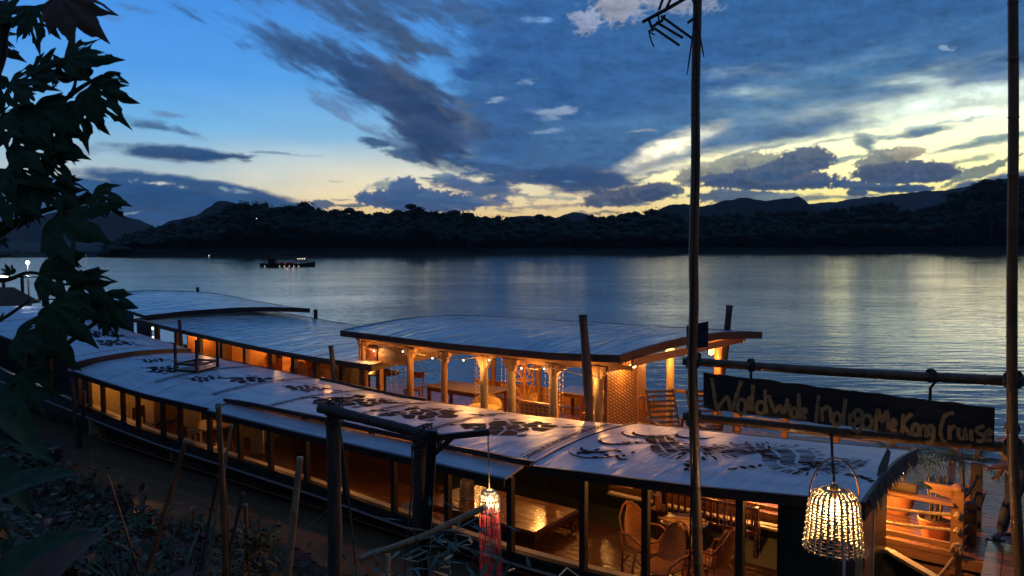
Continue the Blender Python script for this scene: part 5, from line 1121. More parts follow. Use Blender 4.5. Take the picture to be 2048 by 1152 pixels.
# slatted deck loungers on the foredeck
def lounger(label, s, n, rz_):
    c = on2('deck_lounger', label, 'lounger', s, n, rz_=rz_, group='slatted deck loungers'); dk = wood('lounger_wood', (.055, .040, .035), .45)
    def side(u): return Vector((-.55 + 1.0 * u, 0, .0))
    path = [(-.62, .60), (-.30, .52), (.02, .50), (.20, .62), (.42, 1.00), (.60, 1.34)]
    P = cr3([(x, 0, z) for x, z in path], 8)
    for k in range(2, len(P) - 1, 2): pt(c, 'slat', dk, lambda q: q.bar((P[k].x, -.28, P[k].z), (P[k].x, .28, P[k].z), .05, .016, up=(-(P[k + 1].z - P[k - 1].z), 0, P[k + 1].x - P[k - 1].x)))
    for y in (-.30, .30):
        pt(c, 'side_rail', dk, lambda q: q.tube([(p.x, y, p.z - .02) for p in P], .024, 6), True)
        pt(c, 'armrest', dk, lambda q: (q.box(-.48, .22, y * 1.12 - .05, y * 1.12 + .05, .76, .79, bev=.008)))
        pt(c, 'leg', dk, lambda q: q.bar((-.42, y * 1.06, 0), (-.36, y * 1.06, .76), .04)); pt(c, 'leg', dk, lambda q: q.bar((.42, y * 1.06, 0), (.10, y * 1.06, .76), .04))
    pt(c, 'stretcher', dk, lambda q: q.bar((-.40, -.30, .25), (-.40, .30, .25), .03))
    return c
FC = -BROT
lounger('slatted wooden lounger next to the woven wall', 4.72, 5.55, FC - 4.55); lounger('slatted wooden lounger half hidden by the tall bamboo pole', 5.40, 6.05, FC - 4.55)
# shell mobiles hung from the dining roof
rq = random.Random(17)
for k, (s, n, L, lab) in enumerate(((-1.75, 4.1, 1.25, 'shell mobile hanging in front of the carved side panel'), (-1.35, 4.2, 1.3, 'double shell string just left of the first dining pillar'), (.45, 4.6, 1.25, 'shell mobile right of the second dining pillar'), (.75, 5.2, 1.1, 'shell mobile with pale discs, centre of the dining room'), (1.0, 4.0, 1.35, 'long shell string beside the rope-wrapped pillar'), (2.55, 4.35, 1.2, 'pink shell mobile over the low woven wall'), (2.78, 4.4, 1.25, 'shell mobile touching the fifth dining pillar'))):
    o = empty('shell_mobile', lab, 'mobile', BM(s, n, rf_din(s, n).z - .26), 'shell mobiles')
    pt(o, 'ring', M_['rattan'], lambda q: (q.tube([(math.cos(a * .42) * .10, math.sin(a * .42) * .10, -.05) for a in range(16)], .007, 5), q.tube([(0, 0, .16), (0, 0, -.05)], .004, 4), q.tube([(-.1, 0, -.05), (.1, 0, -.05)], .004, 4)), True)
    for j in range(3):
        a = j * 2.1; x, y = .085 * math.cos(a), .085 * math.sin(a)
        def strand(q):
            q.tube([(x, y, -.05), (x, y, -L * .95)], .0028, 4); z = -.12
            while z > -L * .95:
                r_ = rq.uniform(.012, .026); q.lathe([(0, z + r_ * .8), (r_, z), (0, z - r_ * .8)], 6, (x + rq.uniform(-.01, .01), y, 0)); z -= rq.uniform(.07, .16)
        pt(o, 'shell_string', M_['pinkshell'], strand)
# swagged string of small lamps under the dining eave
gl = on2('string_lights', 'swagged cable with small bulbs under the edge of the dining roof', 'string lights', 0, 0, 0)
pts = [(-2.6, 2.50), (-1.8, 2.44), (-1.0, 2.52), (-.2, 2.44), (.6, 2.46), (1.2, 2.56), (1.9, 2.47), (2.6, 2.44), (3.0, 2.5), (4.02, 2.40)]
cp3 = cr3([(s, NN + .22, z) for s, z in pts], 6); pt(gl, 'cable', M_['rope'], lambda q: q.tube(cp3, .008, 5), True)
for k in range(4, len(cp3), 7): pt(gl, 'bulb', M_['tinylamp'], lambda q: q.lathe([(0, .0), (.014, -.012), (.016, -.028), (0, -.045)], 8, tuple(cp3[k])), True)
# potted palms, bolster on the foredeck
def potted_palm(label, s, n, k=1.0, seed=1, nf=26, L0=.75):
    o = on2('potted_palm', label, 'plant', s, n, group='potted palms on the foredeck'); r_ = random.Random(seed)
    pt(o, 'pot', M_['terracotta'], lambda q: q.lathe([(0, 0), (.15 * k, 0), (.20 * k, .12 * k), (.235 * k, .28 * k), (.25 * k, .31 * k), (.235 * k, .335 * k), (.215 * k, .32 * k), (.20 * k, .30 * k)], 22), True, 40)
    pt(o, 'soil', M_['soil'], lambda q: q.lathe([(0, .305 * k), (.205 * k, .30 * k)], 18))
    pt(o, 'stems', M_['drygrass'], lambda q: [q.tube([(.06 * math.cos(a), .06 * math.sin(a), .30 * k), (.09 * math.cos(a), .09 * math.sin(a), .62 * k), (.16 * math.cos(a), .16 * math.sin(a), .95 * k)], [.016, .012, .008], 5) for a in [r_.uniform(0, 6.28) for _ in range(11)]], True)
    for f in range(nf):
        a = r_.uniform(0, 6.28); L = L0 * k * r_.uniform(.6, 1.1); e = r_.uniform(.3, 1.2); z0 = .75 * k; P = []
        for i in range(7):
            t = i / 6; P.append(Vector((math.cos(a) * (.08 + L * t * math.cos(e * (1 - .5 * t))), math.sin(a) * (.08 + L * t * math.cos(e * (1 - .5 * t))), z0 + L * (math.sin(e) * t - .55 * t * t))))
        def frond(q):
            q.tube(P, [.006] * 6 + [.002], 4)
            for i in range(1, 7):
                for j in (0, .5):
                    p = P[i - 1].lerp(P[i], j); d = (P[i] - P[i - 1]).normalized(); sd = d.cross(Vector((0, 0, 1))).normalized()
                    for g in (-1, 1): w = d * .07 * k; tip = p + sd * g * .17 * k * (1 - .5 * i / 7) + d * .10 * k - Vector((0, 0, .05 * k)); q.add([p, p + w * .35, tip], [(0, 1, 2)])
        pt(o, 'frond', M_['palm'], frond)
    return o
potted_palm('potted plant in a terracotta pot behind the rope rail', 9.72, 3.95, 1.0, 4, 14, .35)
potted_palm('bushy dark potted palm behind the top rail board, its pot hidden', 9.05, 4.9, 1.15, 7, 30, .75)
potted_palm('potted palm next to the bow posts', 9.95, 5.6, 1.1, 9, 22, .7)
bo = on2('bolster', 'woven roll bolster lying along the top rail board', 'bolster', 9.1, 3.50, DZ + .765)
pt(bo, 'roll', M_['thatch'], lambda q: q.add(*(lambda P: ([(x, r_ * math.cos(a), .075 + r_ * math.sin(a)) for x, r_ in P for a in [j * .5236 for j in range(12)]], [(i * 12 + j, i * 12 + (j + 1) % 12, (i + 1) * 12 + (j + 1) % 12, (i + 1) * 12 + j) for i in range(len(P) - 1) for j in range(12)]))([(-.42, .0), (-.42, .06)] + [(-.41 + .02 * i, .072 + .006 * (i % 2)) for i in range(42)] + [(.43, .06), (.43, 0)])), True)
# mooring rope and gangway
q = MB(); q.tube(cr3([BW(10.02, 3.38, DZ + .0), BW(9.75, 3.1, .15), BW(9.4, 2.4, -.05), BW(9.3, 1.2, .02), BW(9.6, .2, .3), BW(9.3, -1.5, .5)], 10), .022, 8); tag(q.build('mooring_rope', M_['rope'], None, True), 'pale mooring rope slung from the rail post over the water', 'rope')
q = MB(); q.tube(cr3([BW(9.25, 1.6, .9), BW(9.33, 1.5, .6), BW(9.45, 1.1, .2), BW(9.5, .5, .05)], 8), .015, 6); tag(q.build('mooring_line', M_['rope'], None, True), 'thin rope hanging from the front end of the near boat', 'rope')
gw = on2('gangway', 'broad timber gangway leading from the bow towards the bank', 'gangway', 10.45, 3.55, DZ - .02)
for k in range(7): pt(gw, 'gangway_plank', M_['deckwood'], lambda q: q.bar((k * .21, .75, 0.03), (k * .21 + .25, -6.5, .55), .20, .035))
for x in (0.05, 1.25): pt(gw, 'stringer', M_['darkwood'], lambda q: q.bar((x, .75, -.05), (x + .25, -6.5, .47), .08, .10))

# ------------------------------------------------------------------ person on the bow
pr = empty('person', 'person in dark trousers and shirt stepping along the bow, hand on a rail post', 'person', Matrix.Translation(BW(10.62, 4.72, DZ + .004)))
def skin(name, verts, edges, rad, m, parent, root=0, sub=2):
    me = bpy.data.meshes.new(name); me.from_pydata(verts, edges, []); o = bpy.data.objects.new(name, me); COL.objects.link(o); o.parent = parent; me.materials.append(m)
    md = o.modifiers.new('skin', 'SKIN'); md.use_smooth_shade = True; md.use_x_symmetry = False
    for i, r_ in enumerate(rad): me.skin_vertices[0].data[i].radius = (r_, r_) if not isinstance(r_, tuple) else r_
    me.skin_vertices[0].data[root].use_root = True
    sd = o.modifiers.new('sub', 'SUBSURF'); sd.levels = sub; sd.render_levels = sub
    return o
V = [(.02, 0, .92), (.0, 0, 1.10), (-.04, -.01, 1.28), (-.06, -.01, 1.42), (-.07, -.02, 1.50), (-.075, -.03, 1.60), (-.08, -.05, 1.66),      # pelvis .. head
     (.02, -.11, .88), (-.16, -.13, .50), (-.25, -.12, .08), (-.36, -.13, .03),                     # near leg, forward
     (.06, .11, .88), (.06, .13, .48), (.14, .12, .08), (.04, .13, .03),                       # far leg
     (-.06, -.17, 1.40), (-.20, -.22, 1.18), (-.40, -.20, 1.12), (-.48, -.19, 1.12),                  # near arm reaching to the post
     (-.04, .17, 1.40), (.04, .22, 1.14), (-.06, .22, .92), (-.09, .22, .84)]
E_ = [(0, 1), (1, 2), (2, 3), (3, 4), (4, 5), (5, 6), (0, 7), (7, 8), (8, 9), (9, 10), (0, 11), (11, 12), (12, 13), (13, 14), (3, 15), (15, 16), (16, 17), (17, 18), (3, 19), (19, 20), (20, 21), (21, 22)]
RD = [.135, .13, .15, .14, .058, .085, .075, .095, .07, .045, .04, .095, .07, .045, .04, .065, .05, .04, .032, .065, .05, .04, .032]
skin('body', V, E_, RD, M_['skin'], pr)
skin('trousers', [V[0], (.0, 0, 1.0), V[7], V[8], (-.245, -.12, .13), V[11], V[12], (.135, .12, .13)], [(0, 1), (0, 2), (2, 3), (3, 4), (0, 5), (5, 6), (6, 7)], [.155, .150, .115, .09, .075, .115, .09, .075], M_['cloth_d'], pr)
skin('shirt', [(.02, 0, .98), V[1], V[2], (-.055, -.01, 1.40), V[15], (-.15, -.20, 1.26), V[19], (.01, .20, 1.26)], [(0, 1), (1, 2), (2, 3), (3, 4), (4, 5), (3, 6), (6, 7)], [.155, .152, .172, .15, .085, .072, .085, .072], M_['cloth_s'], pr)
q = MB(); q.lathe([(0, .115), (.05, .108), (.088, .07), (.105, .0), (.098, -.05), (.07, -.085)], 16); h = q.build('hair', M_['hair'], pr, True); h.location = (-.07, -.035, 1.655); h.rotation_euler = (0, -.15, 0)
for sd, p in ((-1, V[18]), (1, V[22])):
    q = MB()
    for f in range(4): q.tube([(p[0] - .02, p[1] - .03 + .018 * f, p[2]), (p[0] - .06, p[1] - .032 + .02 * f, p[2] - .012), (p[0] - .085 + .006 * abs(f - 1.5), p[1] - .03 + .02 * f, p[2] - .04)], [.010, .009, .007], 6)
    q.tube([(p[0] - .01, p[1] - .035, p[2] - .005), (p[0] - .03, p[1] - .055, p[2] - .025), (p[0] - .045, p[1] - .06, p[2] - .045)], [.011, .010, .008], 6)
    q.build('hand_fingers', M_['skin'], pr, True)
for x, y in ((-.31, -.125), (.09, .125)): q = MB(); q.box(x - .13, x + .11, y - .05, y + .05, 0, .03, bev=.01); q.build('sandal', M_['black'], pr)
q = MB()
for sd in (-1, 1): q.tube([(-.075, -.03 + sd * .088, 1.665), (-.07, -.03 + sd * .10, 1.65), (-.075, -.03 + sd * .09, 1.63)], [.012, .016, .010], 6)
q.tube([(-.150, -.05, 1.655), (-.182, -.053, 1.625), (-.160, -.052, 1.615)], [.010, .015, .010], 6)
q.build('ears_and_nose', M_['skin'], pr, True)

# ------------------------------------------------------------------ bamboo sign frame on the bank
def bamboo(q, P, r, n=10, knots=True, rnd=random.Random(4)):
    """a culm: slightly crooked, swollen at its joints"""
    P = cr3(P, 14); rad = []; L = 0; nxt = .12; out = []; rr_ = []
    for i, p in enumerate(P):
        if i: L += (p - P[i - 1]).length
        out.append(p); rr_.append(r)
        if knots and L > nxt:
            t = (P[min(i + 1, len(P) - 1)] - p); 
            if t.length > 1e-5:
                t.normalize(); out += [p + t * .010, p + t * .018, p + t * .026]; rr_ += [r, r * 1.12, r * .97]
            nxt = L + rnd.uniform(.24, .36)
    q.tube(out, [v * (.86 + .22 * i / len(rr_)) for i, v in enumerate(rr_)], n)
def ground_under(p):                       # height of the bank below a point
    l = BF.inverted() @ Vector(p); return bank_z(l.x, l.y)
def to_ground(p, q):                       # carry the line p-q on down into the soil
    p, q = Vector(p), Vector(q); d = (q - p).normalized(); r_ = q.copy()
    for _ in range(80):
        if r_.z < ground_under(r_) - .15: break
        r_ += d * .05
    return r_
PA = [at(1397, -160, 5.2), at(1395, 0, 5.2), at(1391, 180, 5.2), at(1391, 330, 5.21), at(1387, 500, 5.2), at(1388, 610, 5.19), at(1385, 720, 5.2), at(1389, 900, 5.2), at(1397, 1150, 5.2)]
PB = [at(2026, -160, 4.7), at(2026, 0, 4.7), at(2027, 250, 4.7), at(2024, 600, 4.7), at(2026, 900, 4.7), at(2040, 1152, 4.7)]
for P, lab, r_ in ((PA, 'tall bamboo pole holding up the left end of the name board', .034), (PB, 'tall bamboo pole at the right edge, holding the name board', .033)):
    P = P + [to_ground(P[-2], P[-1])]; q = MB(); bamboo(q, P, r_); tag(q.build('bamboo_pole', M_['bamboo'], None, True), lab, 'pole', 'tall bamboo poles of the sign frame')
q = MB(); q.tube(cr3([at(1378, 1152, 5.22), at(1384, 900, 5.17), at(1381, 700, 5.16), at(1392, 300, 5.16), at(1390, 30, 5.16), at(1380, -60, 5.16)], 8), .006, 6); tag(q.build('cable', M_['black'], None, True), 'thin dark cable running up the left bamboo pole', 'cable')
BARS = []
for (x0, y0, x1, y1, r_, lab) in ((1365, 722, 2110, 766, .033, 'upper bamboo crossbar above the name board'), (1365, 832, 2110, 902, .034, 'lower bamboo crossbar below the name board')):
    a, b_ = at(x0, y0, 5.29), at(x1, y1, 4.74); q = MB(); bamboo(q, [a, a.lerp(b_, .5) - Vector((0, 0, .012)), b_], r_); BARS.append((a, b_)); tag(q.build('bamboo_crossbar', M_['bamboo'], None, True), lab, 'pole', 'bamboo crossbars')
def on_bar(k, x):
    a, b_ = BARS[k]; best = min(range(101), key=lambda i: abs(1024 + FPX * ((a.lerp(b_, i / 100) - EYE).dot(RGT)) / ((a.lerp(b_, i / 100) - EYE).dot(FWD)) - x)); return a.lerp(b_, best / 100)
for k in (0, 1):                           # lashings where bars and poles cross
    for xx, yy, D in ((1387, (722, 835)[k], 5.24), (2026, (760, 895)[k], 4.73)):
        c = at(xx, yy, D); q = MB()
        for j in range(5): q.tube([c + Vector((.048 * math.cos(a), .055 * math.sin(a), .03 * math.sin(a + .8) + (j - 2) * .012)) for a in [i * .45 for i in range(15)]], .006, 5)
        tag(q.build('lashing', M_['darkrope'], None, True), ('rope lashing at the %s end of the %s bamboo crossbar' % ('left' if xx < 1500 else 'right', ('upper', 'lower')[k])), 'lashing', 'rope lashings')
# name board, hand painted
TL, TR, BL, BR = at(1407, 746, 5.16), at(1990, 816, 4.78), at(1405, 819, 5.16), at(1990, 890, 4.78)
sgn = empty('name_board', 'hanging dark board with hand-painted cruise company name', 'sign', Matrix.Translation(TL))
ex = (TR - TL); LX = ex.length; ex.normalize(); ez = ((BL - TL) + (BR - TR)) * .5; LZ = ez.length; ez.normalize(); ey = ex.cross(ez).normalized()
if ey.y > 0: ey = -ey                      # towards the viewer
def sg(u, v, d=0.0): return ex * (u * LX) + ez * (v * LZ) + ey * d
q = MB(); rq = random.Random(3); n_ = 24; top = [sg(i / n_, rq.uniform(-.02, .03)) for i in range(n_ + 1)]; bot = [sg(i / n_, 1 + rq.uniform(-.03, .02)) for i in range(n_ + 1)]
Vv = top + bot + [p - ey * .03 for p in top] + [p - ey * .03 for p in bot]; m1 = n_ + 1
Fv = []
for i in range(n_): Fv += [(i, i + 1, m1 + i + 1, m1 + i), (2 * m1 + i + 1, 2 * m1 + i, 3 * m1 + i, 3 * m1 + i + 1), (i + 1, i, 2 * m1 + i, 2 * m1 + i + 1), (m1 + i, m1 + i + 1, 3 * m1 + i + 1, 3 * m1 + i)]
Fv += [(0, m1, 3 * m1, 2 * m1), (n_, 2 * m1 + n_, 3 * m1 + n_, m1 + n_)]
q.add(Vv, Fv); q.build('board', wood('sign_board', (.055, .032, .020), .75), sgn)
def O(cx, cy, rx, ry, a0=0, a1=6.4, k=12): return [(cx + rx * math.cos(a0 + (a1 - a0) * i / k), cy - ry * math.sin(a0 + (a1 - a0) * i / k)) for i in range(k + 1)]
WORDS = [('lettering_word', [[(188, 162), (202, 240), (222, 338), (256, 300), (290, 272), (300, 315), (314, 352), (340, 280), (376, 182)], O(378, 328, 26, 42), [(418, 348), (420, 290), (436, 276)], [(450, 205), (444, 290), (442, 352)], O(498, 334, 28, 34), [(524, 232), (527, 300), (533, 364)]]),
         ('lettering_word', [[(545, 262), (568, 318), (590, 354), (618, 322), (640, 362), (664, 282)], [(676, 312), (680, 372)], O(706, 364, 20, 28), [(730, 252), (734, 330), (742, 394)], [(748, 372), (776, 356), (768, 338), (750, 352), (752, 386), (780, 388)]]),
         ('lettering_word', [[(852, 264), (844, 340), (836, 418)], [(872, 330), (876, 412)], [(876, 350), (904, 328), (922, 350), (932, 418)], O(962, 396, 24, 34), [(1014, 284), (1004, 360), (1000, 434)], [(1042, 366), (1040, 436)], O(1088, 372, 24, 26), [(1108, 392), (1112, 430), (1094, 466), (1066, 452), (1072, 420), (1108, 410)], O(1142, 412, 28, 36)]),
         ('lettering_word', [[(1192, 470), (1204, 342), (1228, 410), (1256, 352), (1268, 452)], [(1284, 440), (1310, 424), (1302, 400), (1286, 416), (1290, 452), (1316, 456)], [(1352, 366), (1346, 470)], [(1402, 366), (1354, 424), (1400, 482)], O(1424, 452, 18, 30), [(1450, 430), (1452, 492)], [(1452, 446), (1474, 430), (1486, 452), (1488, 496)], O(1512, 456, 16, 26), [(1526, 440), (1526, 500), (1504, 528), (1484, 514)]]),
         ('lettering_word', [[(1640, 360), (1596, 374), (1574, 420), (1568, 470), (1582, 512), (1600, 516)], [(1616, 428), (1620, 506)], [(1620, 452), (1650, 428)], [(1668, 440), (1672, 490), (1698, 498), (1706, 446), (1712, 506)], [(1738, 450), (1742, 512)], [(1812, 430), (1772, 446), (1778, 468), (1812, 486), (1800, 512), (1768, 510)], [(1822, 486), (1850, 474), (1842, 452), (1824, 466), (1826, 504), (1856, 506)]])]
tan = mat('sign_lettering', (.62, .30, .10), .7, .3, 30)
rl = random.Random(8)
for nm, strokes in WORDS:
    wobj = None
    for st_ in strokes:
        pts = [((x - 136) / 1734, (y - (136 + 200 * (x - 136) / 1734)) / 203) for x, y in st_]
        q = MB(); C = cr3([(u * LX, v * LZ, 0) for u, v in pts], 5); left, right = [], []
        for i, p in enumerate(C):
            t = (C[min(i + 1, len(C) - 1)] - C[max(0, i - 1)]); t = t.normalized() if t.length > 1e-6 else Vector((1, 0, 0)); nv = Vector((-t.y, t.x, 0)); w_ = .0120 * rl.uniform(.8, 1.2)
            left.append(p + nv * w_); right.append(p - nv * w_)
        loc = lambda p, d: ex * p.x + ez * p.y + ey * d
        d0 = .004 + rl.uniform(0, .003)
        A = [loc(p, d0) for p in left]; B_ = [loc(p, d0) for p in right]; A2 = [loc(p, .001) for p in left]; B2_ = [loc(p, .001) for p in right]; k = len(A)
        q.add(A + B_ + A2 + B2_, [(i, i + 1, k + i + 1, k + i) for i in range(k - 1)] + [(i, 2 * k + i, 2 * k + i + 1, i + 1) for i in range(k - 1)] + [(k + i, k + i + 1, 3 * k + i + 1, 3 * k + i) for i in range(k - 1)])
        q.build('brush_stroke', tan, sgn)
for xx, yb in ((1500, 757), (1858, 800)):
    a = on_bar(0, xx); b_ = at(xx + 2, yb, 5.0 if xx > 1600 else 5.13); q = MB(); q.tube([a - TL + Vector((0, .036, .02)), a - TL + Vector((.02, -.03, -.03)), (a.lerp(b_, .5)) - TL, b_ - TL], .010, 6)
    for j in range(3): q.tube([a - TL + Vector((.012 * j - .01, .042 * math.cos(g), .042 * math.sin(g))) for g in [i * .5 for i in range(14)]], .006, 5)
    q.build('hanging_rope', M_['darkrope'], sgn, True)
# small square board on the pole
sm = empty('small_board', 'small dark square board with a painted letter U fixed to the left bamboo pole', 'sign', Matrix.Translation(at(1398, 668, 5.26)))
c0 = at(1398, 668, 5.26); K4 = [at(1374, 652, 5.34) - c0, at(1417, 643, 5.24) - c0, at(1416, 694, 5.24) - c0, at(1374, 698, 5.34) - c0]; bk = Vector((0, .02, 0))
pt(sm, 'board', mat('slate_board', (.035, .045, .055), .6, .2, 10), lambda q: q.add(K4 + [p + bk for p in K4], [(3, 2, 1, 0), (4, 5, 6, 7)] + [(i, (i + 1) % 4, (i + 1) % 4 + 4, i + 4) for i in range(4)]))
nb = (K4[1] - K4[0]).cross(K4[3] - K4[0]).normalized(); nb = nb if nb.y < 0 else -nb
def sb(u, v): return K4[0].lerp(K4[1], u).lerp(K4[3].lerp(K4[2], u), v) + nb * .004
pale = mat('chalk_paint', (.16, .17, .18), .8, .2, 20)
pt(sm, 'letter_u', pale, lambda q: q.tube(cr3([sb(.74, .36), sb(.74, .55), sb(.80, .68), sb(.88, .64), sb(.90, .36)], 5), .004, 5))
pt(sm, 'letter_mark', pale, lambda q: (q.tube([sb(.60, .50), sb(.61, .68)], .0035, 5), q.tube([sb(.57, .55), sb(.64, .53)], .003, 5)))
# broken bamboo wind-wheel at the top of the left pole
wm = empty('bamboo_pinwheel', 'broken bamboo pinwheel tied near the top of the left pole', 'pinwheel', Matrix.Translation(at(1330, 40, 5.15))); c0 = at(1330, 40, 5.15)
pt(wm, 'arm', M_['oldpole'], lambda q: q.tube([at(1285, 44, 5.15) - c0, at(1330, 20, 5.15) - c0, at(1396, -18, 5.17) - c0], [.011, .013, .013], 7), True)
for a, b_ in (((1322, 32), (1386, 78)), ((1312, 44), (1366, 76)), ((1308, 56), (1359, 91)), ((1318, 20), (1332, -20)), ((1330, 22), (1350, -20)), ((1375, 46), (1392, 34)), ((1298, 40), (1306, 62)), ((1304, 54), (1326, 40)), ((1316, 24), (1318, 44)), ((1322, 44), (1330, 30))):
    pt(wm, 'blade', M_['oldpole'], lambda q: q.bar(at(*a, 5.15) - c0, at(*b_, 5.12) - c0, .009, .016))
for a, m_, b_ in (((1297, 60), (1302, 80), (1308, 94)), ((1384, 0), (1390, 30), (1374, 150)), ((1390, 20), (1398, 60), (1408, 115)), ((1304, 58), (1300, 64), (1310, 70))):
    pt(wm, 'loose_strip', M_['oldpole'], lambda q: q.tube(cr3([at(*a, 5.13) - c0, at(*m_, 5.13) - c0, at(*b_, 5.13) - c0], 5), [.005] * 10 + [.0025], 4))
# basket lantern under the lower crossbar
hb = on_bar(1, 1661); LC = at(1668, 1000, 4.93); LC.z = at(1668, 978, 4.93).z
lt = empty('basket_lantern', 'large glowing basket-work lantern with hoop handle hung from the lower crossbar', 'lantern', Matrix.Translation(LC))
prof = [(.045, .0), (.105, -.010), (.142, -.042), (.158, -.09), (.166, -.17), (.173, -.25), (.181, -.33), (.190, -.40)]
def rad_at(z): return interp([(-zz, rr_) for rr_, zz in prof][::1], -z) if False else interp(sorted([(zz, rr_) for rr_, zz in prof]), z)
rl = random.Random(12)
def strip(q, P, a, w_=.0075, th=.0025):        # flat split-bamboo strip
    t = Vector((-math.sin(a), math.cos(a), 0)); n_ = Vector((math.cos(a), math.sin(a), .1)); V_ = []
    for p in P: p = Vector(p); V_ += [p - t * w_ - n_ * th, p + t * w_ - n_ * th, p + t * w_ + n_ * th, p - t * w_ + n_ * th]
    q.add(V_, [(i * 4 + j, i * 4 + (j + 1) % 4, i * 4 + 4 + (j + 1) % 4, i * 4 + 4 + j) for i in range(len(P) - 1) for j in range(4)] + [(3, 2, 1, 0), tuple(len(V_) - 4 + j for j in range(4))])
bsk = mat('basket_cane', (.46, .32, .17), .6, .3, 40)
for k in range(26):
    a = k * 2 * math.pi / 26; off = rl.uniform(-.02, .02)
    pt(lt, 'stake', bsk, lambda q: strip(q, [(math.cos(a + off * j / 7) * r_, math.sin(a + off * j / 7) * r_, z) for j, (r_, z) in enumerate(prof + [(.188, -.412)])], a))
zz = -.045; i = 0
while zz > -.40:
    r_ = rad_at(zz)
    def ring(q):
        N_ = 60; P = [(math.cos(j * 2 * math.pi / N_) * (r_ + .005 * (1 if (j // 2 + i) % 2 else -1)), math.sin(j * 2 * math.pi / N_) * (r_ + .005 * (1 if (j // 2 + i) % 2 else -1)), zz + .002 * math.sin(j * .7 + i)) for j in range(N_ + 1)]; q.tube(P, .0050, 4)
    pt(lt, 'weaver', bsk, ring); zz -= .0205; i += 1
hd = [(math.cos(t) * .165, 0, -.05 + .26 * math.sin(t)) for t in [math.pi * j / 14 for j in range(15)]]
pt(lt, 'handle', M_['rattanframe'], lambda q: q.tube([(x, y, z) for x, y, z in hd], .006, 6), True)
pt(lt, 'cord', M_['darkrope'], lambda q: q.tube([hb - LC - Vector((0, .03, 0)), (hb - LC) * .5 + Vector((.004, 0, 0)), (0, 0, .03), (0, 0, -.06)], .009, 6), True)
pt(lt, 'socket', M_['rope'], lambda q: q.lathe([(.012, .04), (.03, .02), (.03, -.03), (.018, -.06)], 10), True)
pt(lt, 'bulb', M_['bulb'], lambda q: q.lathe([(.014, -.06), (.034, -.10), (.042, -.14), (.034, -.175), (0, -.19)], 14), True)
lamp_light('basket_lantern_light', LC + Vector((0, 0, -.17)), 95, (1, .70, .36), .045)

# ------------------------------------------------------------------ timber gallows with the fringed lantern
def log(name, lab, a, b_, r_, m='oldpole', ground=False, grp=None, cat='post'):
    P = [Vector(a), Vector(b_)]
    if ground: P[1] = to_ground(a, b_)
    mid = P[0].lerp(P[1], .5) + Vector((.01, 0, 0)); q = MB(); C = cr3([P[0], P[0].lerp(P[1], .25), mid, P[0].lerp(P[1], .75), P[1]], 5); rq_ = random.Random(int(r_ * 1e4) + len(lab)); q.tube(C, [r_ * rq_.uniform(.93, 1.07) for _ in C], 10)
    return tag(q.build(name, M_[m], None, True), lab, cat, grp)
log('timber_post', 'thick weathered post at the left of the timber frame', at(668, 812, 7.3), at(668, 1150, 7.2), .068, 'oldpole', True, 'posts of the timber frame')
log('timber_post', 'thick weathered post at the right of the timber frame', at(841, 868, 7.0), at(838, 1100, 6.9), .066, 'oldpole', True, 'posts of the timber frame')
log('timber_beam', 'round beam lashed across the two thick posts', at(638, 815, 7.24), at(884, 878, 6.92), .050, 'oldpole', False, None, 'beam')
gp = empty('lamp_post', 'slim dark post with a bracket arm carrying the fringed lantern', 'post', Matrix.Translation(at(866, 864, 6.85))); c0 = at(866, 864, 6.85)
pt(gp, 'upright', M_['black'], lambda q: q.bar(at(866, 860, 6.85) - c0, to_ground(at(866, 860, 6.85), at(850, 1120, 6.85)) - c0, .085, .085))
pt(gp, 'arm', M_['darkwood'], lambda q: q.bar(at(868, 876, 6.85) - c0, at(980, 864, 6.85) - c0, .045, .055)); pt(gp, 'strut', M_['darkwood'], lambda q: q.bar(at(868, 908, 6.85) - c0, at(908, 872, 6.85) - c0, .04, .045))
for (xx, yy, D, lab) in ((668, 822, 7.28, 'rope lashing round the head of the left thick post'), (845, 876, 6.98, 'rope lashing round the head of the right thick post')):
    c = at(xx, yy, D); q = MB(); rq_ = random.Random(xx)
    for j in range(9): h_ = (j - 4) * .022; q.tube([c + Vector(((.082 + rq_.uniform(0, .012)) * math.cos(a), (.082 + rq_.uniform(0, .012)) * math.sin(a), h_ + .05 * math.sin(a + j))) for a in [i * .42 for i in range(16)]], .009, 5)
    tag(q.build('post_lashing', M_['darkrope'], None, True), lab, 'lashing', 'rope lashings on the timber frame')
for k, (P, lab) in enumerate((([(676, 838), (690, 930), (716, 1180)], 'rope hanging slack from the left thick post'), ([(652, 835), (654, 870), (653, 900)], 'short rope end hanging left of the left thick post'), ([(824, 888), (822, 990), (806, 1180)], 'rope hanging from the right thick post'))):
    q = MB(); q.tube(cr3([at(x, y, 7.1 if k < 2 else 6.85) for x, y in P], 8), .009, 6); tag(q.build('loose_rope', M_['darkrope'], None, True), lab, 'rope', 'loose ropes on the timber frame')
LC = at(979, 978, 6.85); fr = empty('fringed_lantern', 'hanging lantern with a glowing netted cap and a long red fringe', 'lantern', Matrix.Translation(LC))
pt(fr, 'cord', M_['rope'], lambda q: q.tube([at(976, 866, 6.85) - LC, at(977, 920, 6.85) - LC, (0, 0, .0)], .007, 6), True)
cap = [(.02, 0), (.05, -.02), (.08, -.055), (.092, -.10), (.092, -.20)]
def net(q):
    for k in range(18):
        for sg_ in (-1, 1): q.tube([(math.cos(k * .349 + sg_ * j * .12) * r_, math.sin(k * .349 + sg_ * j * .12) * r_, z) for j, (r_, z) in enumerate([(.03, -.008), (.05, -.02), (.068, -.038), (.082, -.06), (.092, -.09), (.094, -.12), (.094, -.15), (.094, -.18), (.092, -.205)])], .0060, 4)
pt(fr, 'netted_cap', M_['white'], net)
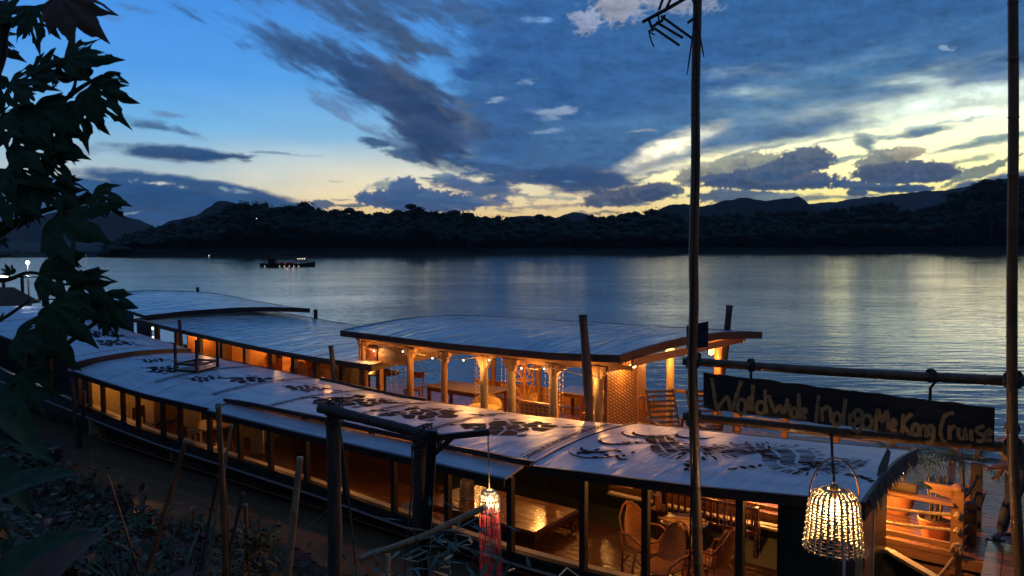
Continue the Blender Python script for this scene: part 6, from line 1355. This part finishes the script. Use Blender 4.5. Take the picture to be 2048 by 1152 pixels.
for zz in (-.10, -.205): pt(fr, 'hoop', M_['rattanframe'], lambda q: q.tube([(math.cos(j * .3) * .096, math.sin(j * .3) * .096, zz) for j in range(22)], .007, 5))
pt(fr, 'bulb', M_['bulb'], lambda q: q.lathe([(.012, -.06), (.03, -.09), (.04, -.125), (.03, -.16), (0, -.172)], 12), True)
rl = random.Random(5)
def fringe(q):
    for k in range(66):
        a = rl.uniform(0, 6.28); r_ = .094 * (1 if rl.random() < .7 else rl.uniform(.5, 1)); L = rl.uniform(.45, 1.25); x, y = math.cos(a) * r_, math.sin(a) * r_; dx, dy = rl.uniform(-.02, .04), rl.uniform(-.02, .02)
        q.tube([(x, y, -.20), (x * 1.02 + dx * .2, y, -.20 - L * .4), (x * .95 + dx, y + dy, -.20 - L)], [.0026, .0024, .0014], 3)
o = pt(fr, 'fringe', M_['red'], fringe); o['kind'] = 'stuff'
lamp_light('fringed_lantern_light', LC + Vector((0, 0, -.15)), 16, (1, .62, .28), .04)

# ------------------------------------------------------------------ stakes and poles
for a, b_, D, w_, m, lab in (((372, 880), (303, 1112), 7.6, 11, 'bamboo', 'leaning bamboo stake left of the forked poles'), ((437, 812), (452, 1150), 7.4, 12, 'bamboo', 'tall upright bamboo stake at the forked poles'), ((463, 848), (428, 1060), 7.5, 7, 'palebamboo', 'thin stake crossing behind the tall upright stake'),
                          ((600, 914), (578, 1128), 7.9, 15, 'palebamboo', 'stout bamboo stake left of the timber frame'), ((215, 948), (258, 1082), 9.0, 5, 'bamboo', 'thin leaning cane on the dark slope'), ((491, 1008), (494, 1106), 8.4, 9, 'bamboo', 'short bamboo stake beside the yellowish shrub'), ((436, 950), (398, 1150), 7.4, 7, 'oldpole', 'dark slanting stick left of the tall upright stake'), ((486, 985), (455, 1120), 7.6, 8, 'oldpole', 'dark slanting stick right of the tall upright stake'), ((775, 1108), (775, 1152), 6.7, 14, 'palebamboo', 'cut bamboo stub below the slanting handrail')):
    r_ = w_ / 2 / FPX * D; P = [at(*a, D), at(*b_, D - .05)]; P[1] = to_ground(P[0], P[1]); q = MB(); bamboo(q, [P[0], P[0].lerp(P[1], .5), P[1]], r_); tag(q.build('bamboo_stake', M_[m], None, True), lab, 'stake', 'stakes on the near bank')
q = MB(); bamboo(q, [at(718, 1118, 6.7), at(840, 1074, 6.75), at(975, 1012, 6.8)], .028); tag(q.build('bamboo_handrail', M_['palebamboo'], None, True), 'slanting bamboo pole low in front of the timber frame', 'pole')
log('mooring_pole', 'dark stump-topped pole against the near boat, left of the tall upright stake', at(436, 808, 7.9), at(440, 870, 7.9), .028, 'oldpole', True, 'mooring poles')
for s, n, z1, tilt, r_, lab, m in ((3.98, 3.36, 3.64, .07, .085, 'tall crooked mooring pole rising above the dining roof', 'oldpole'), (-10.1, 3.38, 2.76, .07, .055, 'thin mooring pole beside the upside-down table', 'oldpole'), (-3.2, 3.38, 2.52, .12, .065, 'mooring pole between the two boats at the middle saloon', 'oldpole'), (-8.95, -.15, 1.62, .12, .05, 'mooring pole against the lit yellow end of the near boat', 'oldpole'), (-11.1, 9.2, 2.62, 0, .08, 'short dark pole top beyond the middle roof', 'oldpole'), (-19.0, 9.2, 3.2, 0, .07, 'small dark pole top beyond the rear roof', 'oldpole'), (4.55, 9.25, 3.46, -.11, .085, 'slanting pole at the far corner of the dining roof', 'oldpole'), (-8.6, .0, 1.3, -.25, .04, 'slanting stick beside the lit yellow panels', 'oldpole')):
    q = MB(); a = Vector((s, n, z1)); b_ = Vector((s + tilt * (z1 + .9), n, -.9)); C = cr3([a, a.lerp(b_, .3) + Vector((.02, 0, 0)), a.lerp(b_, .65) - Vector((.015, 0, 0)), b_], 5); q.tube([BF @ p for p in C], [r_ * (1 - .12 * math.sin(i * 1.1)) for i in range(len(C))], 9); tag(q.build('mooring_pole', M_[m], None, True), lab, 'pole', 'mooring poles')

M_['shorelamp'] = glow('shore_lamp_glass', (1, .92, .78), 1.6)
# ------------------------------------------------------------------ the leafy tree at the left edge
def leaf_mesh(seed, lobes=5, holes=True):
    """large palmate leaf with pointed, drooping lobes and a few insect holes; stalk at the origin, tip along +x, length 1"""
    r_ = random.Random(seed); ang = [-.95, -.5, 0, .5, .95] if lobes == 5 else [-.75, 0, .75]; Ls = [.62, .86, 1.0, .86, .62] if lobes == 5 else [.72, 1.0, .72]
    def radius(t):
        best = .52 if lobes == 5 else .46
        for a, L in zip(ang, Ls):
            d = abs(t - a)
            if d < .50: best = max(best, L * (1 - .60 * (d / .50) ** .80) * (1.08 if d < .04 else 1))
        return best
    N_, K = 48, 7; V = []; F = []; T = [-1.75 + 3.5 * i / N_ for i in range(N_ + 1)]
    rad = [radius(t) * (1 if abs(t) < 1.2 else max(.25, 1 - (abs(t) - 1.2) * 1.2)) * r_.uniform(.95, 1.03) for t in T]
    for t, R_ in zip(T, rad):
        for k in range(K + 1):
            q = R_ * k / K; x, y = q * math.cos(t), q * math.sin(t); z = -.30 * q * q + .05 * math.cos(t * 11) * q + .03 * mnoise.noise(Vector((x * 5, y * 5, seed)))
            V.append((x + .05, y, z))
    hole = [(r_.uniform(.2, .75), r_.uniform(-.35, .35), r_.uniform(.015, .035)) for _ in range(12 if holes else 0)]
    for i in range(N_):
        for k in range(K):
            idx = (i * (K + 1) + k, i * (K + 1) + k + 1, (i + 1) * (K + 1) + k + 1, (i + 1) * (K + 1) + k); c = sum((Vector(V[j]) for j in idx), Vector()) / 4
            if any((c.x - hx) ** 2 + (c.y - hy) ** 2 < hr * hr for hx, hy, hr in hole): continue
            F.append(idx)
    me = bpy.data.meshes.new('leaf'); me.from_pydata(V, [], F); me.update(); me.polygons.foreach_set('use_smooth', [True] * len(me.polygons)); return me
LM = [leaf_mesh(i, 5 if i % 3 else 3) for i in range(6)]
for k, m in enumerate(LM): m.materials.append(M_['leaf'])
LMD = LM[1].copy(); LMD.materials.clear(); LMD.materials.append(M_['leafdry'])
TB = at(-60, 1000, 2.6)
tree = empty('leafy_tree', 'tree with large lobed insect-eaten leaves reaching in at the left edge', 'tree', Matrix.Translation(TB))
def branch(P, r0, r1):
    C = cr3([p - TB for p in P], 6); q = MB(); q.tube(C, [r0 + (r1 - r0) * i / (len(C) - 1) for i in range(len(C))], 7); q.build('branch', M_['bark'], tree, True)
q = MB(); g0 = Vector((TB.x - .15, TB.y + .1, ground_under((TB.x - .15, TB.y, 0)) - .2)); q.tube([p - TB for p in cr3([g0, at(-90, 1100, 2.6), at(-70, 800, 2.6), at(-90, 450, 2.6), at(-60, 100, 2.6), at(-80, -200, 2.6)], 6)], [.055 - .0012 * i for i in range(31)], 9); q.build('trunk', M_['bark'], tree, True)
BR = [[(-80, 880), (0, 795), (60, 738), (130, 690), (200, 640), (262, 612)], [(-70, 520), (0, 468), (60, 432), (120, 412), (190, 398), (250, 404)], [(-70, 300), (0, 130), (10, 70), (22, 44), (60, 26), (130, 4)], [(-60, 330), (30, 262), (90, 232), (140, 190), (152, 160)], [(130, 690), (110, 640), (90, 600), (88, 560)], [(-60, 200), (30, 165), (90, 170)], [(-70, 560), (10, 560), (60, 545), (120, 560)], [(140, 190), (170, 170), (205, 150)], [(22, 44), (4, 40), (-20, 30)], [(30, 262), (60, 300), (90, 350)], [(0, 468), (20, 420), (60, 380), (110, 372)], [(-60, 660), (0, 640), (60, 600)]]
for k, P in enumerate(BR): branch([at(x, y, 2.35 + .04 * (k % 4)) for x, y in P], .014 if k < 4 else .009, .004)
def leaf(x, y, L, ang, D=2.3, tilt=.5, roll=0.0, dry=False, v=None):
    """stalk end at (x, y), blade L pixels long heading ang degrees clockwise from right"""
    p = at(x, y, D); a = math.radians(ang); d = (RGT * math.cos(a) - UPV * math.sin(a)) * math.cos(tilt) - FWD * math.sin(tilt) * .8; d.normalize()
    nrm = (-FWD + UPV * .35 + RGT * roll); nrm = (nrm - d * nrm.dot(d)).normalized(); yv = nrm.cross(d); k = L / FPX * D / max(.5, math.cos(tilt))
    o = bpy.data.objects.new('leaf', LMD if dry else LM[v if v is not None else R.randrange(6)]); COL.objects.link(o); o.parent = tree
    o.matrix_local = Matrix(((d.x, yv.x, nrm.x, p.x - TB.x), (d.y, yv.y, nrm.y, p.y - TB.y), (d.z, yv.z, nrm.z, p.z - TB.z), (0, 0, 0, 1))) @ Matrix.Scale(k, 4)
# outer leaves, one by one
for a in ((112, -12, 125, 38, 2.0, .25, .2, True), (70, 8, 85, 78), (118, 6, 62, 66), (24, 20, 62, 165), (150, 166, 78, -100, 2.3, .2), (128, 118, 104, -4, 2.25, .25), (205, 146, 66, 58), (172, 172, 104, 40, 2.25, .3), (158, 196, 92, 74), (60, 158, 78, -28), (16, 168, 92, 4), (64, 212, 100, 26), (104, 232, 86, 58), (10, 226, 104, 30), (20, 284, 112, 4), (96, 286, 82, 16), (92, 314, 78, 40), (12, 330, 104, 18), (52, 352, 86, 66), (104, 366, 74, 34), (-10, 372, 100, 26), (182, 388, 74, 12, 2.2, .35), (216, 400, 44, 40), (104, 432, 120, 16, 2.3, .7), (112, 512, 74, 30), (74, 548, 100, 0), (148, 560, 86, 24), (200, 592, 80, 40), (166, 590, 52, 82), (214, 628, 48, 58), (96, 604, 118, 40, 2.2, .25), (28, 668, 102, 14), (82, 662, 96, 36), (40, 740, 92, 52)):
    leaf(*a)
rl = random.Random(77)
for k in range(7): leaf(rl.uniform(-90, -10), rl.uniform(0, 470), rl.uniform(70, 105), rl.uniform(-30, 80), rl.uniform(2.3, 2.7), rl.uniform(.2, .6), rl.uniform(-.4, .4))
for k in range(26):                        # small young leaves and buds along the twigs
    P = BR[rl.randrange(len(BR))]; i_ = rl.randrange(1, len(P)); x, y = P[i_]; leaf(x + rl.uniform(-14, 14), y + rl.uniform(-10, 10), rl.uniform(14, 34), rl.uniform(-120, 120), 2.36, rl.uniform(0, .8), rl.uniform(-.5, .5))
# broad leaves close to the viewer, bottom left
nl = empty('broadleaf_plant', 'broad soft leaves very close to the viewer in the bottom left corner', 'plant', Matrix.Translation(at(90, 1500, 1.0)))
c0 = at(90, 1500, 1.0); BLM = bpy.data.meshes.new('broad_leaf'); Vb = []; Fb = []
for i in range(13):
    t = i / 12; w_ = .26 * math.sin(math.pi * t ** .8) ** .8
    for j in range(-3, 4): Vb.append((t, w_ * j / 3, -.45 * t * t + .10 * abs(j / 3) * w_ * 3))
Fb = [(i * 7 + j, (i + 1) * 7 + j, (i + 1) * 7 + j + 1, i * 7 + j + 1) for i in range(12) for j in range(6)]
BLM.from_pydata(Vb, [], Fb); BLM.materials.append(M_['leaf']); BLM.polygons.foreach_set('use_smooth', [True] * len(Fb))
BLD = BLM.copy(); BLD.materials.clear(); BLD.materials.append(M_['leafdry'])
for x, y, L, ang, D, dry in ((20, 1250, 210, -66, .95, 1), (150, 1270, 230, -40, .9, 0), (190, 1280, 230, -20, .85, 0), (-40, 1200, 220, -50, 1.0, 0), (260, 1300, 180, -70, .9, 1), (-30, 1010, 160, -40, 1.3, 0), (-50, 850, 150, 10, 1.5, 0), (-60, 780, 170, 30, 1.5, 0), (-40, 920, 140, 35, 1.4, 0)):
    p = at(x, y, D); a = math.radians(ang); d = (RGT * math.cos(a) - UPV * math.sin(a) + FWD * .15).normalized(); nrm = (-FWD * .4 + UPV); nrm = (nrm - d * nrm.dot(d)).normalized(); yv = nrm.cross(d)
    o = bpy.data.objects.new('leaf', BLD if dry else BLM); COL.objects.link(o); o.parent = nl; o.matrix_local = Matrix(((d.x, yv.x, nrm.x, p.x - c0.x), (d.y, yv.y, nrm.y, p.y - c0.y), (d.z, yv.z, nrm.z, p.z - c0.z), (0, 0, 0, 1))) @ Matrix.Scale(L / FPX * D, 4)
pt(nl, 'stem', M_['bark'], lambda q: [q.tube([(0, 0, -.3), (at(x, y, D) - c0) * .5, at(x, y, D) - c0], .006, 5) for x, y, D in ((40, 1230, .95), (150, 1250, .9), (-40, 1200, 1.0), (-30, 1010, 1.3))])

# ------------------------------------------------------------------ growth on the bank
def blades(q, c, n, L, spread, rnd, w=.012, mi=0):
    for _ in range(n):
        a = rnd.uniform(0, 6.28); l = L * rnd.uniform(.5, 1.2); k = rnd.uniform(.2, 1) * spread; d = Vector((math.cos(a), math.sin(a), 0)); s_ = Vector((-d.y, d.x, 0)) * w * rnd.uniform(.6, 1.3)
        P = [c, c + d * l * k * .35 + Vector((0, 0, l * .55)), c + d * l * k * .8 + Vector((0, 0, l * .75)), c + d * l * k * 1.25 + Vector((0, 0, l * .60))]
        q.add([P[0] - s_, P[0] + s_, P[1] - s_, P[1] + s_, P[2] - s_ * .6, P[2] + s_ * .6, P[3]], [(0, 1, 3, 2), (2, 3, 5, 4), (4, 5, 6)], mi)
rg = random.Random(41); q = MB()
for _ in range(4200):
    s, n = rg.uniform(-16, 12), rg.uniform(-8.6, -1.5)
    if rg.random() > .35 + .65 * (mnoise.noise(Vector((s * .5, n * .5, 9))) > -.1): continue
    p = BW(s, n, bank_z(s, n) - .02)
    if (Vector((p.x, p.y)) - Vector((EYE.x, EYE.y))).length < 2.2: continue
    blades(q, p, 7, rg.uniform(.14, .42), .8, rg, .010, 0 if rg.random() < .78 else 1)
tag(q.build('bank_grass', [M_['grass'], M_['drygrass']]), 'rough dark grass growing over the near bank', None, None, 'stuff')
q = MB()
for _ in range(15000):
    s, n = rg.uniform(-14, 11), rg.uniform(-8.6, -1.3); p = BW(s, n, bank_z(s, n) + rg.random() ** 2 * .50); a = Vector((rg.gauss(0, 1), rg.gauss(0, 1), rg.gauss(0, .5))).normalized(); b_ = a.cross(Vector((rg.gauss(0, .5), rg.gauss(0, .5), 1))).normalized(); k = rg.uniform(.04, .13)
    if (Vector((p.x, p.y)) - Vector((EYE.x, EYE.y))).length < 2.2: continue
    q.add([p - a * k, p + b_ * k * .45 + Vector((0, 0, .01)), p + a * k, p - b_ * k * .45], [(0, 1, 2, 3)], 0 if rg.random() < .7 else 1)
tag(q.build('bank_undergrowth', [M_['leaf'], M_['leafdry']]), 'low leafy undergrowth covering the near bank', None, None, 'stuff')
def clump(name, label, px, n_bl, L, spread, m, seed, w=.014, cat='plant', grp=None):
    p = Vector(px); p.z = ground_under(p) - .02; o = empty(name, label, cat, Matrix.Translation(p), grp); r_ = random.Random(seed)
    pt(o, 'stems', M_['bark'], lambda q: [q.tube([(0, 0, 0), (r_.uniform(-.1, .1), r_.uniform(-.1, .1), L * .5), (r_.uniform(-.25, .25), r_.uniform(-.25, .25), L)], [.012, .009, .004], 5) for _ in range(5)])
    pt(o, 'blades', M_[m], lambda q: blades(q, Vector((0, 0, .05)), n_bl, L, spread, r_, w))['kind'] = 'stuff'
    return o, p
o, p = clump('bamboo_shrub', 'spiky bamboo shrub at the foot of the lamp post', at(890, 1190, 5.4), 70, 2.15, .5, 'palm', 3, .018)
def bamboo_leaves(q, r_=random.Random(6), n=200, R_=.50, h=2.05):
    for _ in range(n):
        c = Vector((r_.gauss(0, R_ * .5), r_.gauss(0, R_ * .5), h * r_.uniform(.62, 1.08))); a = r_.uniform(0, 6.28); d = Vector((math.cos(a), math.sin(a), r_.uniform(-.5, .5))).normalized(); s_ = d.cross(Vector((0, 0, 1))).normalized(); L = r_.uniform(.14, .26)
        q.add([c, c + d * L * .35 + s_ * .016, c + d * L, c + d * L * .35 - s_ * .016], [(0, 1, 2, 3)])
pt(o, 'leaves', M_['palm'], bamboo_leaves)['kind'] = 'stuff'
o, p = clump('yellowish_shrub', 'yellowish leafy shrub beside the forked poles', at(485, 1100, 8.2), 25, .6, .7, 'drygrass', 5)
rq = random.Random(13); pt(o, 'leaves', mat('yellow_leaf', (.16, .12, .03), .6, .4, 8), lambda q: (crown(q, (0, 0, .62), .42, .50, 420, .045, rq), crown(q, (.12, 0, .95), .28, .22, 200, .04, rq)))['kind'] = 'stuff'
o, p = clump('arching_grass', 'arching feathery grass in front of the near boat, right of the forked poles', at(520, 1010, 9.0), 46, 1.25, .9, 'drygrass', 8, .008)
o, p = clump('arching_grass', 'arching pale grass left of the forked poles', at(400, 1010, 9.0), 30, .9, .9, 'drygrass', 9, .008)
for k, (x, y, D, n_, L, m, lab) in enumerate(((120, 1060, 8.0, 50, .8, 'palm', 'dark grassy tuft on the bank at the far left, below the bamboo bundle'), (250, 1120, 7.0, 60, .7, 'grass', 'dark grassy tuft at the foot of the thin leaning cane'), (350, 1130, 7.2, 50, .8, 'drygrass', 'pale grassy tuft between the leaning stake and the forked poles'), (540, 1140, 7.0, 60, .8, 'palm', 'leafy tuft left of the stout bamboo stake'), (640, 1150, 6.6, 46, .7, 'drygrass', 'pale grassy tuft at the foot of the left thick post'))):
    clump('grass_tuft', lab, at(x, y, D), n_, L, .9, m, 60 + k, .013, 'plant', 'grassy tufts on the near bank')
o, p = clump('leafy_clump', 'dark leafy clump at the bottom edge, left of the timber frame', at(590, 1190, 6.6), 40, .55, 1.0, 'palm', 11, .03)
# ------------------------------------------------------------------ things on the slope at the left
bd = empty('bamboo_bundle', 'bundle of cut bamboo poles lying on the bank at the left', 'bundle', Matrix.Translation(at(60, 870, 12)))
c0 = at(60, 870, 12); rq = random.Random(4)
for k in range(7):
    a, b_ = Vector((-12.6 + .1 * k, -3.4 + .13 * k, 0)), Vector((-7.2 + .12 * k, -1.9 + .10 * k, 0)); a.z = bank_z(a.x, a.y) + .12 + .06 * (k % 2); b_.z = bank_z(b_.x, b_.y) + .12 + .06 * (k % 2); P = [BF @ a - c0, BF @ a.lerp(b_, .5) - c0 + Vector((0, 0, .05)), BF @ b_ - c0]
    pt(bd, 'culm', M_['oldpole'], lambda q: bamboo(q, P, .045), True)
pk = empty('dugout_canoe', 'small open dugout with cross thwarts drawn up beside the near boat', 'canoe', BM(-8.6, -1.25, -.05, -.06))
pt(pk, 'hull', M_['oldpole'], lambda q: q.grid(lambda u, v: Vector((u * 1.9, v * .34 * (1 - u ** 4), .05 + .32 * abs(v) ** 2.4 + .14 * u ** 4)), frange(-1, 1, .1), frange(-1, 1, .125), th=.025), True, 50)
for x in (-.9, 0, .9): pt(pk, 'thwart', M_['bamboo'], lambda q: q.box(x - .08, x + .08, -.28, .28, .27, .30, bev=.006))
pt(pk, 'paddle', M_['palebamboo'], lambda q: (q.tube([(-1.0, .1, .33), (.6, -.15, .36)], .016, 6), q.box(.55, .95, -.23, -.10, .345, .36)))

# ------------------------------------------------------------------ pier and huts beyond the boats, far left
hut = empty('river_hut', 'small blue-grey hut with a thatched roof half hidden by leaves at the left edge', 'hut', Matrix.Translation(at(8, 640, 34)))
c0 = at(8, 640, 34); base = 1.2 - c0.z
pt(hut, 'wall', M_['blue'], lambda q: q.box(-1.5, .65, -1, 1.0, base - 1.0, base + 1.2)); pt(hut, 'roof', M_['thatch'], lambda q: q.add([(-1.9, -1.4, base + 1.15), (.9, -1.4, base + 1.15), (.9, 1.4, base + 1.15), (-1.9, 1.4, base + 1.15), (-1.4, 0, base + 1.95), (.5, 0, base + 1.95)], [(0, 1, 5, 4), (2, 3, 4, 5), (1, 2, 5), (3, 0, 4), (3, 2, 1, 0)]))
for x in (-1.1, -.6, -.1, .4): pt(hut, 'window_slat', M_['white'], lambda q: q.box(x - .12, x + .12, -1.03, -1.005, base + .35, base + .95))
for x in (-1.4, .55): pt(hut, 'stilt', M_['darkwood'], lambda q: q.box(x - .06, x + .06, -.06, .06, base - 3.2, base - 1.0))
jt = empty('landing_stage', 'dark railed landing stage standing in the river behind the leaves', 'pier', Matrix.Translation((at(70, 640, 40).x, 40, WZ)))
for x in (-1.6, -.6, .5, 1.5, 2.6): pt(jt, 'pile', M_['darkwood'], lambda q: q.box(x - .06, x + .06, -.06, .06, -1.5, 3.6))
for z in (1.3, 2.3, 3.5): pt(jt, 'rail', M_['darkwood'], lambda q: q.box(-2.2, 3.0, -.05, .05, z, z + .08))
for k in range(6): pt(jt, 'deck_board', M_['darkwood'], lambda q: q.box(-2.3, 3.1, .08 + k * .22, .28 + k * .22, 1.0, 1.05))
lp = empty('pier_lamp', 'bright white lamp on a pole shining through the leaves', 'lamp', Matrix.Translation(at(55, 525, 44))); 
pt(lp, 'head', M_['coldbulb'], lambda q: q.lathe([(0, .09), (.07, .06), (.095, 0), (.07, -.06), (0, -.09)], 12), True); pt(lp, 'mast', M_['black'], lambda q: q.tube([(0, 0, .1), (0, .02, -5.5)], .05, 7))
lamp_light('pier_lamp_light', at(55, 525, 43.4), 700, (.92, .95, 1), .15)
dl = empty('pier_strip_lamp', 'pale strip lamp on the landing stage at the left edge', 'lamp', Matrix.Translation(at(6, 553, 38))); pt(dl, 'tube', M_['tinylamp'], lambda q: q.box(-.5, .22, -.05, .05, -.04, .04)); pt(dl, 'housing', M_['darkwood'], lambda q: q.box(-.55, .27, .06, .14, -.08, .1)); pt(dl, 'bracket', M_['darkwood'], lambda q: q.box(-.1, -.02, .08, .13, -3.8, -.08))
# ------------------------------------------------------------------ cruise boat out on the river
FB = Matrix.Translation(Vector((at(575, 533, 202).x, 202, WZ))); fb = empty('cruise_boat', 'distant lit cruise boat with people at its bow, out on the river', 'boat', FB)
pt(fb, 'hull', M_['hull'], lambda q: q.grid(lambda u, v: Vector((-7.2 + 14.6 * u, v * 1.3 * (1 - max(0, u - .75) ** 2 * 14) * (1 - max(0, .06 - u) * 4), -.5 + (1.25 + 1.0 * max(0, u - .72) ** 1.5 * 4 + .35 * max(0, .1 - u) * 8) * abs(v) ** 3)), frange(0, 1, .04), frange(-1, 1, .125)), True)
pt(fb, 'deck', M_['darkwood'], lambda q: q.box(-6.9, 5.4, -1.15, 1.15, .55, .60)); pt(fb, 'roof', mat('black_roof', (.008, .008, .009), .95, .2, 4, spec=.1), lambda q: q.grid(lambda u, v: Vector((-6.8 + 9.8 * u, v * 1.45, 2.02 + .14 * (1 - v * v))), frange(0, 1, .1), frange(-1, 1, .25), th=.09))  # roof coloured near-black so it stands out from the water
pt(fb, 'cabin', wood('far_cabin', (.05, .022, .014)), lambda q: q.box(-5.0, -3.0, -1.1, 1.1, .6, 2.0))
for x in (-6.0, -5.6, -2.9, -2.6, -2.3, -1.0, 0, 1.0, 2.2, 2.8): pt(fb, 'post', M_['darkwood'], lambda q: q.box(x - .06, x + .06, -1.2, -1.1, .5, 2.05))
for k, x in enumerate((-1.9, -1.2, .2, .9, 1.5)): pt(fb, 'seat', mat('red_seat', (.35, .04, .03), .6), lambda q: q.box(x - .25, x + .25, -.9, .9, .6, 1.12, bev=.05))
pt(fb, 'awning', M_['white'], lambda q: q.add([(2.9, -1.2, 2.18), (5.0, -.9, 2.30), (5.0, .9, 2.30), (2.9, 1.2, 2.18), (2.9, -1.2, 2.12), (5.0, -.9, 2.24), (5.0, .9, 2.24), (2.9, 1.2, 2.12)], [(0, 1, 2, 3), (7, 6, 5, 4), (0, 4, 5, 1), (1, 5, 6, 2), (2, 6, 7, 3), (3, 7, 4, 0)]))
for x in (3.1, 3.7, 4.3, 4.9): pt(fb, 'bow_lamp', M_['tinylamp'], lambda q: q.lathe([(0, .1), (.1, 0), (0, -.1)], 8, (x, -1.05, 2.08)))
for x in (-5.7, -1.7, -.4, .9, 2.1, 3.4): pt(fb, 'side_lamp', M_['shorelamp'], lambda q: q.lathe([(0, .10), (.10, 0), (0, -.10)], 8, (x, -1.34, .16)))
lamp_light('saloon_light', (-.2, 0, 1.85), 14, (1, .35, .22), .4, fb); lamp_light('saloon_light', (1.6, 0, 1.85), 12, (1, .35, .22), .4, fb)
for k, x in enumerate((3.7, 4.3, 4.9)):
    o = empty('person', ('distant figure at the bow of the far cruise boat, nearest its roof', 'distant figure at the bow of the far cruise boat, in the middle', 'distant figure at the bow of the far cruise boat, furthest forward')[k], 'person', FB @ Matrix.Translation((x, -.2, .61)), 'figures on the far cruise boat')
    skin('body', [(0, 0, .85), (0, 0, 1.15), (0, 0, 1.38), (0, 0, 1.48), (0, 0, 1.60), (0, -.1, .45), (0, -.12, .04), (0, .1, .45), (.05, .12, .04), (.02, -.2, 1.32), (.1, -.25, 1.05), (.02, .2, 1.32), (.1, .25, 1.05)], [(0, 1), (1, 2), (2, 3), (3, 4), (0, 5), (5, 6), (0, 7), (7, 8), (2, 9), (9, 10), (2, 11), (11, 12)], [.15, .14, .15, .06, .10, .08, .06, .08, .06, .06, .045, .06, .045], M_['cloth_d'], o, 0, 1)
# lamps on the far shore
for x, y, D, r_, lab in ((418, 511, 470, .35, 'single lamp at the water edge of the far bank'), (513, 437, 520, .35, 'lamp high among the trees of the far bank'), (160, 511, 452, .28, 'left lamp of the pair down the far bank at the left'), (172, 510, 452, .28, 'right lamp of the pair down the far bank at the left')):
    q = MB(); c = at(x, y, D - 22); q.lathe([(0, r_), (r_, 0), (0, -r_)], 8); o = q.build('shore_lamp', M_['shorelamp']); o.location = c; tag(o, lab, 'lamp', 'lamps on the far shore')

# ------------------------------------------------------------------ evening haze over the valley
q = MB(); q.box(-9400, 9400, -90, 9600, -4.5, 520); hz = q.build('haze', None if False else M_['black']); hz.data.materials.clear()
hm = bpy.data.materials.new('haze_air'); hm.use_nodes = True; hn = hm.node_tree; hn.nodes.clear(); ho = hn.nodes.new('ShaderNodeOutputMaterial'); hv = hn.nodes.new('ShaderNodeVolumePrincipled'); hv.inputs['Color'].default_value = (.80, .88, 1, 1); hv.inputs['Density'].default_value = 6e-5; hv.inputs['Anisotropy'].default_value = 0.0
hn.links.new(hv.outputs[0], ho.inputs['Volume']); hz.data.materials.append(hm); tag(hz, 'thin blue evening haze', None, None, 'stuff')
